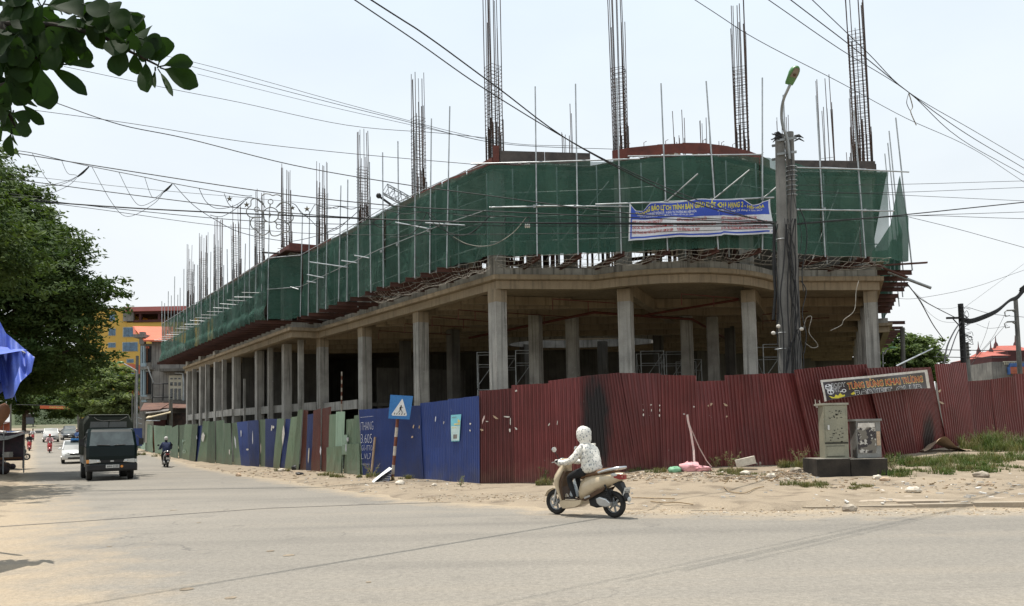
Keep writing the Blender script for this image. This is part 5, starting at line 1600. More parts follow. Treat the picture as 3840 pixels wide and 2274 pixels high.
for l, p, r in (('first of the cables falling from the top edge to the tied knot at the right', [(2860, -15), (3150, 185), KN, (3600, 520), (3880, 680)], .010),
                ('second of the cables falling from the top edge to the tied knot at the right', [(2945, -15), (3200, 180), KN, (3620, 500), (3880, 655)], .012),
                ('third of the cables falling from the top edge to the tied knot at the right', [(3030, -15), (3250, 195), KN, (3650, 490), (3880, 625)], .010),
                ('lone thin line crossing the tall right-hand rebar cage', [(2590, -10), (2840, 150), (3150, 310), (3400, 445), (3650, 560), (3880, 710)], .008)):
    wire(l, UA, UB, p, r)
strand([PW(3408, 350, UA, UB), PW(3400, 385, UA, UB), PW(3412, 415, UA, UB)], .008, bpy.data.objects['overhead_wire'], 'cable', 'loose_end')
o = strand([PW(3408, 350, UA, UB), PW(3422, 400, UA, UB), PW(3415, 420, UA, UB), PW(3436, 470, UA, UB)], .012, None, 'rope', 'wire_tie'); tag(o, 'frayed string hanging from the knot of cables at the upper right', 'string')
RB = (24.5, 30.0)
for i, (l, p, r) in enumerate((('top level line leaving the netting to the right edge', [(2990, 695), (3370, 692), (3880, 678)], .008), ('second level line leaving the netting to the right edge', [(2990, 728), (3370, 722), (3880, 702)], .008), ('third line leaving the netting to the right edge', [(2990, 715), (3370, 732), (3880, 756)], .008),
                  ('thick cable rising from the twin pole to the right edge', [(2990, 842), (3370, 808), (3880, 755)], .018), ('upper of two thin cables from the twin pole to the right edge', [(2990, 840), (3400, 811), (3880, 794)], .009), ('lower of two thin cables from the twin pole to the right edge', [(2990, 838), (3420, 810), (3880, 822)], .009), ('thin cable sloping down from the net corner to the right edge', [(3410, 815), (3600, 862), (3880, 940)], .009))):
    wire(l, PT, RB, p, r)
K0, K1 = (17.0, 32.0), (22.6, 39.8)
for l, p, r, m_ in (('thick cable from the outrigger ends to the black pole', [(3400, 1062), (3445, 1115), (3505, 1152), (3590, 1195)], .022, 'cable'), ('thick cable dropping steeply behind the red hoarding', [(3400, 1062), (3450, 1130), (3500, 1220), (3545, 1282)], .020, 'cable'),
                 ('thin loop of wire below the thick cables at the right', [(3445, 1115), (3480, 1170), (3530, 1205), (3580, 1210)], .007, 'cable'), ('wire running from the building to the top of the black pole', [(3400, 1070), (3500, 1150), (3560, 1158), (3595, 1150)], .006, 'cable'), ('cable bundle climbing from the hoarding to the black pole', [(3540, 1370), (3552, 1300), (3580, 1240), (3605, 1205)], .035, 'cable'), ('second cable bundle climbing from the hoarding to the black pole', [(3545, 1350), (3560, 1330), (3585, 1260), (3608, 1215)], .025, 'cable'),
                 ('slack line from the cable bundle back to the tree', [(3545, 1285), (3530, 1310), (3510, 1335)], .012, 'cable'), ('pale pole-like line slanting up in front of the tree', [(3360, 1374), (3430, 1340), (3497, 1308)], .03, 'galv')):
    wire(l, K0, K1, p, r, m_)
K2, K3 = (22.6, 39.8), (34, 46)
for i, y in enumerate((0, 5, 10, 14)):
    wire(('top', 'upper middle', 'lower middle', 'bottom')[i] + ' strand of the heavy cable bundle between the two right-hand poles', K2, K3, [(3610, 1192 + y), (3640, 1198 + y), (3690, 1182 + y), (3740, 1160 + y * .8), (3785, 1125 + y * .5), (3815, 1108 + y), (3850, 1065 + y * 1.5), (3890, 1035 + y * 2)], .035 if i != 1 else .05)
for l, p, r in (('thin line from the net corner rising to the right edge', [(3365, 1120), (3450, 1118), (3650, 1078), (3880, 1000)], .009), ('thin diagonal line from the black pole up to the right edge', [(3625, 1148), (3750, 1056), (3880, 960)], .007), ('upper level line behind the black pole', [(3510, 1312), (3700, 1315), (3820, 1316)], .02), ('lower level line behind the black pole', [(3500, 1339), (3700, 1342), (3780, 1340)], .02), ('slack wire from the upper insulator arm down to the roofs', [(3772, 1172), (3720, 1270), (3650, 1345)], .012), ('slack wire from the lower insulator arm down to the roofs', [(3775, 1215), (3700, 1300), (3640, 1370)], .012), ('straight wire from the cable bundle to the roofs', [(3710, 1205), (3690, 1270), (3640, 1380)], .010), ('curved wire sagging between the two right-hand poles', [(3660, 1215), (3710, 1232), (3780, 1222)], .008), ('line leaving the slim power pole at the right edge', [(3620, 1150), (3720, 1178), (3840, 1190), (3890, 1195)], .012)):
    wire(l, K2, K3, p, r)

# ------------------------------------------------------------------ festoon with flower ornament
WF0, WF1 = (-22.0, 26.1), (8.0, 24.6)
fest = thing('festoon', 'string of looped festoon cable with a bare wire flower and metal stars over the street', 'festoon', tuple(PW(1015, 800, WF0, WF1)), world=True)
def fl(pts, r=.011, name='festoon_cable', mat='cable'): return strand([PW(x, y, WF0, WF1) for x, y in pts], r, fest, mat, name)
c = lambda x, y: (x / 1.6489, y / 1.6489)
fl([c(40, 925), c(190, 945), c(380, 990), c(550, 1028), c(740, 1066), c(900, 1098), c(1070, 1135), c(1230, 1165), c(1390, 1192), (920, 735), (945, 735)], .012)
for k, (ax, ay, tx, ty) in enumerate(((30, 935, 480, 1090), (200, 950, 480, 1088), (380, 990, 475, 1086), (60, 1200, 482, 1092), (735, 1066, 1010, 1188), (895, 1098, 1005, 1185), (570, 1035, 1012, 1190))):
    mx_, my = (ax * .5 + tx * .5), max(ay, ty) + (60 if ax < 250 else 85 if ax in (735,) else 40 if ax != 570 else 150)
    if ay == 1200: mx_, my = 260, 1215
    if ax == 380: my = 1078
    fl([c(ax, ay), c(lerp(ax, mx_, .55), lerp(ay, my, .72)), c(mx_, my), c(lerp(mx_, tx, .7), lerp(my, ty, .5)), c(tx, ty)], .008)
for ax, ay, tx, ty in ((480, 1090, 550, 1030), (1010, 1186, 1065, 1137)):
    for k in range(3): fl([c(ax, ay + 3 * k), c(lerp(ax, tx, .5), lerp(ay, ty, .5) + 6 * k), c(tx, ty + 2 * k)], .014)
z8 = lambda x, y: (550 + x / 1.9787, 600 + y / 1.9787)
for pts in ([(200, 180), (340, 330), (500, 440), (700, 540), (1000, 600), (1160, 590), (1400, 520), (1484, 455)], [(390, 215), (440, 310), (520, 360), (640, 345), (740, 285)], [(575, 250), (610, 330), (660, 355), (720, 310), (760, 280)], [(470, 410), (560, 420), (680, 350), (740, 290)],
            [(740, 280), (800, 285), (850, 320), (880, 355)], [(1075, 320), (1110, 340), (1150, 400), (1200, 405), (1240, 345), (1260, 335), (1400, 360), (1430, 345), (1484, 352)], [(1100, 330), (1150, 390), (1220, 450), (1280, 500), (1420, 510)]):
    fl([z8(*p) for p in pts], .010)
for pts in ([(1484, 455), (1560, 470)],): pass
z3 = lambda x, y: (1200 + x / 2.4729, 500 + y / 2.4729)
for pts in ([(0, 680), (80, 700), (170, 680), (290, 705), (385, 690), (490, 830), (600, 870), (740, 740)], [(60, 920), (230, 830), (380, 700)], [(385, 690), (400, 710), (500, 810)], [(490, 830), (600, 720), (690, 730), (800, 750), (990, 735), (1100, 830), (1250, 990), (1420, 1045), (1560, 1045), (1700, 990)], [(990, 735), (930, 850), (850, 930), (760, 960), (650, 965)], [(1000, 740), (1070, 850), (1250, 940), (1400, 925), (1560, 780)]):
    fl([z3(*p) for p in pts], .011)
z7 = lambda x, y: (1700 + x / 2.12, 400 + y / 2.12)
for pts in ([(0, 860), (100, 870), (300, 875), (430, 870), (590, 885)], [(0, 1035), (100, 1090), (220, 1112), (340, 1090), (480, 1000), (580, 880)], [(0, 1030), (140, 1010), (230, 930), (290, 870)], [(420, 870), (400, 930), (370, 950)], [(590, 870), (610, 890), (595, 930)]):
    fl([z7(*p) for p in pts], .012, mat='rope' if pts[0][1] > 1030 else 'cable')
for k in (575, 590, 603): MB().sphere(PW(*z7(k, 950), WF0, WF1), (.03, .03, .07), 6, 5).build('bulb', 'paper', fest)
# flower
zf = lambda x, y: (800 + x / 4.9475, 650 + y / 4.9475)
def flo(pts, closed=False, r=.017):
    q = [PW(*zf(*p), WF0, WF1) for p in pts]
    if closed: q += [q[0]]
    return strand(q, r, fest, 'steel_grey', 'flower_tube')
flo([(1065 + 145 * math.cos(a), 775 + 137 * math.sin(a)) for a in [2 * math.pi * i / 14 for i in range(14)]], True)
for x, y in ((1062, 530), (805, 670), (1315, 725), (895, 975), (1212, 992)): flo([(x + 46 * math.cos(a), y + 44 * math.sin(a)) for a in [2 * math.pi * i / 9 for i in range(9)]], True, .014)
for p in ([(950, 620), (905, 520), (900, 430), (960, 385), (1040, 390), (1100, 415), (1170, 400), (1240, 420), (1278, 480), (1250, 560), (1160, 640)], [(965, 640), (900, 550), (830, 485), (750, 475), (700, 510), (695, 600), (630, 660), (615, 730), (660, 800), (740, 820), (890, 815)],
          [(880, 820), (760, 825), (700, 870), (690, 950), (730, 1020), (800, 1050), (850, 1120), (910, 1150), (980, 1130), (1035, 1070), (1040, 960)], [(1040, 960), (1050, 1080), (1080, 1150), (1150, 1165), (1220, 1145), (1290, 1105), (1370, 1090), (1415, 1030), (1390, 950), (1320, 890), (1200, 850)], [(1180, 620), (1240, 560), (1320, 545), (1400, 570), (1445, 640), (1450, 740), (1480, 800), (1470, 870), (1400, 910)]):
    flo(p)
for a, b in (((1055, 575), (1050, 640)), ((850, 690), (920, 715)), ((1270, 735), (1205, 745)), ((930, 940), (965, 885)), ((1185, 960), (1145, 900)), ((1205, 745), (1200, 850))): flo([a, b], r=.02)
p = PW(*zf(1047, 775), WF0, WF1); MB().loft([[p + Vector((.02 * math.cos(a) * s_, .02 * math.sin(a) * s_, z)) for a in (0, 2.1, 4.2)] for z, s_ in ((-.1, .1), (0, 2.2), (.1, .1))]).build('pendant', 'steel_grey', fest)
for x, y, s_ in ((300, 475, 1), (618, 585, 1), (1472, 645, .8), (1738, 665, 1)):
    p = PW(*zf(x, y), WF0, WF1)
    v = [p + Vector((math.sin(math.pi * k / 5) * (.115 if k % 2 == 0 else .045) * s_, 0, math.cos(math.pi * k / 5) * (.115 if k % 2 == 0 else .045) * s_)) for k in range(10)]
    v += [p + Vector((0, -.04, 0)), p + Vector((0, .04, 0))]
    MB().add(v, [(k, (k + 1) % 10, 10) for k in range(10)] + [((k + 1) % 10, k, 11) for k in range(10)]).build('star', 'star_metal', fest)
# ------------------------------------------------------------------ trees and plants
NP = np.random.RandomState(5)
def leaf_mesh(name, pos, nrm, size, mat, parent, fold=.25):
    """one bent four-sided leaf per point"""
    n = len(pos)
    nrm = nrm / np.linalg.norm(nrm, axis=1, keepdims=True)
    ref = NP.normal(size=(n, 3))
    u = np.cross(nrm, ref); u /= np.linalg.norm(u, axis=1, keepdims=True)
    w = np.cross(nrm, u)
    s_ = (size * NP.uniform(.6, 1.3, n))[:, None]
    v = np.stack([pos - u * s_, pos + w * s_ * .45 - nrm * s_ * fold, pos + u * s_, pos - w * s_ * .45 - nrm * s_ * fold], 1).reshape(-1, 3)
    idx = np.arange(n)[:, None] * 4
    f = np.concatenate([idx + np.array([0, 1, 2]), idx + np.array([0, 2, 3])], 0)
    me = bpy.data.meshes.new(name)
    me.from_pydata(v.tolist(), [], f.tolist())
    return link(name, me, mat, parent)
def crown(name, lobes, n, size, mat, parent, droop=.3, clump=.55, per=30):
    """lobes: (centre, radii). Boughs over each lobe, twig sprays on every bough, leaves round every spray"""
    vol = np.array([r[0] * r[1] + r[1] * r[2] + r[0] * r[2] for c, r in lobes])
    nb = max(12, n // (per * 9))
    k = NP.choice(len(lobes), nb, p=vol / vol.sum())
    C_ = np.array([c for c, r in lobes])[k]; Rr = np.array([r for c, r in lobes])[k]
    d = NP.normal(size=(nb, 3)); d /= np.linalg.norm(d, axis=1, keepdims=True)
    bough = C_ + d * Rr * NP.uniform(.55, 1.1, (nb, 1))
    sp = np.repeat(bough, 9, 0) + NP.normal(size=(nb * 9, 3)) * np.array([clump, clump, clump * .45]) * 1.25
    sd = np.repeat(d, 9, 0)
    pos = np.repeat(sp, per, 0) + NP.normal(size=(len(sp) * per, 3)) * np.array([clump, clump, clump * .5]) * .42
    nr = np.repeat(sd, per, 0) * .35 + NP.normal(size=pos.shape) * .4 + np.array([0, 0, .8])
    return leaf_mesh(name, pos, nr, np.full(len(pos), size), mat, parent)
def trunk(mb, a, b, r0, r1, bend=.2, n=7, seed=0):
    r = random.Random(seed)
    a, b = Vector(a), Vector(b)
    o = Vector((r.uniform(-1, 1), r.uniform(-1, 1), 0)) * bend
    mb.tube([a.lerp(b, i / n) + o * math.sin(i / n * 3.1) for i in range(n + 1)], [lerp(r0, r1, i / n) for i in range(n + 1)], 8)
def tree(name, label, base, lobes, n, size, mat, tr=.28, fork=3.0, seed=1, clump=.55, group=None):
    t = thing(name, label, 'tree', base, world=True, group=group)
    mb = MB()
    top = Vector((base[0], base[1], base[2] + fork))
    trunk(mb, (base[0], base[1], base[2] - .3), top, tr, tr * .75, .15, seed=seed)
    for i, (c, r) in enumerate(lobes): trunk(mb, top - Vector((0, 0, .15 * (i % 4))), (c[0], c[1], c[2] + r[2] * .2), tr * .5, .04, .4, seed=seed + i)
    mb.build('trunk', 'bark', t)
    crown('crown', lobes, n, size, mat, t, clump=clump)
    return t
def at(px, py, d): return tuple(PY(px, py, d))
# big roadside tree on the left
Ls = []
for px, py, d, rx, rz in ((60, 760, 36, 1.6, 1.3), (-60, 700, 37, 2.6, 1.8), (40, 900, 36, 2.6, 1.6), (220, 930, 35, 1.4, 1.0), (150, 1050, 36, 2.4, 1.6), (330, 1060, 35, 1.3, 1.1), (20, 1120, 37, 3.0, 2.0), (320, 1180, 35.5, 1.6, 1.3), (180, 1270, 37, 2.6, 1.6), (-80, 1300, 38, 3.2, 2.2), (300, 1330, 36, 1.5, 1.0), (60, 1400, 39, 2.8, 1.0), (220, 1385, 40, 1.6, .7), (-150, 1000, 36, 3, 2.4), (150, 880, 37, 1.6, 1.3)):
    Ls.append((at(px - 45, py, d), (rx * .85, rx * 1.1, rz * .9)))
tree('roadside_tree', 'large dense dark green tree overhanging the left side of the street', (-26.2, 37.5, .2), Ls, 110000, .125, 'leaf_dark', .4, 4.2, 3, .5)
OT = [((-17.6, 24.5, 7.5), (2.6, 3.0, 1.6)), ((-17.4, 22.5, 8.6), (2.4, 2.6, 1.6)), ((-18.0, 27.0, 8.8), (2.2, 2.4, 1.4)), ((-20.5, 26.5, 9.2), (2.6, 2.6, 1.6)), ((-17.4, 22.6, 8.0), (1.8, 1.8, 1.2))]
tree('roadside_tree', 'tree just outside the left edge that shades the near road', (-20.4, 24.6, .1), OT, 22000, .13, 'leaf_dark', .25, 4.5, 53, .5)
LT = [(at(px, py, d), (rx, rx * 1.2, rz)) for px, py, d, rx, rz in ((330, 1400, 92, 2.6, 1.6), (410, 1430, 90, 2.6, 1.6), (470, 1470, 88, 1.9, 2.0), (400, 1520, 90, 2.6, 1.4), (480, 1540, 88, 1.5, 1.2))]
tree('street_tree', 'pale green leafy tree behind the green truck', at(430, 1630, 90)[:2] + (1.2,), LT, 16000, .28, 'leaf_mid', .25, 3.2, 9, .6)
LT = [(at(px, py, d), (rx, rx * 1.2, rz)) for px, py, d, rx, rz in ((310, 1460, 100, 2.2, 1.4), (370, 1530, 99, 2.4, 1.3), (330, 1500, 102, 1.8, 1.2))]
tree('street_tree', 'darker grey-green tree left of the pale one behind the green truck', at(300, 1640, 101)[:2] + (1.4,), LT, 10000, .28, 'leaf_right', .25, 3.0, 19, .6)
LT = [(at(px, py, d), (rx, rx * 1.2, rz)) for px, py, d, rx, rz in ((190, 1500, 150, 4, 2.6), (130, 1490, 155, 4, 3), (70, 1470, 150, 5, 3.6), (240, 1505, 150, 4, 2.4), (30, 1500, 155, 4, 2.5), (290, 1500, 152, 4, 2.6))]
tree('street_tree', 'dark spreading tree shading the far end of the street', at(90, 1600, 152)[:2] + (3.5,), LT, 15000, .42, 'leaf_dark', .4, 4.0, 29, .9)
LT = [(at(px, py, d), (rx, rx * 1.2, rz)) for px, py, d, rx, rz in ((3390, 1330, 66, 1.9, 1.5), (3380, 1290, 66, 1.3, 1.0), (3440, 1330, 66, 1.6, 1.4), (3330, 1360, 66, 1.4, 1.1), (3490, 1370, 67, 1.3, 1.0), (3420, 1390, 66, 2.0, 1.2), (3520, 1390, 67, .9, .7))]
tree('garden_tree', 'round leafy tree behind the hoarding right of the market hall', at(3410, 1600, 66.5)[:2] + (0,), LT, 22000, .18, 'leaf_right', .3, 4.5, 39, .4)
# wooded bank closing the street
pos, nr = [], []
for k in range(9000):
    px, t = NP.uniform(60, 330), NP.uniform(0, 1)
    top = 1530 + 14 * math.sin(px * .05) + 10 * vnoise(px * .08, 2)
    p = PY(px, lerp(1612, top, t), 235 + 12 * t + NP.uniform(-3, 3))
    pos.append(tuple(p)); nr.append((NP.normal() * .5, -.6 + NP.normal() * .4, .7))
leaf_mesh('far_wood', np.array(pos), np.array(nr), np.full(len(pos), .6), 'leaf_far', None)['kind'] = 'stuff'
MB().sheet(lambda u, v: PY(lerp(40, 345, u), lerp(1625, 1540 + 10 * math.sin(u * 15), v), 252 + 8 * v), 30, 4).build('hillside', 'leaf_far', kind='structure')

# near branch with big leaves, hanging into the picture at the upper left
alm = thing('almond_tree', 'overhanging branch with large dark oval leaves at the upper left', 'tree', (-6.6, 6.2, .1), world=True)
mb = MB()
trunk(mb, (-6.6, 6.2, -.1), (-6.2, 6.1, 4.6), .16, .10, .12, seed=2)
BR = [[(-6.2, 6.1, 4.4), at(-300, 120, 6.2), at(0, 90, 6.1), at(200, 95, 6.0), at(370, 130, 5.95), at(480, 190, 5.9), at(590, 245, 5.9)], [(-6.2, 6.1, 4.2), at(-250, 330, 6.1), at(-40, 350, 6.0), at(30, 420, 6.0), at(60, 480, 6.0)], [at(0, 90, 6.1), at(90, 180, 6.0), at(160, 240, 5.95)], [at(-40, 350, 6.0), at(40, 310, 5.9), at(70, 390, 5.9)]]
for b in BR:
    k = len(b); mb.tube(b, [lerp(.035, .008, i / (k - 1)) for i in range(k)], 6)
mb.build('branch', 'bark_dark', alm)
def big_leaf(base, tip, width, cup, roll, nu=9):
    base, tip = Vector(base), Vector(tip)
    d = tip - base; L = d.length; d.normalize()
    side = d.cross(Vector((0, -1, 0)))
    if side.length < .1: side = d.cross(Vector((0, 0, 1)))
    side.normalize(); n = side.cross(d)
    side, n = side * math.cos(roll) + n * math.sin(roll), n * math.cos(roll) - side * math.sin(roll)
    v, f = [], []
    for i in range(nu + 1):
        t = i / nu
        w = width * interp([(0, .06), (.12, .22), (.3, .58), (.5, .88), (.65, 1.0), (.78, .98), (.88, .82), (.95, .55), (1, .12)], t)
        c = base + d * (.06 + .94 * t) * L - Vector((0, 0, 1)) * .10 * L * t * t + n * (.05 * L * math.sin(t * 3))
        for s_ in (-1, -.5, 0, .5, 1): v.append(c + side * w * s_ + n * cup * w * (s_ * s_) + n * .04 * w * math.sin(t * 9 + s_ * 3))
    for i in range(nu):
        for j in range(4): f.append((i * 5 + j, i * 5 + j + 1, i * 5 + j + 6, i * 5 + j + 5))
    return MB().add(v, f, 0, True).cyl(base - d * .03, base + d * .08 * L, .006, n=4)
LV = []                                              # leaves read off the photograph: base px, tip px, half width px
zl = lambda x, y: (x / 1.6489, y / 1.6489)
for bx, by, tx, ty, w in ((1000, 410, 1195, 370, 40), (1005, 425, 1228, 500, 50), (980, 400, 1035, 215, 48), (905, 330, 925, 205, 48), (880, 300, 915, 150, 48), (800, 215, 840, 60, 55), (700, 150, 690, 0, 58), (610, 120, 535, 0, 62), (520, 120, 420, -10, 70), (790, 240, 700, 330, 60), (760, 290, 740, 455, 55), (830, 320, 850, 450, 34), (900, 380, 915, 550, 42), (960, 430, 960, 530, 12), (985, 440, 1070, 570, 14), (640, 160, 590, 280, 55), (470, 230, 560, 380, 36), (400, 400, 585, 395, 24), (300, 410, 540, 560, 34), (250, 410, 310, 655, 60), (220, 400, 200, 590, 55),
                          (350, 260, 345, 420, 62), (330, 200, 540, 290, 45), (290, 120, 420, 210, 55), (200, 60, 330, 140, 60), (300, 30, 460, 50, 60), (180, 180, 60, 250, 60), (120, 120, 10, 60, 70), (100, 220, -20, 320, 70), (200, 250, 100, 370, 60), (150, 420, 40, 500, 60), (140, 500, 30, 600, 62), (130, 560, 200, 640, 45), (130, 640, 275, 755, 28), (90, 600, 0, 720, 60), (80, 700, 60, 800, 48), (85, 790, 200, 795, 38), (70, 820, 60, 950, 34), (75, 820, 110, 890, 12), (20, 780, -20, 850, 30), (60, 20, 160, -60, 70), (20, 40, -60, -40, 80), (240, 10, 200, -70, 70), (380, 80, 340, -40, 60), (30, 380, -60, 430, 70), (60, 300, 140, 390, 55), (850, 220, 800, 150, 40), (930, 300, 870, 260, 36), (560, 160, 470, 150, 50), (480, 180, 400, 120, 50), (420, 220, 300, 300, 55), (260, 330, 150, 330, 55), (40, 480, -40, 560, 60), (20, 640, -60, 660, 60), (700, 180, 760, 90, 44), (610, 90, 640, 180, 40), (850, 330, 960, 300, 40), (700, 230, 640, 130, 40), (130, 330, 20, 420, 58), (140, 150, 230, 240, 58)):
    LV.append((bx, by, tx, ty, w))
rr = random.Random(21)
for k in range(70):                                  # dense inner part of the spray
    x = rr.choice((rr.uniform(-60, 470), rr.uniform(-60, 250), rr.uniform(300, 900)))
    lo = interp([(-60, 760), (60, 800), (150, 540), (300, 420), (470, 270), (620, 240), (780, 330), (900, 380)], x)
    hi = interp([(-60, -60), (560, -40), (700, 60), (820, 150), (900, 230)], x)
    y = rr.uniform(hi, lo - 60)
    a = rr.uniform(-.4, 3.5)
    L = rr.uniform(110, 190)
    LV.append((x, y, x + math.cos(a) * L * .9, y + abs(math.sin(a)) * L, rr.uniform(40, 62)))
for bx, by, tx, ty, w in LV:
    d = 5.95 + rr.uniform(-.22, .22)
    b, t = PY(*zl(bx, by), d), PY(*zl(tx, ty), d + rr.uniform(-.18, .18))
    big_leaf(b, t, w / 1.6489 * d / F * 1.3, rr.uniform(.1, .35), rr.uniform(-.35, .35)).build('leaf', 'leaf_big', alm)
for k in range(40):                                  # more of the same branch outside the frame
    b = Vector((rr.uniform(-5.8, -4.2), rr.uniform(5.6, 6.7), rr.uniform(4.0, 5.1)))
    t = b + Vector((rr.uniform(-.25, .25), rr.uniform(-.2, .2), rr.uniform(-.22, .05)))
    big_leaf(b, t, .07, .2, rr.uniform(-.6, .6)).build('leaf', 'leaf_big', alm)

# grass and weeds on the right-hand bank
def blades(name, spots, mat, h=.16, seed=1):
    r = random.Random(seed)
    v, f = [], []
    for x, y, rad_, n, hh in spots:
        for _ in range(n):
            a, q = r.uniform(0, 6.28), rad_ * math.sqrt(r.random())
            bx, by = x + math.cos(a) * q, y + math.sin(a) * q * .7
            bz = ground_z(bx, by) - .01
            L = hh * r.uniform(.5, 1.25); th = r.uniform(0, 6.28); ln = L * r.uniform(.2, .8)
            dx, dy = math.cos(th), math.sin(th)
            w = .006 + .004 * r.random()
            o = len(v)
            v += [(bx - dy * w, by + dx * w, bz), (bx + dy * w, by - dx * w, bz), (bx + dx * ln * .4 + dy * w * .8, by + dy * ln * .4 - dx * w * .8, bz + L * .6), (bx + dx * ln * .4 - dy * w * .8, by + dy * ln * .4 + dx * w * .8, bz + L * .6), (bx + dx * ln, by + dy * ln, bz + L * .95)]
            f += [(o, o + 1, o + 2, o + 3), (o + 3, o + 2, o + 4)]
    me = bpy.data.meshes.new(name)
    me.from_pydata(v, [], f)
    return link(name, me, mat, kind='stuff')
def gspot(px, py, z=.35): p = gp(px, py); return p.x, p.y
SP, SG = [], []
for px, py, z, r_, n, h in ((3370, 1745, .4, .7, 900, .22), (3440, 1735, .5, .7, 900, .22), (3520, 1740, .5, .9, 1100, .2), (3600, 1730, .6, 1.0, 1100, .2), (3680, 1725, .6, 1.0, 1100, .2), (3760, 1720, .65, 1.0, 1000, .2), (3560, 1770, .35, .8, 700, .16), (3650, 1765, .35, .7, 700, .16), (3780, 1760, .4, .8, 700, .16), (3330, 1780, .25, .45, 500, .2), (3400, 1785, .25, .4, 400, .14), (3690, 1690, .85, .8, 900, .4), (3730, 1682, .85, .9, 1100, .5), (3780, 1675, .9, .9, 1000, .5), (3830, 1690, .9, 1.0, 700, .35)): SG.append((*gspot(px, py, z), r_, n, h))
for px, py, z, r_, n, h in ((3010, 1820, .16, .5, 500, .13), (3050, 1825, .15, .35, 400, .12), (3160, 1828, .15, .5, 350, .08), (3250, 1830, .15, .45, 300, .07), (2740, 1775, .3, .6, 420, .16), (2820, 1780, .25, .45, 300, .14), (2990, 1755, .4, .5, 420, .22), (2480, 1770, .35, .5, 260, .14), (2390, 1765, .4, .3, 200, .15), (2050, 1808, .12, .35, 260, .2), (2010, 1822, .1, .3, 220, .2), (1395, 1790, .1, .5, 260, .22), (1500, 1800, .1, .5, 240, .18), (1280, 1790, .1, .4, 200, .2), (1210, 1787, .1, .4, 160, .16), (1045, 1770, .1, .5, 200, .2), (545, 1705, .3, 2.2, 900, .3), (560, 1712, .3, 2.0, 600, .25)): SP.append((*gspot(px, py, z), r_, n, h))
rg_ = random.Random(77)
def scatter(sp, k):
    out = []
    for x, y, r_, n, h in sp:
        m_ = max(2, int(n / 60))
        for _ in range(m_):
            q = r_ * 1.15 * math.sqrt(rg_.random()); a = rg_.uniform(0, 6.28)
            out.append((x + q * math.cos(a), y + q * .75 * math.sin(a), rg_.uniform(.08, .24), int(n / m_ * rg_.uniform(.4, 1.6) * k), h * rg_.uniform(.35, 1.15)))
    return out
blades('grass_patch', scatter(SG, .8), 'grass_green', seed=2)
blades('dry_grass', scatter(SP, 1.0) + scatter(SG, .35), 'grass', seed=3)
def weed(label, px, py, z, h, n, seed):
    p = gp(px, py); r = random.Random(seed)
    gz = ground_z(p.x, p.y)
    t = thing('weed', label, 'plant', (p.x, p.y, gz), world=True)
    mb, pos, nr = MB(), [], []
    for k in range(n):
        a = r.uniform(0, 6.28); L = h * r.uniform(.6, 1.1)
        tip = Vector((p.x + math.cos(a) * L * .55, p.y + math.sin(a) * L * .3, gz + L))
        b = Vector((p.x, p.y, gz)); mid = b.lerp(tip, .5) + Vector((0, 0, .08 * h))
        mb.tube([b, mid, tip], [.006, .005, .003], 4, cap=False)
        for i in range(9):
            q = b.lerp(tip, .25 + .75 * r.random()); pos.append(tuple(q + Vector((r.uniform(-.05, .05), r.uniform(-.05, .05), r.uniform(-.03, .04))))); nr.append((r.uniform(-.6, .6), r.uniform(-.8, .2), .7))
    mb.build('stems', 'straw', t)
    leaf_mesh('leaves', np.array(pos), np.array(nr), np.full(len(pos), .032), 'weed', t)
for l, px, py, z, h, n, s_ in (('leafy weed at the foot of the red sheets left of the scooter', 2030, 1812, .1, .48, 8, 1), ('spiky dry weed beside the leafy one left of the scooter', 2065, 1800, .15, .45, 9, 2), ('dry seeding weed left of the tall cabinet', 3000, 1750, .42, .55, 10, 3), ('tall dry weed against the red sheets at the far right', 3740, 1672, .9, .65, 12, 4), ('bushy weed on the mound at the right edge', 3800, 1680, .9, .55, 14, 5), ('small weed below the poster on the blue sheets', 1728, 1826, .03, .28, 5, 6), ('grassy weed by the fallen sign', 1395, 1795, .1, .5, 12, 7), ('dry weed beside the foam block', 2745, 1760, .4, .45, 9, 8), ('dry weed between plinth and tall cabinet', 3085, 1745, .4, .5, 7, 9), ('dry weed right of the black plinth', 3350, 1770, .3, .4, 9, 10), ('weed under the pink tape', 2685, 1755, .42, .35, 8, 11)):
    weed(l, px, py, z, h, n, s_)
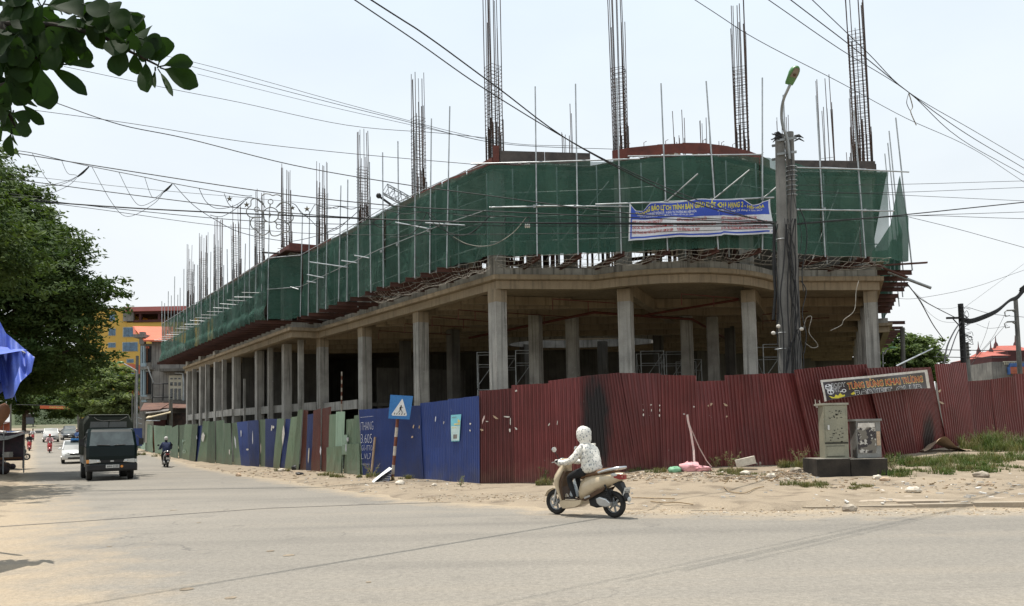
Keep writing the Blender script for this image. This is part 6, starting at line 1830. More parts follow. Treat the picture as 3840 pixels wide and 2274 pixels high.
# ------------------------------------------------------------------ scooters and riders
def skin(verts, edges, root=0, sub=2):
    me = bpy.data.meshes.new('s')
    me.from_pydata([v[:3] for v in verts], edges, [])
    ob = bpy.data.objects.new('s', me)
    COL.objects.link(ob)
    ob.modifiers.new('skin', 'SKIN')
    for i, v in enumerate(verts):
        sv = me.skin_vertices[0].data[i]
        sv.radius = (v[3], v[4] if len(v) > 4 else v[3])
        sv.use_root = (i == root)
    m2 = ob.modifiers.new('sub', 'SUBSURF'); m2.levels = m2.render_levels = sub
    bpy.context.view_layer.update()
    out = bpy.data.meshes.new_from_object(ob.evaluated_get(bpy.context.evaluated_depsgraph_get()))
    bpy.data.objects.remove(ob); bpy.data.meshes.remove(me)
    for p in out.polygons: p.use_smooth = True
    return out
def body_mesh(arm_r=.045, bulk=1.0):
    V = [(-.16, 0, .86, .15, .12), (-.14, 0, 1.04, .135, .105), (-.10, 0, 1.22, .15, .11), (-.06, 0, 1.36, .055), (-.03, 0, 1.45, .075), (-.01, 0, 1.54, .085), (-.01, 0, 1.60, .06)]
    E_ = [(0, 1), (1, 2), (2, 3), (3, 4), (4, 5), (5, 6)]
    for s_ in (1, -1):
        o = len(V)
        V += [(-.08, .15 * s_, 1.29, .065), (.04, .24 * s_, 1.10, .05), (.27, .27 * s_, 1.0, .034), (.34, .27 * s_, 1.0, .034), (-.08, .10 * s_, .85, .10), (.10, .12 * s_, .80, .085), (.27, .13 * s_, .73, .065), (.22, .13 * s_, .55, .055), (.15, .13 * s_, .40, .04), (.16, .13 * s_, .34, .036), (.28, .145 * s_, .325, .03)]
        E_ += [(2, o), (o, o + 1), (o + 1, o + 2), (o + 2, o + 3), (0, o + 4), (o + 4, o + 5), (o + 5, o + 6), (o + 6, o + 7), (o + 7, o + 8), (o + 8, o + 9), (o + 9, o + 10)]
    return skin(V, E_, 0, 2)
def jacket_mesh(k=1.0, short=False):
    V = [(-.18, 0, .79, .215, .205), (-.175, 0, .93, .232, .205), (-.15, 0, 1.07, .218, .185), (-.115, 0, 1.21, .20, .155), (-.075, 0, 1.32, .12, .10), (-.05, 0, 1.39, .08)]
    E_ = [(0, 1), (1, 2), (2, 3), (3, 4), (4, 5)]
    for s_ in (1, -1):
        o = len(V)
        V += [(-.07, .16 * s_, 1.29, .085), (-.01, .22 * s_, 1.18, .082), (.05, .26 * s_, 1.08, .08), (.17, .275 * s_, 1.03, .064), (.29, .27 * s_, 1.01, .052)]
        E_ += [(3, o), (o, o + 1), (o + 1, o + 2), (o + 2, o + 3), (o + 3, o + 4)]
    return skin(V, E_, 0, 3)
BODY, JACKET = body_mesh(), jacket_mesh()
for v_ in JACKET.vertices:                           # creases in the loose cloth
    c_ = v_.co
    w_ = .5 * vnoise(c_.x * 16 + c_.z * 9, c_.y * 14 + c_.z * 22) + .35 * math.sin(c_.z * 42 + 5 * math.sin(c_.y * 14) + c_.x * 20) * vnoise(c_.y * 6 + 3, c_.z * 5)
    v_.co = c_ + v_.normal * .024 * w_ * (1 if c_.z < 1.34 else .3)
def two_tone(me):                                    # trousers and bare ankles/feet, arms hidden by sleeves
    me = me.copy()
    mi = [1 if (p.center.z < .43 or p.center.z > 1.33 or p.center.x > .26 and p.center.z > .9) else 0 for p in me.polygons]
    me.polygons.foreach_set('material_index', mi)
    return me
def hand(side, mat, parent):
    y = .27 * side
    mb = MB()
    mb.sphere((.345, y, 1.02), (.05, .045, .028), 8, 6)
    for k in range(4):                               # fingers curled round the grip
        yy = y + (k - 1.5) * .021
        L = (.040, .048, .046, .036)[k]
        mb.tube([(.375, yy, 1.028), (.40, yy, 1.022), (.412, yy, 1.0), (.40, yy, .985 - L * .2), (.385, yy, .982)], .0105, 5)
    mb.tube([(.33, y - .03 * side, 1.01), (.355, y - .052 * side, .992), (.38, y - .05 * side, .985)], .012, 5)
    mb.build('hand', mat, parent)
def rider(label, parent_loc, rotz, jacket, trousers, head, scale, helmet=None, group=None):
    t = thing('person', label, 'person', parent_loc, rotz, group, scale=scale)
    link('body', two_tone(BODY), [trousers, 'skin'], t)
    link('jacket', JACKET.copy(), jacket, t)
    for s_ in (1, -1): hand(s_, head if head == 'jacket_print' else 'skin', t)
    mb = MB()
    rings = []
    if head == 'jacket_print':                       # hood pulled over a helmet
        prof = [(1.31, .10, .12, -.06), (1.355, .105, .11, -.05), (1.385, .098, .092, -.035), (1.41, .118, .106, -.025), (1.46, .134, .120, -.015), (1.53, .140, .126, -.01), (1.60, .134, .122, -.015), (1.655, .108, .10, -.02), (1.685, .062, .06, -.025), (1.692, .015, .015, -.025)]
        for z, rx, ry, cx in prof:
            rings.append([Vector((cx + 1.08 * rx * math.cos(a) + .0025 * math.sin(a * 5 + z * 30), 1.06 * ry * math.sin(a), z + .012 * math.cos(a) + .003 * math.sin(a * 9))) for a in [2 * math.pi * i / 20 for i in range(20)]])
        mb.loft(rings).build('hood', head, t)
        MB().sphere((.075, 0, 1.50), (.055, .085, .10), 10, 7).build('face_mask', 'cloth_white', t)
        for s_ in (1, -1): MB().loft([[Vector((x, .27 * s_ + r_ * math.cos(a), zc + r_ * .8 * math.sin(a))) for a in [2 * math.pi * i / 10 for i in range(10)]] for x, r_, zc in ((.27, .05, 1.01), (.33, .066, 1.012), (.40, .07, 1.02), (.455, .055, 1.03), (.47, .02, 1.03))]).build('cuff', head, t)
    else:
        mb.sphere((-.02, 0, 1.56), (.115, .10, .12), 12, 8).build('helmet', helmet or 'cloth_white', t)
        MB().sphere((.055, 0, 1.50), (.05, .065, .07), 8, 6).build('face', 'skin', t)
        MB().obox((.075, 0, 1.55), (.10, .15, .012), (1, 0, -.2)).build('visor', helmet or 'cloth_white', t)
    for s_ in (1, -1):
        MB().slab([(.10, .305), (.33, .305), (.335, .318), (.10, .325)], .045, .137 * s_).build('sandal', 'sandal', t)
    return t
def wheel(parent, x, R=.235, spokes=6):
    w = MB().torus((x, 0, R), R - .05, .05, 'y', 24, 8).build('wheel', 'rubber', parent)
    sub('rim', MB().torus((x, 0, R), R - .085, .022, 'y', 24, 6), 'alloy', w)
    mb = MB().cyl((x, -.05, R), (x, .05, R), .045, n=12)
    for k in range(spokes):
        a = 2 * math.pi * k / spokes + .3
        mb.obox((x + math.cos(a) * (R - .12) / 2 * 1.1, 0, R + math.sin(a) * (R - .12) / 2 * 1.1), (R - .1, .03, .028), (math.cos(a), 0, math.sin(a)) if abs(math.cos(a)) > .05 else (.05, 0, math.sin(a)))
    sub('spokes', mb, 'galv_dull', w)
def scooter(label, loc, rotz, paint_, panel_, seat_, scale, plate='', group=None, full=True):
    t = thing('scooter', label, 'scooter', loc, rotz, group, scale=scale)
    wheel(t, .64); wheel(t, -.62)
    mb = MB()
    rg = []
    for a0 in (20, 50, 80, 110, 140, 160):
        a = rad(a0)
        rg.append([Vector((.64 + r_ * math.cos(a), w, .235 + r_ * math.sin(a))) for r_, w in ((.255, -.065), (.275, -.04), (.28, 0), (.275, .04), (.255, .065), (.262, .03), (.268, 0), (.262, -.03))])
    mb.loft(rg).build('front_fender', paint_, t)
    MB().cyl((.65, -.075, .235), (.54, -.06, .62), .022).cyl((.65, .075, .235), (.54, .06, .62), .022).build('fork', 'alloy', t)
    if full: MB().torus((.655, .06, .235), .075, .012, 'y', 16, 4).build('brake_disc', 'alloy', t)
    # leg shield: lofted across heights, curved in plan
    rg = []
    for z, xf, xr, w in ((.20, .47, .40, .12), (.30, .50, .42, .155), (.42, .545, .455, .175), (.55, .61, .47, .19), (.64, .635, .45, .205), (.72, .61, .42, .19), (.80, .565, .385, .15), (.88, .51, .36, .115), (.93, .47, .34, .095)):
        rg.append([Vector((xr, -w, z)), Vector((lerp(xr, xf, .55), -w * .93, z)), Vector((lerp(xr, xf, .9), -w * .55, z + .01)), Vector((xf, 0, z + .015)), Vector((lerp(xr, xf, .9), w * .55, z + .01)), Vector((lerp(xr, xf, .55), w * .93, z)), Vector((xr, w, z)), Vector((xr + .02, 0, z))])
    MB().loft(rg).build('front_shield', paint_, t)
    rg = []
    for z, x, w in ((.24, .40, .135), (.36, .418, .155), (.52, .445, .168), (.62, .43, .178), (.70, .40, .165), (.80, .365, .125)):
        rg.append([Vector((x - .035, -w, z)), Vector((x - .012, -w * .5, z)), Vector((x - .012, w * .5, z)), Vector((x - .035, w, z)), Vector((x + .012, w * .98, z)), Vector((x + .012, -w * .98, z))])
    MB().loft(rg, 0, False).build('inner_panel', panel_, t)
    MB().slab([(.46, .17), (.47, .25), (.40, .285), (.05, .295), (-.06, .31), (-.02, .22), (.10, .16), (.30, .13), (.40, .125)], .165, 0, .02).build('footboard', paint_, t)
    MB().box(.02, .40, -.12, .12, .286, .302).build('floor_mat', panel_, t)
    # tail body
    rg = []
    for x, zl, zh, w in ((.06, .29, .55, .10), (.02, .30, .64, .125), (-.10, .335, .70, .15), (-.25, .42, .73, .165), (-.42, .50, .755, .16), (-.58, .565, .775, .14), (-.72, .62, .79, .105), (-.84, .67, .785, .06)):
        rg.append([Vector((x, -w * .75, zl)), Vector((x, -w, lerp(zl, zh, .4))), Vector((x, -w * .92, lerp(zl, zh, .75))), Vector((x, -w * .62, zh)), Vector((x, w * .62, zh)), Vector((x, w * .92, lerp(zl, zh, .75))), Vector((x, w, lerp(zl, zh, .4))), Vector((x, w * .75, zl))])
    MB().loft(rg).build('tail_body', paint_, t)
    for s_ in (1, -1):
        MB().slab([(-.01, .30), (-.18, .385), (-.36, .485), (-.56, .545), (-.50, .47), (-.30, .37), (-.12, .285)], .012, .155 * s_, .008).build('side_trim', panel_, t)
        MB().obox((-.17, .165 * s_, .36), (.13, .03, .03), (1, 0, -.35)).build('footpeg', 'alloy', t)
    rg = []
    for x, z, w, h in ((.05, .67, .06, .03), (0, .70, .10, .06), (-.12, .735, .125, .07), (-.28, .76, .135, .07), (-.42, .785, .13, .075), (-.56, .805, .115, .07), (-.68, .815, .085, .05), (-.73, .81, .04, .03)):
        rg.append([Vector((x, w * math.cos(a), z + (h if math.sin(a) > 0 else h * .6) * math.sin(a))) for a in [2 * math.pi * i / 12 for i in range(12)]])
    MB().loft(rg).build('seat', seat_, t)
    MB().tube([(-.40, .145, .79), (-.60, .15, .84), (-.80, .11, .875), (-.88, 0, .885), (-.80, -.11, .875), (-.60, -.15, .84), (-.40, -.145, .79)], [.02, .026, .026, .024, .026, .026, .02], 8).build('grab_rail', 'chrome', t)
    MB().loft([[Vector((x, w, z)), Vector((x, -w, z)), Vector((x, -w, z - h)), Vector((x, w, z - h))] for x, w, z, h in ((-.70, .115, .765, .06), (-.80, .085, .765, .09), (-.87, .035, .745, .07))], 0, False).build('tail_light', 'lamp_red', t)
    for s_ in (1, -1): MB().sphere((-.70, .105 * s_, .755), (.07, .025, .03), 8, 5).build('indicator', 'lamp_clear', t)
    # engine, swing arm, rear end
    MB().slab([(-.16, .20), (-.12, .38), (-.30, .44), (-.52, .50), (-.62, .42), (-.60, .30), (-.45, .20), (-.30, .165)], .10, 0, .03).build('engine', 'black', t)
    MB().slab([(-.36, .26), (-.34, .33), (-.42, .365), (-.56, .335), (-.64, .27), (-.63, .22), (-.55, .195), (-.42, .21)], .04, .125, .02).build('transmission_cover', 'alloy', t)
    MB().cyl((-.64, .12, .30), (-.52, .13, .58), .016).torus((-.60, .123, .38), .03, .010, 'z', 10, 5).torus((-.588, .125, .415), .03, .010, 'z', 10, 5).torus((-.575, .126, .45), .03, .010, 'z', 10, 5).torus((-.562, .127, .485), .03, .010, 'z', 10, 5).build('shock_absorber', 'black', t)
    MB().slab([(-.62, .60), (-.74, .66), (-.80, .62), (-.92, .34), (-.90, .30), (-.80, .46), (-.70, .545)], .07, 0, .01).build('rear_fender', 'black', t)
    pl_ = MB().obox((-.885, 0, .47), (.006, .19, .14), (1, 0, .35)).build('number_plate', 'plate_white', t)
    MB().sphere((-.93, 0, .33), (.03, .05, .05), 8, 6).build('reflector', 'lamp_clear', t)
    if full:
        mb = MB(); text_on(mb, lambda u, v, l: Vector((-.892 - .05 * v * .14 - l, .09 - .18 * u, .42 + .13 * v)), '98D1-120.68', .05, .95, .1, .35, 0, .004, .02); text_on(mb, lambda u, v, l: Vector((-.892 - .05 * v * .14 - l, .09 - .18 * u, .42 + .13 * v)), '98-D1', .15, .85, .55, .35, 0, .004, .02)
        sub('plate_number', mb, 'ink_black', pl_)
        MB().tube([(-.20, -.1, .22), (-.40, -.15, .25), (-.80, -.16, .34)], [.02, .045, .055], 8).build('exhaust', 'black', t)
    # steering head
    MB().slab([(.37, .86), (.345, .94), (.36, 1.0), (.43, 1.03), (.52, .995), (.535, .95), (.50, .88)], .09, 0, .03).build('handlebar_cowl', paint_, t)
    MB().sphere((.49, 0, .99), (.06, .085, .055), 10, 6).build('dash_screen', 'windscreen', t)
    MB().sphere((.545, 0, .93), (.035, .08, .05), 10, 6).build('headlight', 'lamp_clear', t)
    MB().tube([(.37, .34, .985), (.40, .18, .99), (.42, 0, .985), (.40, -.18, .99), (.37, -.34, .985)], .016, 7).build('handlebar', 'black', t)
    for s_ in (1, -1):
        MB().cyl((.385, .22 * s_, .99), (.372, .35 * s_, .985), .021, n=8).build('grip', 'rubber', t)
        MB().tube([(.41, .18 * s_, .985), (.45, .25 * s_, .975), (.455, .36 * s_, .965)], .009, 5).build('brake_lever', 'alloy', t)
        m_ = MB().tube([(.40, .20 * s_, .99), (.42, .25 * s_, 1.10), (.42, .31 * s_, 1.16)], .008, 5).build('mirror', 'black', t)
        sub('mirror_head', MB().loft([[Vector((x, .34 * s_ + .065 * k * math.cos(a), 1.20 + .05 * k * math.sin(a))) for a in [2 * math.pi * i / 10 for i in range(10)]] for x, k in ((.405, .97), (.415, 1), (.44, .6))]), 'glass_dark' if not full else 'chrome', m_)
    return t
# heading -> rotation of local +x
def hd(dx, dy): return math.atan2(dy, dx)
SX, SY = 1.27, 14.42
h_ = hd(-.76, .65)
scooter('beige and brown scooter ridden past the red hoarding', (SX, SY, .006), h_, 'scooter_beige', 'scooter_brown', 'seat_brown', 1.0)
rider('person in a hooded white sun jacket with small prints riding the beige scooter', (SX, SY, .006), h_, 'jacket_print', 'cloth_black', 'jacket_print', .95)
# carrier bag hanging between the knees
bagm = Matrix.Translation((SX, SY, .006)) @ Matrix.Rotation(h_, 4, 'Z')
mb = MB(); mb.loft([[bagm @ Vector((.20 + r_ * math.cos(a) * (1 + .15 * math.sin(3 * a)), .03 + r_ * .7 * math.sin(a), z)) for a in [2 * math.pi * i / 10 for i in range(10)]] for z, r_ in ((.335, .07), (.37, .10), (.45, .085), (.55, .045), (.66, .015))])
tag(mb.build('carrier_bag', 'bag_clear'), 'pale plastic carrier bag on the footboard of the beige scooter', 'bag')
def place(px, py, d): p = PY(px, py, d); return (p.x, p.y, rise(p.x, p.y) + .006)
p = PZ(622, 1753, .0); loc = (p.x, p.y, .006)
scooter('dark scooter seen from behind near the green hoarding', loc, hd(-.50, .86), 'moto_black', 'moto_black', 'cloth_black', 1.05, full=False)
rider('person in a navy jacket and white helmet riding away beside the green hoarding', loc, hd(-.50, .86), 'cloth_navy', 'cloth_black', 'x', 1.05, 'cloth_white')
for i, (px, d, jk, hm, lab, col) in enumerate(((186, 71, 'cloth_pink', 'cloth_red', 'person in pale clothes and red cap on the motorbike in mid road', 'moto_red'), (110, 77, 'cloth_black', 'hair', 'person in dark clothes on the red motorbike by the left stalls', 'moto_red'), (122, 108, 'cloth_white', 'hair', 'person in a white shirt on the most distant motorbike', 'moto_red'))):
    loc = place(px, 1690, d)
    scooter(('red motorbike approaching in the middle of the far road', 'red motorbike approaching beside the left stalls', 'most distant red motorbike on the far road')[i], loc, hd(.5, -.86), col, 'moto_black', 'cloth_black', 1.0, full=False)
    rider(lab, loc, hd(.5, -.86), jk, 'cloth_black', 'x', 1.0, hm)
loc = place(289, 1640, 93)
scooter('motorbike half hidden behind the truck canopy, seen from behind', loc, hd(-.5, .86), 'moto_black', 'moto_black', 'cloth_black', 1.0, full=False)
rider('person in a blue shirt riding away, half hidden by the truck', loc, hd(-.5, .86), 'cloth_blue', 'cloth_black', 'x', 1.0, 'cloth_pink')

# ------------------------------------------------------------------ truck (front faces local -y)
p = PZ(412, 1799, 0)
tk = thing('canvas_truck', 'dark green light truck with a black canvas canopy approaching on the road', 'truck', (p.x, p.y, .005), rad(31.0))
def tw_(x, y, R=.36, w=.20):
    o = MB().loft([[Vector((x + w * s_, y + r_ * math.cos(a), R + r_ * math.sin(a))) for a in [2 * math.pi * i / 20 for i in range(20)]] for s_, r_ in ((-.5, R * .9), (-.42, R), (.42, R), (.5, R * .9))]).build('wheel', 'rubber', tk)
    sub('hub', MB().cyl((x + (w * .5 + .01) * (1 if x > 0 else -1), y, R), (x + w * .3 * (1 if x > 0 else -1), y, R), .19, .19, 12), 'steel_grey', o)
for x in (-.74, .74): tw_(x, 0); tw_(x, 2.7, .36, .34)
W = .90
def rr_ring(y, w, z0, z1, k=.1):
    return [Vector((-w, y, z0)), Vector((-w, y, z1 - k)), Vector((-w + k * .6, y, z1)), Vector((w - k * .6, y, z1)), Vector((w, y, z1 - k)), Vector((w, y, z0))]
rg = []
for z, y, w in ((.52, -.92, .88), (.95, -.94, W), (1.28, -.90, W), (1.33, -.885, W), (1.90, -.60, .84), (2.0, -.50, .80), (2.04, -.30, .77)):
    rg.append([Vector((-w, y + .10, z)), Vector((-w + .10, y, z)), Vector((w - .10, y, z)), Vector((w, y + .10, z)), Vector((w, .75, z)), Vector((-w, .75, z))])
cab = MB().loft(rg, 0, False).build('cab', 'truck_green', tk)
def wsc(u, v, l=0): z = lerp(1.36, 1.90, v); w = lerp(.795, .73, v); y = lerp(-.872, -.60, v); return Vector((lerp(-w, w, u), y - .018 - l, z))
MB().sheet(wsc, 8, 4).build('windscreen', 'windscreen', tk)
for s_ in (1, -1):
    MB().add([(s_ * .905, -.62, 1.36), (s_ * .905, .35, 1.36), (s_ * .85, .35, 1.88), (s_ * .85, -.42, 1.88)], [(0, 1, 2, 3)]).build('side_window', 'glass_dark', tk)
    MB().tube([wsc(.5 + .05 * s_, .02, .02), wsc(.5 - .33 if s_ < 0 else .80, .06, .02)], .014, 4).build('wiper', 'black', tk)
    hl = MB().loft([[Vector((s_ * (x + .02), -.945 - q, z0)), Vector((s_ * (x + .02), -.945 - q, z1))] + [Vector((s_ * (x - .34 * .98), -.945 - q, z1 - .02)), Vector((s_ * (x - .38), -.945 - q, z0 + .04))] for q, x, z0, z1 in ((0, .78, .67, .84), (.03, .77, .68, .83))], 0, False).build('headlight', 'lamp_clear', tk)
    sub('lamp_bowl', MB().sphere((s_ * .50, -.965, .75), (.055, .02, .055), 10, 6), 'chrome', hl)
    MB().box(*sorted((s_ * .80, s_ * .895)), -.955, -.85, .69, .82).build('indicator', 'lamp_amber' if s_ < 0 else 'lamp_clear', tk)
    m_ = MB().tube([(s_ * .88, -.70, 1.30), (s_ * 1.02, -.80, 1.38), (s_ * 1.03, -.80, 1.60), (s_ * .9, -.6, 1.75)], .014, 5).build('mirror_bracket', 'black', tk)
    sub('mirror', MB().obox((s_ * 1.05, -.82, 1.50), (.17, .06, .26), (1, 0)), 'black', m_)
MB().box(-.42, .50, -.955, -.93, .70, .80).build('grille', 'black', tk)
MB().box(-.06, .06, -.965, -.95, .73, .78).build('badge', 'alloy', tk)
bm_ = MB().loft([[Vector((-.92, -.80, z)), Vector((-.86, -1.0 + q, z)), Vector((.86, -1.0 + q, z)), Vector((.92, -.80, z)), Vector((.8, -.75, z)), Vector((-.8, -.75, z))] for z, q in ((.36, .04), (.42, 0), (.60, 0), (.645, .03))], 0, False).build('bumper', 'black', tk)
np_ = MB().box(-.22, .25, -1.015, -1.0, .49, .61).build('number_plate', 'plate_white', tk)
mb = MB(); text_on(mb, lambda u, v, l: Vector((lerp(-.22, .25, u), -1.016 - l, lerp(.49, .61, v))), '30N-2229', .06, .94, .18, .62, 0, .003, .02); sub('plate_number', mb, 'ink_black', np_)
MB().cyl((.34, -1.03, .54), (.34, -.99, .54), .05, n=12).build('fog_lamp', 'lamp_amber', tk)
MB().box(-.5, .5, -.3, 4.0, .42, .58).build('chassis', 'black', tk)
MB().box(-.88, .88, .82, 4.0, .62, 1.0).build('cargo_bed', 'truck_green', tk)
rg = [rr_ring(y, w, 1.0, z, .28) for y, w, z in ((.82, .90, 2.50), (.90, .93, 2.58), (1.4, .94, 2.62), (2.0, .93, 2.57), (2.6, .94, 2.62), (3.2, .93, 2.57), (3.9, .94, 2.60), (4.0, .91, 2.54))]
cv = MB().loft(rg, 0, True).build('canopy', 'canvas', tk)
sub('canopy_top', MB().sheet(lambda u, v: Vector((lerp(-.74, .74, u), lerp(.80, 3.95, v), 2.605 + .03 * math.sin(v * 16) + .01)), 4, 16), 'canvas_top', cv)
for x0, x1 in ((-.70, -.02), (.0, .66)): sub('canopy_window', MB().add([(x0, .805, 2.10), (x1, .805, 2.10), (x1, .805, 2.34), (x0 + .03, .805, 2.34)], [(0, 1, 2, 3)]), 'canvas_window', cv)
sub('rope', MB().tube([(-.55, .79, 2.52), (-.42, .785, 2.42), (-.2, .785, 2.37), (.05, .785, 2.39), (.4, .785, 2.39), (.6, .79, 2.5), (.66, .79, 2.53)], .012, 4), 'rope', cv)
for y in (1.2, 2.0, 2.8, 3.6): sub('canopy_hoop', MB().tube([(-.945, y, 1.0), (-.95, y, 2.3), (-.9, y, 2.52)], .02, 4), 'canvas_top', cv)
for y0, y1 in ((.9, 2.3), (2.4, 3.9)): MB().box(-.905, -.885, y0, y1, .66, .96).build('side_board', 'galv_dull', tk)
# ------------------------------------------------------------------ cars (front faces local -y)
def car(label, cat, loc, rz, L, W, H, hood, col, sign=None, plate=True, tall=False):
    t = thing('parked_car' if cat == 'parked' else 'car', label, 'car', loc, rz)
    w = W / 2
    y0 = -L / 2
    belt = H * .60
    S_ = [(y0, .80, H * .22, H * .40), (y0 + .08, .92, H * .18, H * .46), (y0 + hood * .5, .98, H * .16, H * .53), (y0 + hood, 1, H * .15, belt), (0, 1, H * .15, belt * 1.03), (L * .36, 1, H * .15, belt * 1.05), (L / 2 - .08, .95, H * .18, belt), (L / 2, .86, H * .22, H * .5)]
    rg = [[Vector((-w * k, y, zb)), Vector((-w * k * 1.0, y, lerp(zb, zt, .6))), Vector((-w * k * .93, y, zt)), Vector((w * k * .93, y, zt)), Vector((w * k, y, lerp(zb, zt, .6))), Vector((w * k, y, zb))] for y, k, zb, zt in S_]
    b = MB().loft(rg, 0, True).build('body', col, t)
    a0, a1, r0, r1 = y0 + hood - .1, L / 2 - .12, y0 + hood + .75, L / 2 - (.25 if tall else .5)
    g = [[Vector((-w * k, y, z)) , Vector((w * k, y, z)), Vector((w * k, ye, z)), Vector((-w * k, ye, z))] for z, k, y, ye in ((belt * .97, .91, a0, a1), (lerp(belt, H, .5), .85, lerp(a0, r0, .5), lerp(a1, r1, .5)), (H * .97, .76, r0 - .03, r1 + .05))]
    MB().loft(g, 0, False).build('windows', 'windscreen', t)
    MB().loft([[Vector((-w * k, y, z)), Vector((w * k, y, z)), Vector((w * k, ye, z)), Vector((-w * k, ye, z))] for z, k, y, ye in ((H * .955, .785, r0 - .06, r1 + .08), (H * .985, .77, r0, r1), (H, .66, r0 + .15, r1 - .1))], 0, True).build('roof', col, t)
    for s_ in (1, -1):
        for ya, yb in (((a0, belt), (r0, H * .97)), ((.1, belt), (.15, H * .97)), ((a1, belt), (r1, H * .97))):
            MB().cyl((s_ * w * .915, ya[0], ya[1]), (s_ * w * .78, yb[0], yb[1]), .045, n=5).build('window_pillar', col, t)
        MB().loft([[Vector((s_ * w * .88, y0 + .13 - q, z)) , Vector((s_ * w * .45, y0 + .03 - q, z * .99)), Vector((s_ * w * .45, y0 + .03 - q, z2)), Vector((s_ * w * .86, y0 + .16 - q, z2 * 1.03))] for q, z, z2 in ((0, H * .37, H * .47), (.03, H * .38, H * .46))], 0, False).build('headlight', 'lamp_clear', t)
        MB().sphere((s_ * (w + .08), a0 + .35, belt * 1.06), (.11, .06, .08), 8, 6).build('mirror', col, t)
        for yy in (y0 + .8, L / 2 - .75):
            R = .30 if not tall else .33
            o = MB().loft([[Vector((s_ * (w - .1) + q, yy + r_ * math.cos(a), R + r_ * math.sin(a))) for a in [2 * math.pi * i / 16 for i in range(16)]] for q, r_ in ((-.09, R * .92), (-.07, R), (.09, R), (.105, R * .92))]).build('wheel', 'rubber', t)
            sub('hub', MB().cyl((s_ * (w - .1), yy, R), (s_ * (w + .012), yy, R), R * .6, n=10), 'alloy', o)
    MB().box(-w * .42, w * .42, y0 - .02, y0 + .05, H * .36, H * .43).build('grille', 'black', t)
    MB().box(-w * .55, w * .55, y0 - .015, y0 + .05, H * .19, H * .26).build('air_intake', 'black', t)
    MB().box(-.22, .22, y0 - .03, y0 + .02, H * .285, H * .345).build('number_plate', 'plate_white', t)
    if sign:
        o = MB().loft([[Vector((-.3 * k, -.18 * k - .1, z)), Vector((.3 * k, -.18 * k - .1, z)), Vector((.3 * k, .18 * k - .1, z)), Vector((-.3 * k, .18 * k - .1, z))] for z, k in ((H, 1), (H + .14, .85))], 0, False).build('roof_sign', 'sign_blue', t)
    return t
car('white taxi hatchback with a blue roof sign half hidden by the truck', 'car', place(282, 1720, 53), rad(30), 3.6, 1.62, 1.48, .95, 'car_white', sign=True)
car('silver people carrier on the far road', 'car', place(190, 1655, 103), rad(31), 4.6, 1.80, 1.76, 1.0, 'car_silver', tall=True)
car('black car parked on the right of the far road', 'parked', place(258, 1620, 110), rad(34), 4.4, 1.76, 1.5, 1.1, 'car_dark')
car('grey car parked behind the black one', 'parked', place(262, 1590, 128), rad(34), 4.4, 1.76, 1.6, 1.1, 'car_dark')
ft = thing('box_truck', 'small dark lorry with a pale roof at the far end of the street', 'truck', place(110, 1600, 186), rad(31))
MB().box(-1.0, 1.0, -.2, 3.8, .9, 2.95).build('cargo_box', 'goods_dark', ft)
MB().box(-1.05, 1.05, -.3, 3.9, 2.95, 3.1).build('roof', 'tarp_white', ft)
MB().loft([[Vector((-.9, y, .55)), Vector((.9, y, .55)), Vector((.85, y + q, 2.1)), Vector((-.85, y + q, 2.1))] for y, q in ((-1.5, .3), (-.3, 0))], 0, False).build('cab', 'car_dark', ft)
MB().add([(-.75, -1.37, 1.35), (.75, -1.37, 1.35), (.72, -1.24, 2.0), (-.72, -1.24, 2.0)], [(0, 1, 2, 3)]).build('windscreen', 'glass_dark', ft)
for x in (-.75, .75):
    for y in (-.9, 2.6): MB().loft([[Vector((x + q, y + .4 * math.cos(a), .4 + .4 * math.sin(a))) for a in [2 * math.pi * i / 14 for i in range(14)]] for q in (-.12, .12)]).build('wheel', 'rubber', ft)
# ------------------------------------------------------------------ houses behind
def hbox(t, name, mat, x0, x1, y0, y1, d, depth, ux=None):
    a, b = PY(x0, y1, d), PY(x1, y1, d)
    z0, z1 = a.z, PY((x0 + x1) / 2, y0, d).z
    return MB().hexa([(a.x, a.y), (b.x, b.y), (b.x, b.y + depth), (a.x, a.y + depth)], z0, z1).build(name, mat, t)
D = 130
yb = thing('yellow_building', 'tall yellow building with pink roof and blue windows at the end of the street', 'building', (PY(520, 1500, D).x, D, 2.6), world=True)
gz = 2.4
def ybox(name, mat, x0, x1, yt, y_b, front=0.0, depth=14, par=None):
    a, b = PY(x0, y_b, D - front), PY(x1, y_b, D - front)
    z1 = PY((x0 + x1) / 2, yt, D - front).z; z0 = PY((x0 + x1) / 2, y_b, D - front).z
    mb = MB().hexa([(a.x, a.y), (b.x, b.y), (b.x, b.y + depth), (a.x, a.y + depth)], z0, z1)
    return mb.build(name, mat, yb) if par is None else sub(name, mb, mat, par)
ybox('wall', 'wall_yellow', 300, 470, 1158, 1655); ybox('wall', 'wall_yellow', 470.5, 770, 1208, 1655)
ybox('wall', 'wall_yellow', 696, 790, 1152, 1208, -.5, 10)
for k, (x0, x1) in enumerate(((502, 522), (535, 592), (602, 665), (672, 690))): pass
ybox('roof_slab', 'roof_pink', 466, 696, 1150, 1166, .8, 10); ybox('parapet', 'maroon', 498, 696, 1166, 1176, .2, 8); ybox('parapet', 'maroon', 498, 696, 1199, 1207.5, .2, 8)
ybox('grey_panel', 'plaster_grey', 461, 500, 1170, 1205, .3, .4)
ybox('back_roof', 'roof_pink', 500, 690, 1184, 1199, -7.6, .5)
for x in (521, 592, 664, 688): ybox('roof_post', 'maroon', x, x + 8, 1172, 1203, .1, .5)
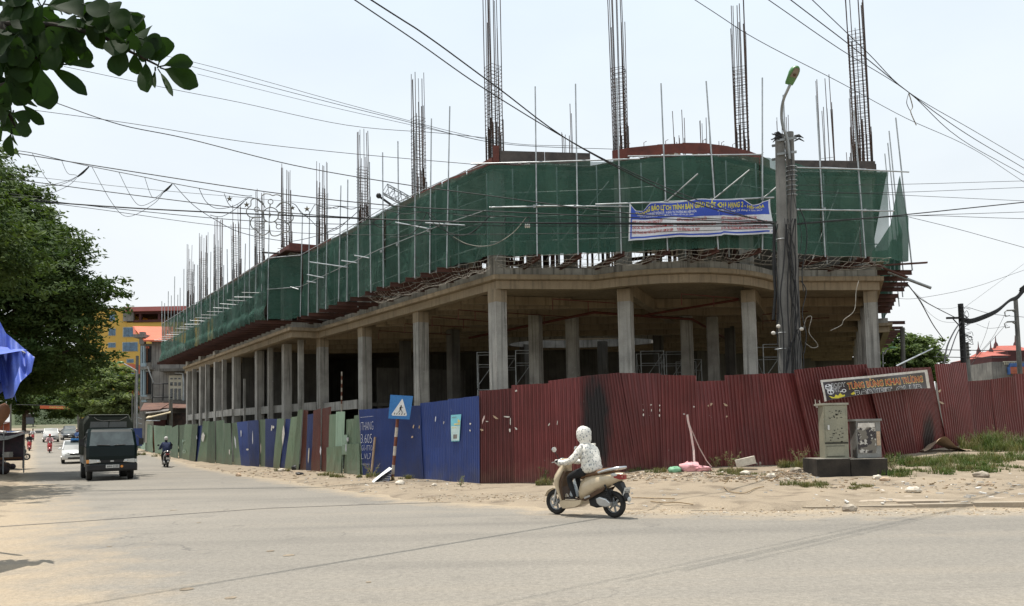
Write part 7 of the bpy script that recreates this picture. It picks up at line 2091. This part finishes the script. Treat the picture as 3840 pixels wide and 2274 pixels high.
for x0, x1, y0, y1, m_ in ((462, 500, 1229, 1263, 'glass_blue'), (460, 515, 1285, 1317, 'glass_blue'), (408, 432, 1234, 1258, 'glass_blue'), (410, 430, 1180, 1204, 'glass_blue'), (406, 432, 1287, 1303, 'glass_blue'), (476, 500, 1348, 1360, 'glass_blue')):
    w_ = ybox('window', 'wall_cream', x0 - 2, x1 + 2, y0 - 2, y1 + 2, .05, .2)
    for i in range(2 if x1 - x0 > 30 else 2):
        s_ = (x1 - x0) / 2
        ybox('pane', m_, x0 + i * s_ + .5, x0 + (i + 1) * s_ - .5, y0, y1, .12, .1, w_)
# lower red shed roof below it
sh = thing('red_shed', 'small red-walled shed below the yellow building', 'shed', (PY(480, 1400, 118).x, 118, 2.2), world=True)
a, b = PY(467, 1650, 118), PY(492, 1650, 118)
MB().hexa([(a.x, 118), (b.x, 118), (b.x, 121), (a.x, 121)], 1.8, PY(480, 1365, 118).z).build('wall', 'roof_orange', sh)
MB().hexa([(a.x - 1, 117), (b.x + .2, 117), (b.x + .2, 122), (a.x - 1, 122)], PY(480, 1408, 117).z, PY(480, 1398, 117).z).build('canopy', 'shop_blue', sh)
# grey tall house with orange roof
D2 = 84
gh = thing('grey_house', 'tall unpainted grey house with an orange roof and blue balcony pillars', 'house', (PY(580, 1640, D2).x, D2, .9), world=True)
def gpt(px, py, d=D2): return PY(px, py, d)
def gbox(name, mat, x0, x1, yt, y_b, d, depth, par=None):
    a, b = PY(x0, y_b, d), PY(x1, y_b, d); z1 = PY((x0 + x1) / 2, yt, d).z; z0 = PY((x0 + x1) / 2, y_b, d).z
    mb = MB().hexa([(a.x, a.y), (b.x, b.y), (b.x, b.y + depth), (a.x, a.y + depth)], z0, z1)
    return mb.build(name, mat, gh) if par is None else sub(name, mb, mat, par)
gbox('wall', 'plaster_grey', 566, 640, 1275, 1660, D2, 9); gbox('wall', 'plaster_grey', 522, 565.5, 1290, 1660, D2 + 1.4, 9)
r0, r1, r2, r3 = gpt(500, 1252, D2 - 1), gpt(648, 1275, D2 - 1), gpt(648, 1226, D2 + 5), gpt(497, 1224, D2 + 5)
r0 = gpt(540, 1275, D2 - 1)
th_ = Vector((0, 0, .18))
rf = MB().add([r0, r1, r2, r3, r0 - th_, r1 - th_, r2 - th_, r3 - th_], [(0, 1, 2, 3), (7, 6, 5, 4), (0, 4, 5, 1), (1, 5, 6, 2), (2, 6, 7, 3), (3, 7, 4, 0)]).build('roof', 'roof_orange', gh)
MB().add([gpt(499, 1254, D2 + 3), gpt(512, 1254, D2 - .5), gpt(504, 1226, D2 + 4), gpt(499, 1225, D2 + 5)], [(0, 1, 2, 3)]).build('roof_hip', 'roof_orange', gh)
gbox('cornice', 'plaster_grey', 500, 542, 1254, 1266, D2 - .6, 5); gbox('gable', 'plaster_grey', 522, 540, 1245, 1290, D2 - .3, .5)
for y in (1375, 1488): gbox('balcony_slab', 'plaster_grey', 524, 560, y, y + 10, D2 - 1.2, 2.8)
for x in (527, 535): gbox('pillar', 'wall_bluegrey', x, x + 4, 1298, 1372, D2 - 1, .4); gbox('pillar', 'wall_bluegrey', x, x + 4, 1388, 1486, D2 - 1, .4)
gbox('balustrade', 'wall_bluegrey', 528, 545, 1362, 1388, D2 - 1.1, .25); gbox('balustrade', 'wall_bluegrey', 530, 548, 1483, 1508, D2 - 1.1, .25)
for x0, x1, y0, y1 in ((541, 565, 1298, 1360), (542, 566, 1395, 1480)):
    w_ = gbox('opening', 'black', x0, x1, y0, y1, D2 - .06, .1); gbox('curtain', 'wood_brown', x0 + 8, x0 + 12, y0 + 4, y1 - 4, D2 - .12, .05, w_)
gbox('window', 'roof_orange', 545, 559, 1300, 1307, D2 - .1, .1)
# low grey house with white-framed windows
D3 = 72
lh = thing('grey_house', 'low grey house with tall white-framed windows beside the netting', 'house', (PY(660, 1640, D3).x, D3, .6), world=True)
def lbox(name, mat, x0, x1, yt, y_b, d, depth, par=None):
    a, b = PY(x0, y_b, d), PY(x1, y_b, d); z1 = PY((x0 + x1) / 2, yt, d).z; z0 = PY((x0 + x1) / 2, y_b, d).z
    mb = MB().hexa([(a.x, a.y), (b.x, b.y), (b.x, b.y + depth), (a.x, a.y + depth)], z0, z1)
    return mb.build(name, mat, lh) if par is None else sub(name, mb, mat, par)
lbox('wall', 'plaster_grey', 570, 722, 1392, 1670, D3, 8); lbox('roof_slab', 'concrete_dark', 597, 710, 1382, 1392, D3 - .8, 9); lbox('upper_wall', 'plaster_grey', 600, 690, 1368, 1382, D3 - .3, 8)
fr = lbox('window_frame', 'wall_cream', 632, 683, 1408, 1500, D3 - .08, .15)
for i in range(3):
    x = 638 + i * 15
    lbox('pane', 'glass_dark', x, x + 9, 1458, 1499, D3 - .12, .1, fr); lbox('pane', 'glass_dark', x, x + 9, 1434, 1447, D3 - .12, .1, fr); lbox('vent', 'glass_dark', x, x + 9, 1418, 1423, D3 - .12, .1, fr)
lbox('ledge', 'concrete_dark', 596, 700, 1503, 1520, D3 - .9, 1.4)
MB().tube([PY(656, 1399, D3 - .4), PY(686, 1401, D3 - .4), PY(688, 1440, D3 - .4), PY(687, 1530, D3 - .4)], .06, 6).build('drain_pipe', 'galv', lh)
for a, b in (((570, 1440), (630, 1440)), ((572, 1442), (572, 1520)), ((612, 1442), (610, 1520)), ((553, 1375), (575, 1435)), ((570, 1490), (632, 1490))): MB().cyl(PY(*a, D3 - .5), PY(*b, D3 - .5), .05, n=5).build('balcony_rail', 'black' if a[0] > 560 else 'galv_dull', lh)
# shop lean-to under the houses
st = thing('lean_to', 'ramshackle shop lean-to with a cream sheet awning below the grey houses', 'shed', (PY(600, 1640, 70).x, 70, .6), world=True)
def plate(name, mat, pts, ds, th=.08):
    q = [PY(x, y, d) for (x, y), d in zip(pts, ds)]; k = len(q)
    MB().add(q + [p - Vector((0, 0, th)) for p in q], [tuple(range(k)), tuple(range(2 * k - 1, k - 1, -1))] + [(i, i + k, (i + 1) % k + k, (i + 1) % k) for i in range(k)]).build(name, mat, st)
plate('awning', 'awning_cream', [(547, 1568), (640, 1546), (640, 1536), (575, 1540)], [68, 68, 70.5, 70.5])
plate('roof_sheet', 'rust_roof', [(525, 1540), (600, 1535), (640, 1510), (540, 1512)], [69, 69, 71, 71]); plate('roof_sheet', 'rust_roof', [(590, 1530), (700, 1530), (700, 1510), (620, 1505)], [69.5, 69.5, 71.5, 71.5])
plate('roof_sheet', 'plaster_grey', [(545, 1550), (630, 1540), (650, 1528), (560, 1535)], [68.6, 68.6, 70, 70])
for x0, x1, y0, y1, m_ in ((575, 620, 1576, 1640, 'maroon'), (625, 700, 1550, 1640, 'goods_dark'), (545, 575, 1580, 1640, 'wall_cream'), (500, 545, 1552, 1640, 'plaster_grey')):
    a, b = PY(x0, y1, 70), PY(x1, y1, 70); MB().hexa([(a.x, 70), (b.x, 70), (b.x, 71.5), (a.x, 71.5)], a.z - .5, PY((x0 + x1) / 2, y0, 70).z).build('shop_front', m_, st)
for x0, x1, y0 in ((549, 600, 1578),): MB().cyl(PY(x0, y0, 68), PY(x1, y0, 68), .05, n=5).build('pole', 'galv', st)
for x in (640,): MB().cyl(PY(x, 1500, 69), PY(x + 1, 1640, 69), .16, n=7).build('post', 'concrete_dark', st)
for i, (x, y0, d) in enumerate(((512, 1200, 66), (497, 1440, 67))):
    pass
o = thing('utility_pole', 'weathered grey pole between the truck and the grey houses', 'utility pole', (PY(512, 1690, 64).x, 64, .3), world=True)
MB().cyl(PY(515, 1335, 64), PY(506, 1700, 64), .12, .17, 8).build('pole', 'concrete_pole', o)
for y in (1565, 1585): MB().cyl(PY(512, y, 63.8), PY(532, y + 6, 63.8), .03, n=5).build('bracket', 'galv', o)
MB().cyl(PY(497, 1480, 64.5), PY(496, 1640, 64.5), .06, n=6).build('stay', 'concrete_pole', o)
o = thing('street_lamp', 'pale green street lamp arm reaching over the leafy tree by the grey house', 'street lamp', (PY(512, 1690, 63.6).x, 63.6, .3), world=True)
MB().cyl(PY(514, 1690, 63.6), PY(514, 1392, 63.6), .07, n=6).tube([PY(514, 1392, 63.6), PY(490, 1378, 63.6), PY(462, 1363, 63.6)], .05, 5).build('arm', 'galv_dull', o)
MB().sphere(PY(452, 1360, 63.6), (.32, .14, .09), 8, 5).build('head', 'lamp_green', o)
b_ = MB().obox(PY(515, 1640, 63), (.75, .06, 1.4), (1, 0)); tag(b_.build('blue_hoarding', 'sheet_blue'), 'dark blue metal hoarding sheet standing right of the truck', 'hoarding')
# right-hand houses with pagoda roofs
D4 = 92
def pagoda(name, label, cx, d, eave_y, ridge_y, hw_e, hw_r, base_y, mat='roof_red', wall_m='plaster_grey', extra=None):
    t = thing(name, label, 'house', (PY(cx, 1600, d).x, d, 0), world=True)
    c = PY(cx, eave_y, d); ez, rz_ = c.z, PY(cx, ridge_y, d).z
    s_ = d / F
    we, wr = hw_e * s_, hw_r * s_
    rings = []
    for k in range(6):
        u = k / 5
        w = lerp(we, wr, u ** .7); dep = lerp(4.2, .15, u ** .75); z = lerp(ez, rz_, u ** 1.35)
        rings.append([Vector((c.x - w, d + 3 - dep, z)), Vector((c.x + w, d + 3 - dep, z)), Vector((c.x + w, d + 3 + dep, z)), Vector((c.x - w, d + 3 + dep, z))])
    rf = MB().loft(rings, 0, False).build('roof', mat, t)
    for sx in (-1, 1):
        p = Vector((c.x + sx * wr, d + 3, rz_)); sub('ridge_spike', MB().loft([[p + Vector((x_ * q, y_ * q, z)) for x_, y_ in ((-1, -1), (1, -1), (1, 1), (-1, 1))] for z, q in ((-.3, .22), (.25, .16), (.5, .06), (1.3, .015))]), 'maroon', rf)
    sub('eave', MB().hexa([(c.x - we - .1, d - 1.3), (c.x + we + .1, d - 1.3), (c.x + we + .1, d + 7.3), (c.x - we - .1, d + 7.3)], ez - .75, ez - .02), 'maroon', rf)
    MB().hexa([(c.x - we * .8, d), (c.x + we * .8, d), (c.x + we * .8, d + 6), (c.x - we * .8, d + 6)], 0, ez - .7).build('wall', wall_m, t)
    for k in (-1, 0, 1): MB().hexa([(c.x + k * we * .45 - .35, d - .05), (c.x + k * we * .45 + .35, d - .05), (c.x + k * we * .45 + .35, d + .05), (c.x + k * we * .45 - .35, d + .05)], ez - 3.2, ez - 1.4).build('window', 'glass_dark', t)
    return t
pagoda('tiled_house', 'red tiled house with upturned ridge ends behind the hoarding', 3752, 92, 1337, 1311, 56, 24, 1400)
pagoda('tiled_house', 'taller red tiled house with ridge spikes at the right edge', 3830, 97, 1318, 1287, 72, 38, 1400)
t = thing('shop_building', 'low shop building with blue and orange signboards at the right edge', 'shop', (PY(3800, 1600, 78).x, 78, 0), world=True)
def sbox(name, mat, x0, x1, yt, y_b, d, depth): 
    a, b = PY(x0, y_b, d), PY(x1, y_b, d); MB().hexa([(a.x, d), (b.x, d), (b.x, d + depth), (a.x, d + depth)], a.z, PY((x0 + x1) / 2, yt, d).z).build(name, mat, t)
sbox('wall', 'plaster_grey', 3735, 3900, 1356, 1640, 78, 6); sbox('signboard', 'shop_blue', 3788, 3900, 1362, 1376, 77.6, .3); sbox('signboard', 'shop_orange', 3790, 3900, 1376, 1402, 77.5, .3); sbox('signboard', 'shop_blue', 3785, 3790, 1376, 1405, 77.5, .3)
for k in range(7): sbox('baluster', 'wall_cream', 3768 + k * 6, 3770 + k * 6, 1358, 1368, 77.7, .15)
sbox('balcony_rail', 'wall_cream', 3765, 3812, 1355, 1358, 77.7, .2)
t2 = thing('low_building', 'low grey flat building with a red sheet roof behind the thin pole', 'building', (PY(3680, 1600, 84).x, 84, 0), world=True)
t = t2
sbox('wall', 'plaster_grey', 3632, 3760, 1398, 1640, 84, 6); sbox('roof', 'roof_red', 3636, 3690, 1381, 1400, 88, 2); sbox('upper_floor', 'plaster_grey', 3688, 3735, 1386, 1398, 84, 5); sbox('roof_edge', 'concrete_dark', 3685, 3738, 1383, 1387, 83.6, 6)
for k in range(5): sbox('window', 'glass_dark', 3674 + k * 7, 3678 + k * 7, 1402, 1409, 83.9, .2)

# ------------------------------------------------------------------ left side of the street: stalls, tarpaulin, banner
ob = thing('street_banner', 'orange cloth banner with pale lettering strung across the far street', 'banner', tuple(PY(225, 1528, 118)), world=True)
def osurf(u, v, l=0): return PY(lerp(150, 292, u), lerp(1533, 1521, v) + 3 * u, 118) + Vector((0, -l, 0))
oc = MB().sheet(lambda u, v: osurf(u, v), 12, 2).build('cloth', 'banner_orange', ob)
mb = MB(); text_on(mb, osurf, 'CHÀO MỪNG QUÝ KHÁCH', .25, .9, .25, .5, 0, .05, .02); sub('lettering', mb, 'ink_cream', oc)
MB().cyl(PY(60, 1518, 118), PY(300, 1524, 118), .04, n=4).build('line', 'cable', ob)
MB().cyl(PY(292, 1521, 118), PY(294, 1640, 118), .12, n=6).cyl(PY(40, 1515, 118), PY(40, 1640, 118), .12, n=6).build('post', 'concrete_dark', ob)
# blue tarpaulin of the nearest stall
tarp = thing('tarpaulin', 'creased blue tarpaulin corner hanging from a stall at the left edge', 'tarpaulin', (-8.2, 10.9, 0), world=True)
DT = 10.6
TP = [(-260, 1010), (-120, 1090), (0, 1207), (22, 1250), (65, 1285), (128, 1340)]
BTM = [(-260, 1430), (-60, 1480), (0, 1420), (18, 1498), (50, 1492), (75, 1435), (118, 1395), (128, 1345)]
def tsurf(u, v):
    px = lerp(-260, 129, u)
    top, bot = interp(TP, px), interp(BTM, px)
    f = .16 * math.sin(px * .075 + v * 1.2) * (1 - v * .55) + .03 * math.sin(px * .21 + v * 3)
    p = PY(px, lerp(bot, top, v), DT + f - .35 * (1 - v))
    return p
MB().sheet(tsurf, 70, 14).build('sheet', 'tarp_blue', tarp)
MB().sheet(lambda u, v: tsurf(lerp(0, .72, u), v) + Vector((-.04, .30 - .25 * v, -.03)), 40, 8).build('inner_fold', 'tarp_blue', tarp)
hz = PY(129, 1342, DT).z
# canopy behind the corner, and the frame that carries it
MB().sheet(lambda u, v: Vector((lerp(-9.6, -6.45, u), lerp(10.55, 9.3, v), lerp(3.2, 2.75, u) - .18 * math.sin(u * 3.1) * math.sin(v * 3.1) - .25 * v)), 12, 8).build('canopy', 'tarp_blue', tarp)
MB().tube([PY(129, 1342, DT), (-8.2, 10.9, hz + .9), (-8.6, 11.0, hz + .8)], .012, 4).build('guy_rope', 'rope', tarp)
for x, y in ((-8.9, 10.9), (-9.3, 9.4)): MB().cyl((x, y, 0), (x, y, 3.4), .035, n=6).build('frame_pole', 'galv_dull', tarp)
MB().cyl((-9.3, 9.4, 3.2), (-8.9, 10.9, 3.2), .03, n=6).cyl((-9.6, 10.7, 3.25), (-6.9, 10.55, 2.95), .03, n=6).build('frame_bar', 'galv_dull', tarp)
mb = MB()
b0, b1 = PY(-60, 1640, 11.4), PY(32, 1522, 11.0)
d_ = (b1 - b0).normalized(); u_ = d_.cross(Vector((0, 1, 0))).normalized()
mb.loft([[b0.lerp(b1, t) + u_ * w * math.cos(a) + Vector((0, 1, 0)) * w * .25 * math.sin(a) for a in [2 * math.pi * i / 10 for i in range(10)]] for t, w in ((0, .09), (.5, .1), (.85, .105), (.96, .07), (1, .01))])
mb.cyl((-8.05, 11.4, .1), b0, .04, n=6)
tag(mb.build('wooden_paddle', 'wood_brown'), 'brown rounded board propped under the blue tarpaulin at the left edge', 'board')
# stalls along the left kerb
def stall(label, px, py, d, w, h, roof, roof_tilt=.15, goods=('goods_dark', 'goods_mix'), seed=1):
    p = PY(px, py, d)
    z = rise(p.x, p.y) + .08
    r = random.Random(seed)
    t = thing('market_stall', label, 'stall', (p.x, p.y, z), world=True)
    for sx in (-1, 1):
        for sy in (0, 1.6): MB().cyl((p.x + sx * w / 2, p.y + sy, z), (p.x + sx * w / 2, p.y + sy, z + h), .03, n=5).build('post', 'galv_dull', t)
    MB().sheet(lambda u, v: Vector((p.x + lerp(-w * .62, w * .62, u), p.y + lerp(-.7, 2.1, v), z + h + roof_tilt * (v - .5) * 2 - .35 * (u - .3) + .09 * math.sin(u * 11 + v) * math.sin(v * 5 + 1) - .12 * math.sin(u * 3.1))), 10, 6).build('awning', roof, t)
    tb = MB().box(p.x - w / 2, p.x + w / 2, p.y, p.y + 1.4, z + .7, z + .78).build('table', 'wood_brown', t)
    for k in range(7):                               # sacks and baskets under and before the table
        x, y, s_ = p.x + r.uniform(-w / 2, w / 2), p.y + r.uniform(-.5, .9), r.uniform(.18, .34)
        MB().sphere((x, y, z + s_ * .75), (s_ * r.uniform(.9, 1.4), s_, s_ * .9), 8, 6).build('sack', r.choice(('goods_dark', 'goods_mix', 'tarp_grey', 'goods_dark', 'cloth_navy')), t)
    MB().sheet(lambda u, v: Vector((p.x + lerp(-w / 2, w / 2, u), p.y + 1.55 + .05 * math.sin(u * 20), z + lerp(.6, h - .1, v))), 14, 3).build('hanging_goods', goods[1], t)
    return p, z, w
def crates(p, z, w, n, seed, where):
    r = random.Random(seed)
    cols = (('dark', 'goods_dark'), ('mauve', 'goods_mix'), ('off-white', 'tarp_white'), ('blue', 'cloth_blue'), ('pink', 'cloth_pink'), ('brown', 'card'))
    for k in range(n):
        cn, cm = cols[(k + seed) % 6]
        x, y = p.x + r.uniform(-w / 2 + .2, w / 2 - .25), p.y + r.uniform(.2, 1.1)
        s_ = r.uniform(.28, .45)
        mb = MB().hexa([(x, y), (x + s_, y + .02), (x + s_ * .98, y + .32), (x - .02, y + .3)], z + .785, z + .785 + r.uniform(.16, .4))
        mb.hexa([(x - .02, y - .02), (x + s_ + .02, y), (x + s_, y + .34), (x - .03, y + .32)], z + .90, z + .935)
        tag(mb.build('goods_crate', cm), cn + ' crate of goods on the table of the ' + where, 'crate', 'crates on the left stalls')
for i, (lab, px, py, d, w, h, roof, s_) in enumerate((('market stall with a sagging white awning nearest on the left kerb', 10, 1730, 38, 2.6, 2.05, 'tarp_white', 1), ('dark cluttered market stall behind the white-awninged one on the left kerb', 28, 1700, 45, 2.8, 2.2, 'goods_dark', 2), ('market stall with a low grey awning halfway along the left kerb', 50, 1680, 60, 3.0, 1.7, 'tarp_white', 3), ('market stall with blue goods farther along the left kerb', 75, 1665, 82, 3.4, 1.9, 'tarp_white', 4), ('dark roofed stall by the far lorry', 62, 1640, 120, 4.0, 2.6, 'goods_dark', 5))):
    q = stall(lab, px - 100, py, d, w, h, roof, .12, ('goods_dark', ('goods_mix', 'goods_dark', 'tarp_grey', 'cloth_blue', 'shop_orange')[i]), s_)
    if i < 4: crates(*q, 4, 60 + i, ('nearest white-awninged stall', 'dark cluttered stall', 'low grey-awninged stall', 'stall with blue goods')[i])
# parked bikes' dark bulk beside the stalls
loc = place(62, 1690, 58)
scooter('black motorbike parked against the left stalls', loc, hd(.86, .5), 'moto_black', 'moto_black', 'cloth_black', 1.0, full=False)
# ------------------------------------------------------------------ rubble and litter on the verge
def lump(name, label, cat, px, py, size, mat, seed, squash=.6, flat=False, group=None, rot=None):
    r = random.Random(seed); p = gp(px, py)
    mb = MB()
    n1, n2 = (14, 9) if cat == 'bag' else (8, 6)
    a0 = r.uniform(0, 3)
    M_ = Matrix.Rotation(r.uniform(0, 3) if rot is None else rot, 3, 'Z') @ Matrix.Rotation(r.uniform(-.3, .3), 3, 'X')
    mb.sphere((p.x, p.y, p.z + size[2] * .55), size, n1, n2, 0, M_)
    kk = .42 if cat == 'bag' else .24
    mb.v = [(x + size[0] * kk * (r.random() - .5), y + size[1] * kk * (r.random() - .5), z + size[2] * kk * 1.3 * (r.random() - .5)) for x, y, z in mb.v]
    if cat != 'bag': mb.sm = [False] * len(mb.sm)
    return tag(mb.build(name, mat), label, cat, group)
p = gp(2795, 1742, .4); 
q = PY(2795, 1725, 21.6)
mb = MB(); mb.obox((q.x, q.y, ground_z(q.x, q.y) + .20), (.52, .3, .2), (1, -.25, .22)); tag(mb.build('foam_block', 'styro'), 'big pale foam block lying on the grass by the red hoarding', 'block')
lump('rubbish_bag', 'crumpled pink plastic bag at the foot of the hanging tape', 'bag', 2590, 1768, (.28, .18, .16), 'bag_pink', 3, rot=0); lump('rubbish_bag', 'torn pink plastic lying right of the pink bag', 'bag', 2640, 1768, (.22, .15, .08), 'bag_pink', 4, rot=0); lump('rubbish_bag', 'green plastic bag left of the pink one', 'bag', 2530, 1772, (.18, .14, .1), 'bag_green', 5, rot=0)
lump('rubbish_heap', 'brown heap of rags against the hoarding above the pink bag', 'heap', 2565, 1752, (.2, .15, .2), 'card', 8)
p = PY(3535, 1692, 25.2)
mb = MB(); mb.sheet(lambda u, v: Vector((p.x - .75 + 1.5 * u, p.y - .35 + .7 * v, ground_z(p.x, p.y) + .03 + .42 * math.exp(-((u - .42) / .22) ** 2) * (1 - .5 * v) + .05 * vnoise(u * 8, v * 6))), 16, 8); tag(mb.build('cardboard_sheet', 'card'), 'folded brown cardboard sheet on the grass below the fire mark', 'cardboard')
for i, (lab, px, py, s_) in enumerate((('white rubble lump between cabinet base and foam block', 2890, 1792, .12), ('grey stone at the left foot of the black plinth', 3062, 1772, .16), ('white stone beside the right foot of the plinth', 3288, 1797, .11), ('brown brick on the ground right of the plinth', 3318, 1804, .1), ('dark brick lying at the right edge of the verge', 3680, 1790, .15), ('white paper lump on the pavement at the right', 3425, 1848, .14), ('pale stone near the kerb debris', 3185, 1918, .14), ('white rubble lump on the weeds beside the foam block', 2795, 1782, .13), ('pale stone behind the foam block', 2845, 1745, .13), ('white stone by the crossing sign', 1500, 1818, .14), ('small white stone by the blue sheets', 1628, 1823, .08), ('white stone under the rust red sheets', 1055, 1768, .13), ('black rag bundle under the rust red sheets', 1112, 1762, .22), ('yellow cardboard scrap on the dirt by the patchwork fence', 895, 1787, .16), ('flat pale board below the black rag bundle', 1125, 1780, .22), ('grey rubble right of the white lumps by the plinth', 2985, 1772, .14))):
    m_ = 'black' if 'black rag' in lab else 'card' if 'brown' in lab or 'cardboard' in lab else 'stone' if 'grey' in lab or 'dark' in lab or 'pale stone' in lab else 'styro'
    lump('rubble_stone' if 'stone' in lab or 'lump' in lab or 'rubble' in lab else 'rubbish_piece', lab, 'stone' if 'stone' in lab or 'rubble' in lab else 'rubbish', px, py, (s_ * 1.2, s_ * .8, s_ * (.25 if 'flat' in lab else .6)), m_, 20 + i)
# dead twigs
for i, (lab, pts) in enumerate((('forked dead branch on the sand left of the cabinets', [(2715, 1830), (2735, 1848), (2790, 1855), (2830, 1838), (2865, 1830)]), ('long dry stalk along the sand behind the scooter', [(2370, 1872), (2450, 1874), (2530, 1876)]), ('dark root lying on the sand behind the scooter', [(2440, 1886), (2490, 1892), (2540, 1890), (2600, 1898)]))):
    q = [gp(x, y) + Vector((0, 0, .03)) for x, y in pts]
    tag(strand(q, .011, None, 'straw', 'dead_branch'), lab, 'branch')
# small chips, straw and scraps
def chips(name, spots, mats, seed):
    r = random.Random(seed)
    bags = {m_: MB() for m_ in mats}
    for (x0, x1, y0, y1, n, s_) in spots:
        for _ in range(n):
            p = gp(r.uniform(x0, x1), r.triangular(y0, y1, (y0 + y1) / 2))
            if verge_d(p.x, p.y) < (-.35 if p.x < 1 else -1.2): continue
            a = r.uniform(0, 6.28); L, W_, H_ = s_ * r.uniform(.4, 2.2), s_ * r.uniform(.2, .7), s_ * r.uniform(.1, .45)
            bags[r.choice(mats)].obox((p.x, p.y, p.z + H_ * .4), (L, W_, H_), (math.cos(a), math.sin(a), r.uniform(-.25, .25)))
    for m_, mb in bags.items(): mb.build(name, m_, kind='stuff')
chips('litter', [(2300, 3840, 1895, 1945, 800, .035), (1560, 2100, 1850, 1885, 260, .035), (700, 1800, 1790, 1850, 300, .045), (660, 1400, 1745, 1800, 260, .08), (2350, 3050, 1765, 1815, 380, .06), (3050, 3840, 1790, 1850, 160, .06), (2900, 3050, 1760, 1805, 160, .09), (2700, 2900, 1770, 1810, 120, .08), (2330, 2720, 1760, 1800, 160, .06)], ('straw', 'card', 'styro', 'stone', 'straw'), 4)
chips('white_litter', [(2350, 3840, 1760, 1940, 70, .07), (700, 1800, 1760, 1850, 40, .07), (3300, 3840, 1800, 1900, 22, .09)], ('paper',), 6)
# pale worn patches on the asphalt
for i, (px, py, w, h) in enumerate(((700, 2212, 26, 6), (865, 2245, 22, 6), (1083, 2085, 22, 4), (1015, 2069, 16, 3), (1382, 2186, 12, 3), (745, 1962, 9, 2), (410, 2052, 10, 3), (650, 1915, 14, 2.5))):
    c_ = PZ(px, py, 0); rr_ = w * c_.y / F
    k = 12
    r = random.Random(i)
    mb = MB().add([(c_.x + rr_ * math.cos(2 * math.pi * j / k) * r.uniform(.8, 1.1), c_.y + rr_ * 1.1 * math.sin(2 * math.pi * j / k) * r.uniform(.8, 1.1), .009) for j in range(k)], [tuple(range(k))])
    mb.build('sand_spot', 'sand', bpy.data.objects['road'])
# tar joint across the junction
q = [PZ(x, y, 0) for x, y in ((-100, 1985), (0, 1977), (300, 1957), (640, 1933), (1000, 1908), (1400, 1893), (1800, 1882), (1960, 1885))]
v = []
for p in q: v += [(p.x, p.y - .05, .0075), (p.x, p.y + .05, .0075)]
MB().add(v, [(2 * i, 2 * i + 2, 2 * i + 3, 2 * i + 1) for i in range(len(q) - 1)]).build('road_joint', 'tar', bpy.data.objects['road'])
# frame scaffold towers inside the hall
for i, (px, d) in enumerate(((1790, 37), (1935, 36.5), (2405, 38), (2500, 38.5), (2555, 43), (2865, 36), (1850, 39))):
    p = PY(px, 1400, d)
    t = thing('frame_scaffold', ('tube frame scaffold tower inside the hall, just left of the corner column', 'tube frame scaffold tower inside the hall, just right of the corner column', 'tube frame scaffold tower inside the hall right of the second front column', 'tube frame scaffold tower beside the dark inner column', 'tube frame scaffold tower deep in the hall behind the inner columns', 'tube frame scaffold tower between third front column and twin pole', 'tube frame scaffold tower deeper in the hall left of the corner column')[i], 'scaffold', (p.x, p.y, .12), world=True)
    w = 1.1
    for k in range(3):
        z0 = .15 + k * 1.75
        for yy in (0, 1.3):
            MB().cyl((p.x, p.y + yy, z0), (p.x, p.y + yy, z0 + 1.7), .024, n=5).cyl((p.x + w, p.y + yy, z0), (p.x + w, p.y + yy, z0 + 1.7), .024, n=5).cyl((p.x, p.y + yy, z0 + 1.68), (p.x + w, p.y + yy, z0 + 1.68), .024, n=5).cyl((p.x, p.y + yy, z0 + 1.1), (p.x + w, p.y + yy, z0 + 1.1), .02, n=5).build('frame', 'galv', t)
        MB().cyl((p.x, p.y, z0 + .1), (p.x + w, p.y, z0 + 1.6), .016, n=4).cyl((p.x, p.y, z0 + .1), (p.x, p.y + 1.3, z0 + 1.5), .016, n=4).cyl((p.x + w, p.y + 1.3, z0 + .1), (p.x + w, p.y, z0 + 1.5), .016, n=4).build('brace', 'galv', t)
# red and white ranging pole inside the hall
p0, p1 = PY(1282, 1395, 40.5), PY(1281, 1515, 40.5)
rp = thing('ranging_pole', 'thin red and white striped pole standing in the dark hall', 'pole', (p1.x, 40.5, .1), world=True)
for k in range(8):
    a, b = p0.lerp(p1, k / 8), p0.lerp(p1, (k + 1) / 8)
    MB().cyl(a, b, .04, n=6).build('band', ('post_white', 'post_red')[k % 2], rp)
MB().cyl(p1, (p1.x, 40.5, .1), .04, n=6).build('foot', 'post_white', rp)

for o in WORLD_T:
    if '_w' in o: del o['_w']
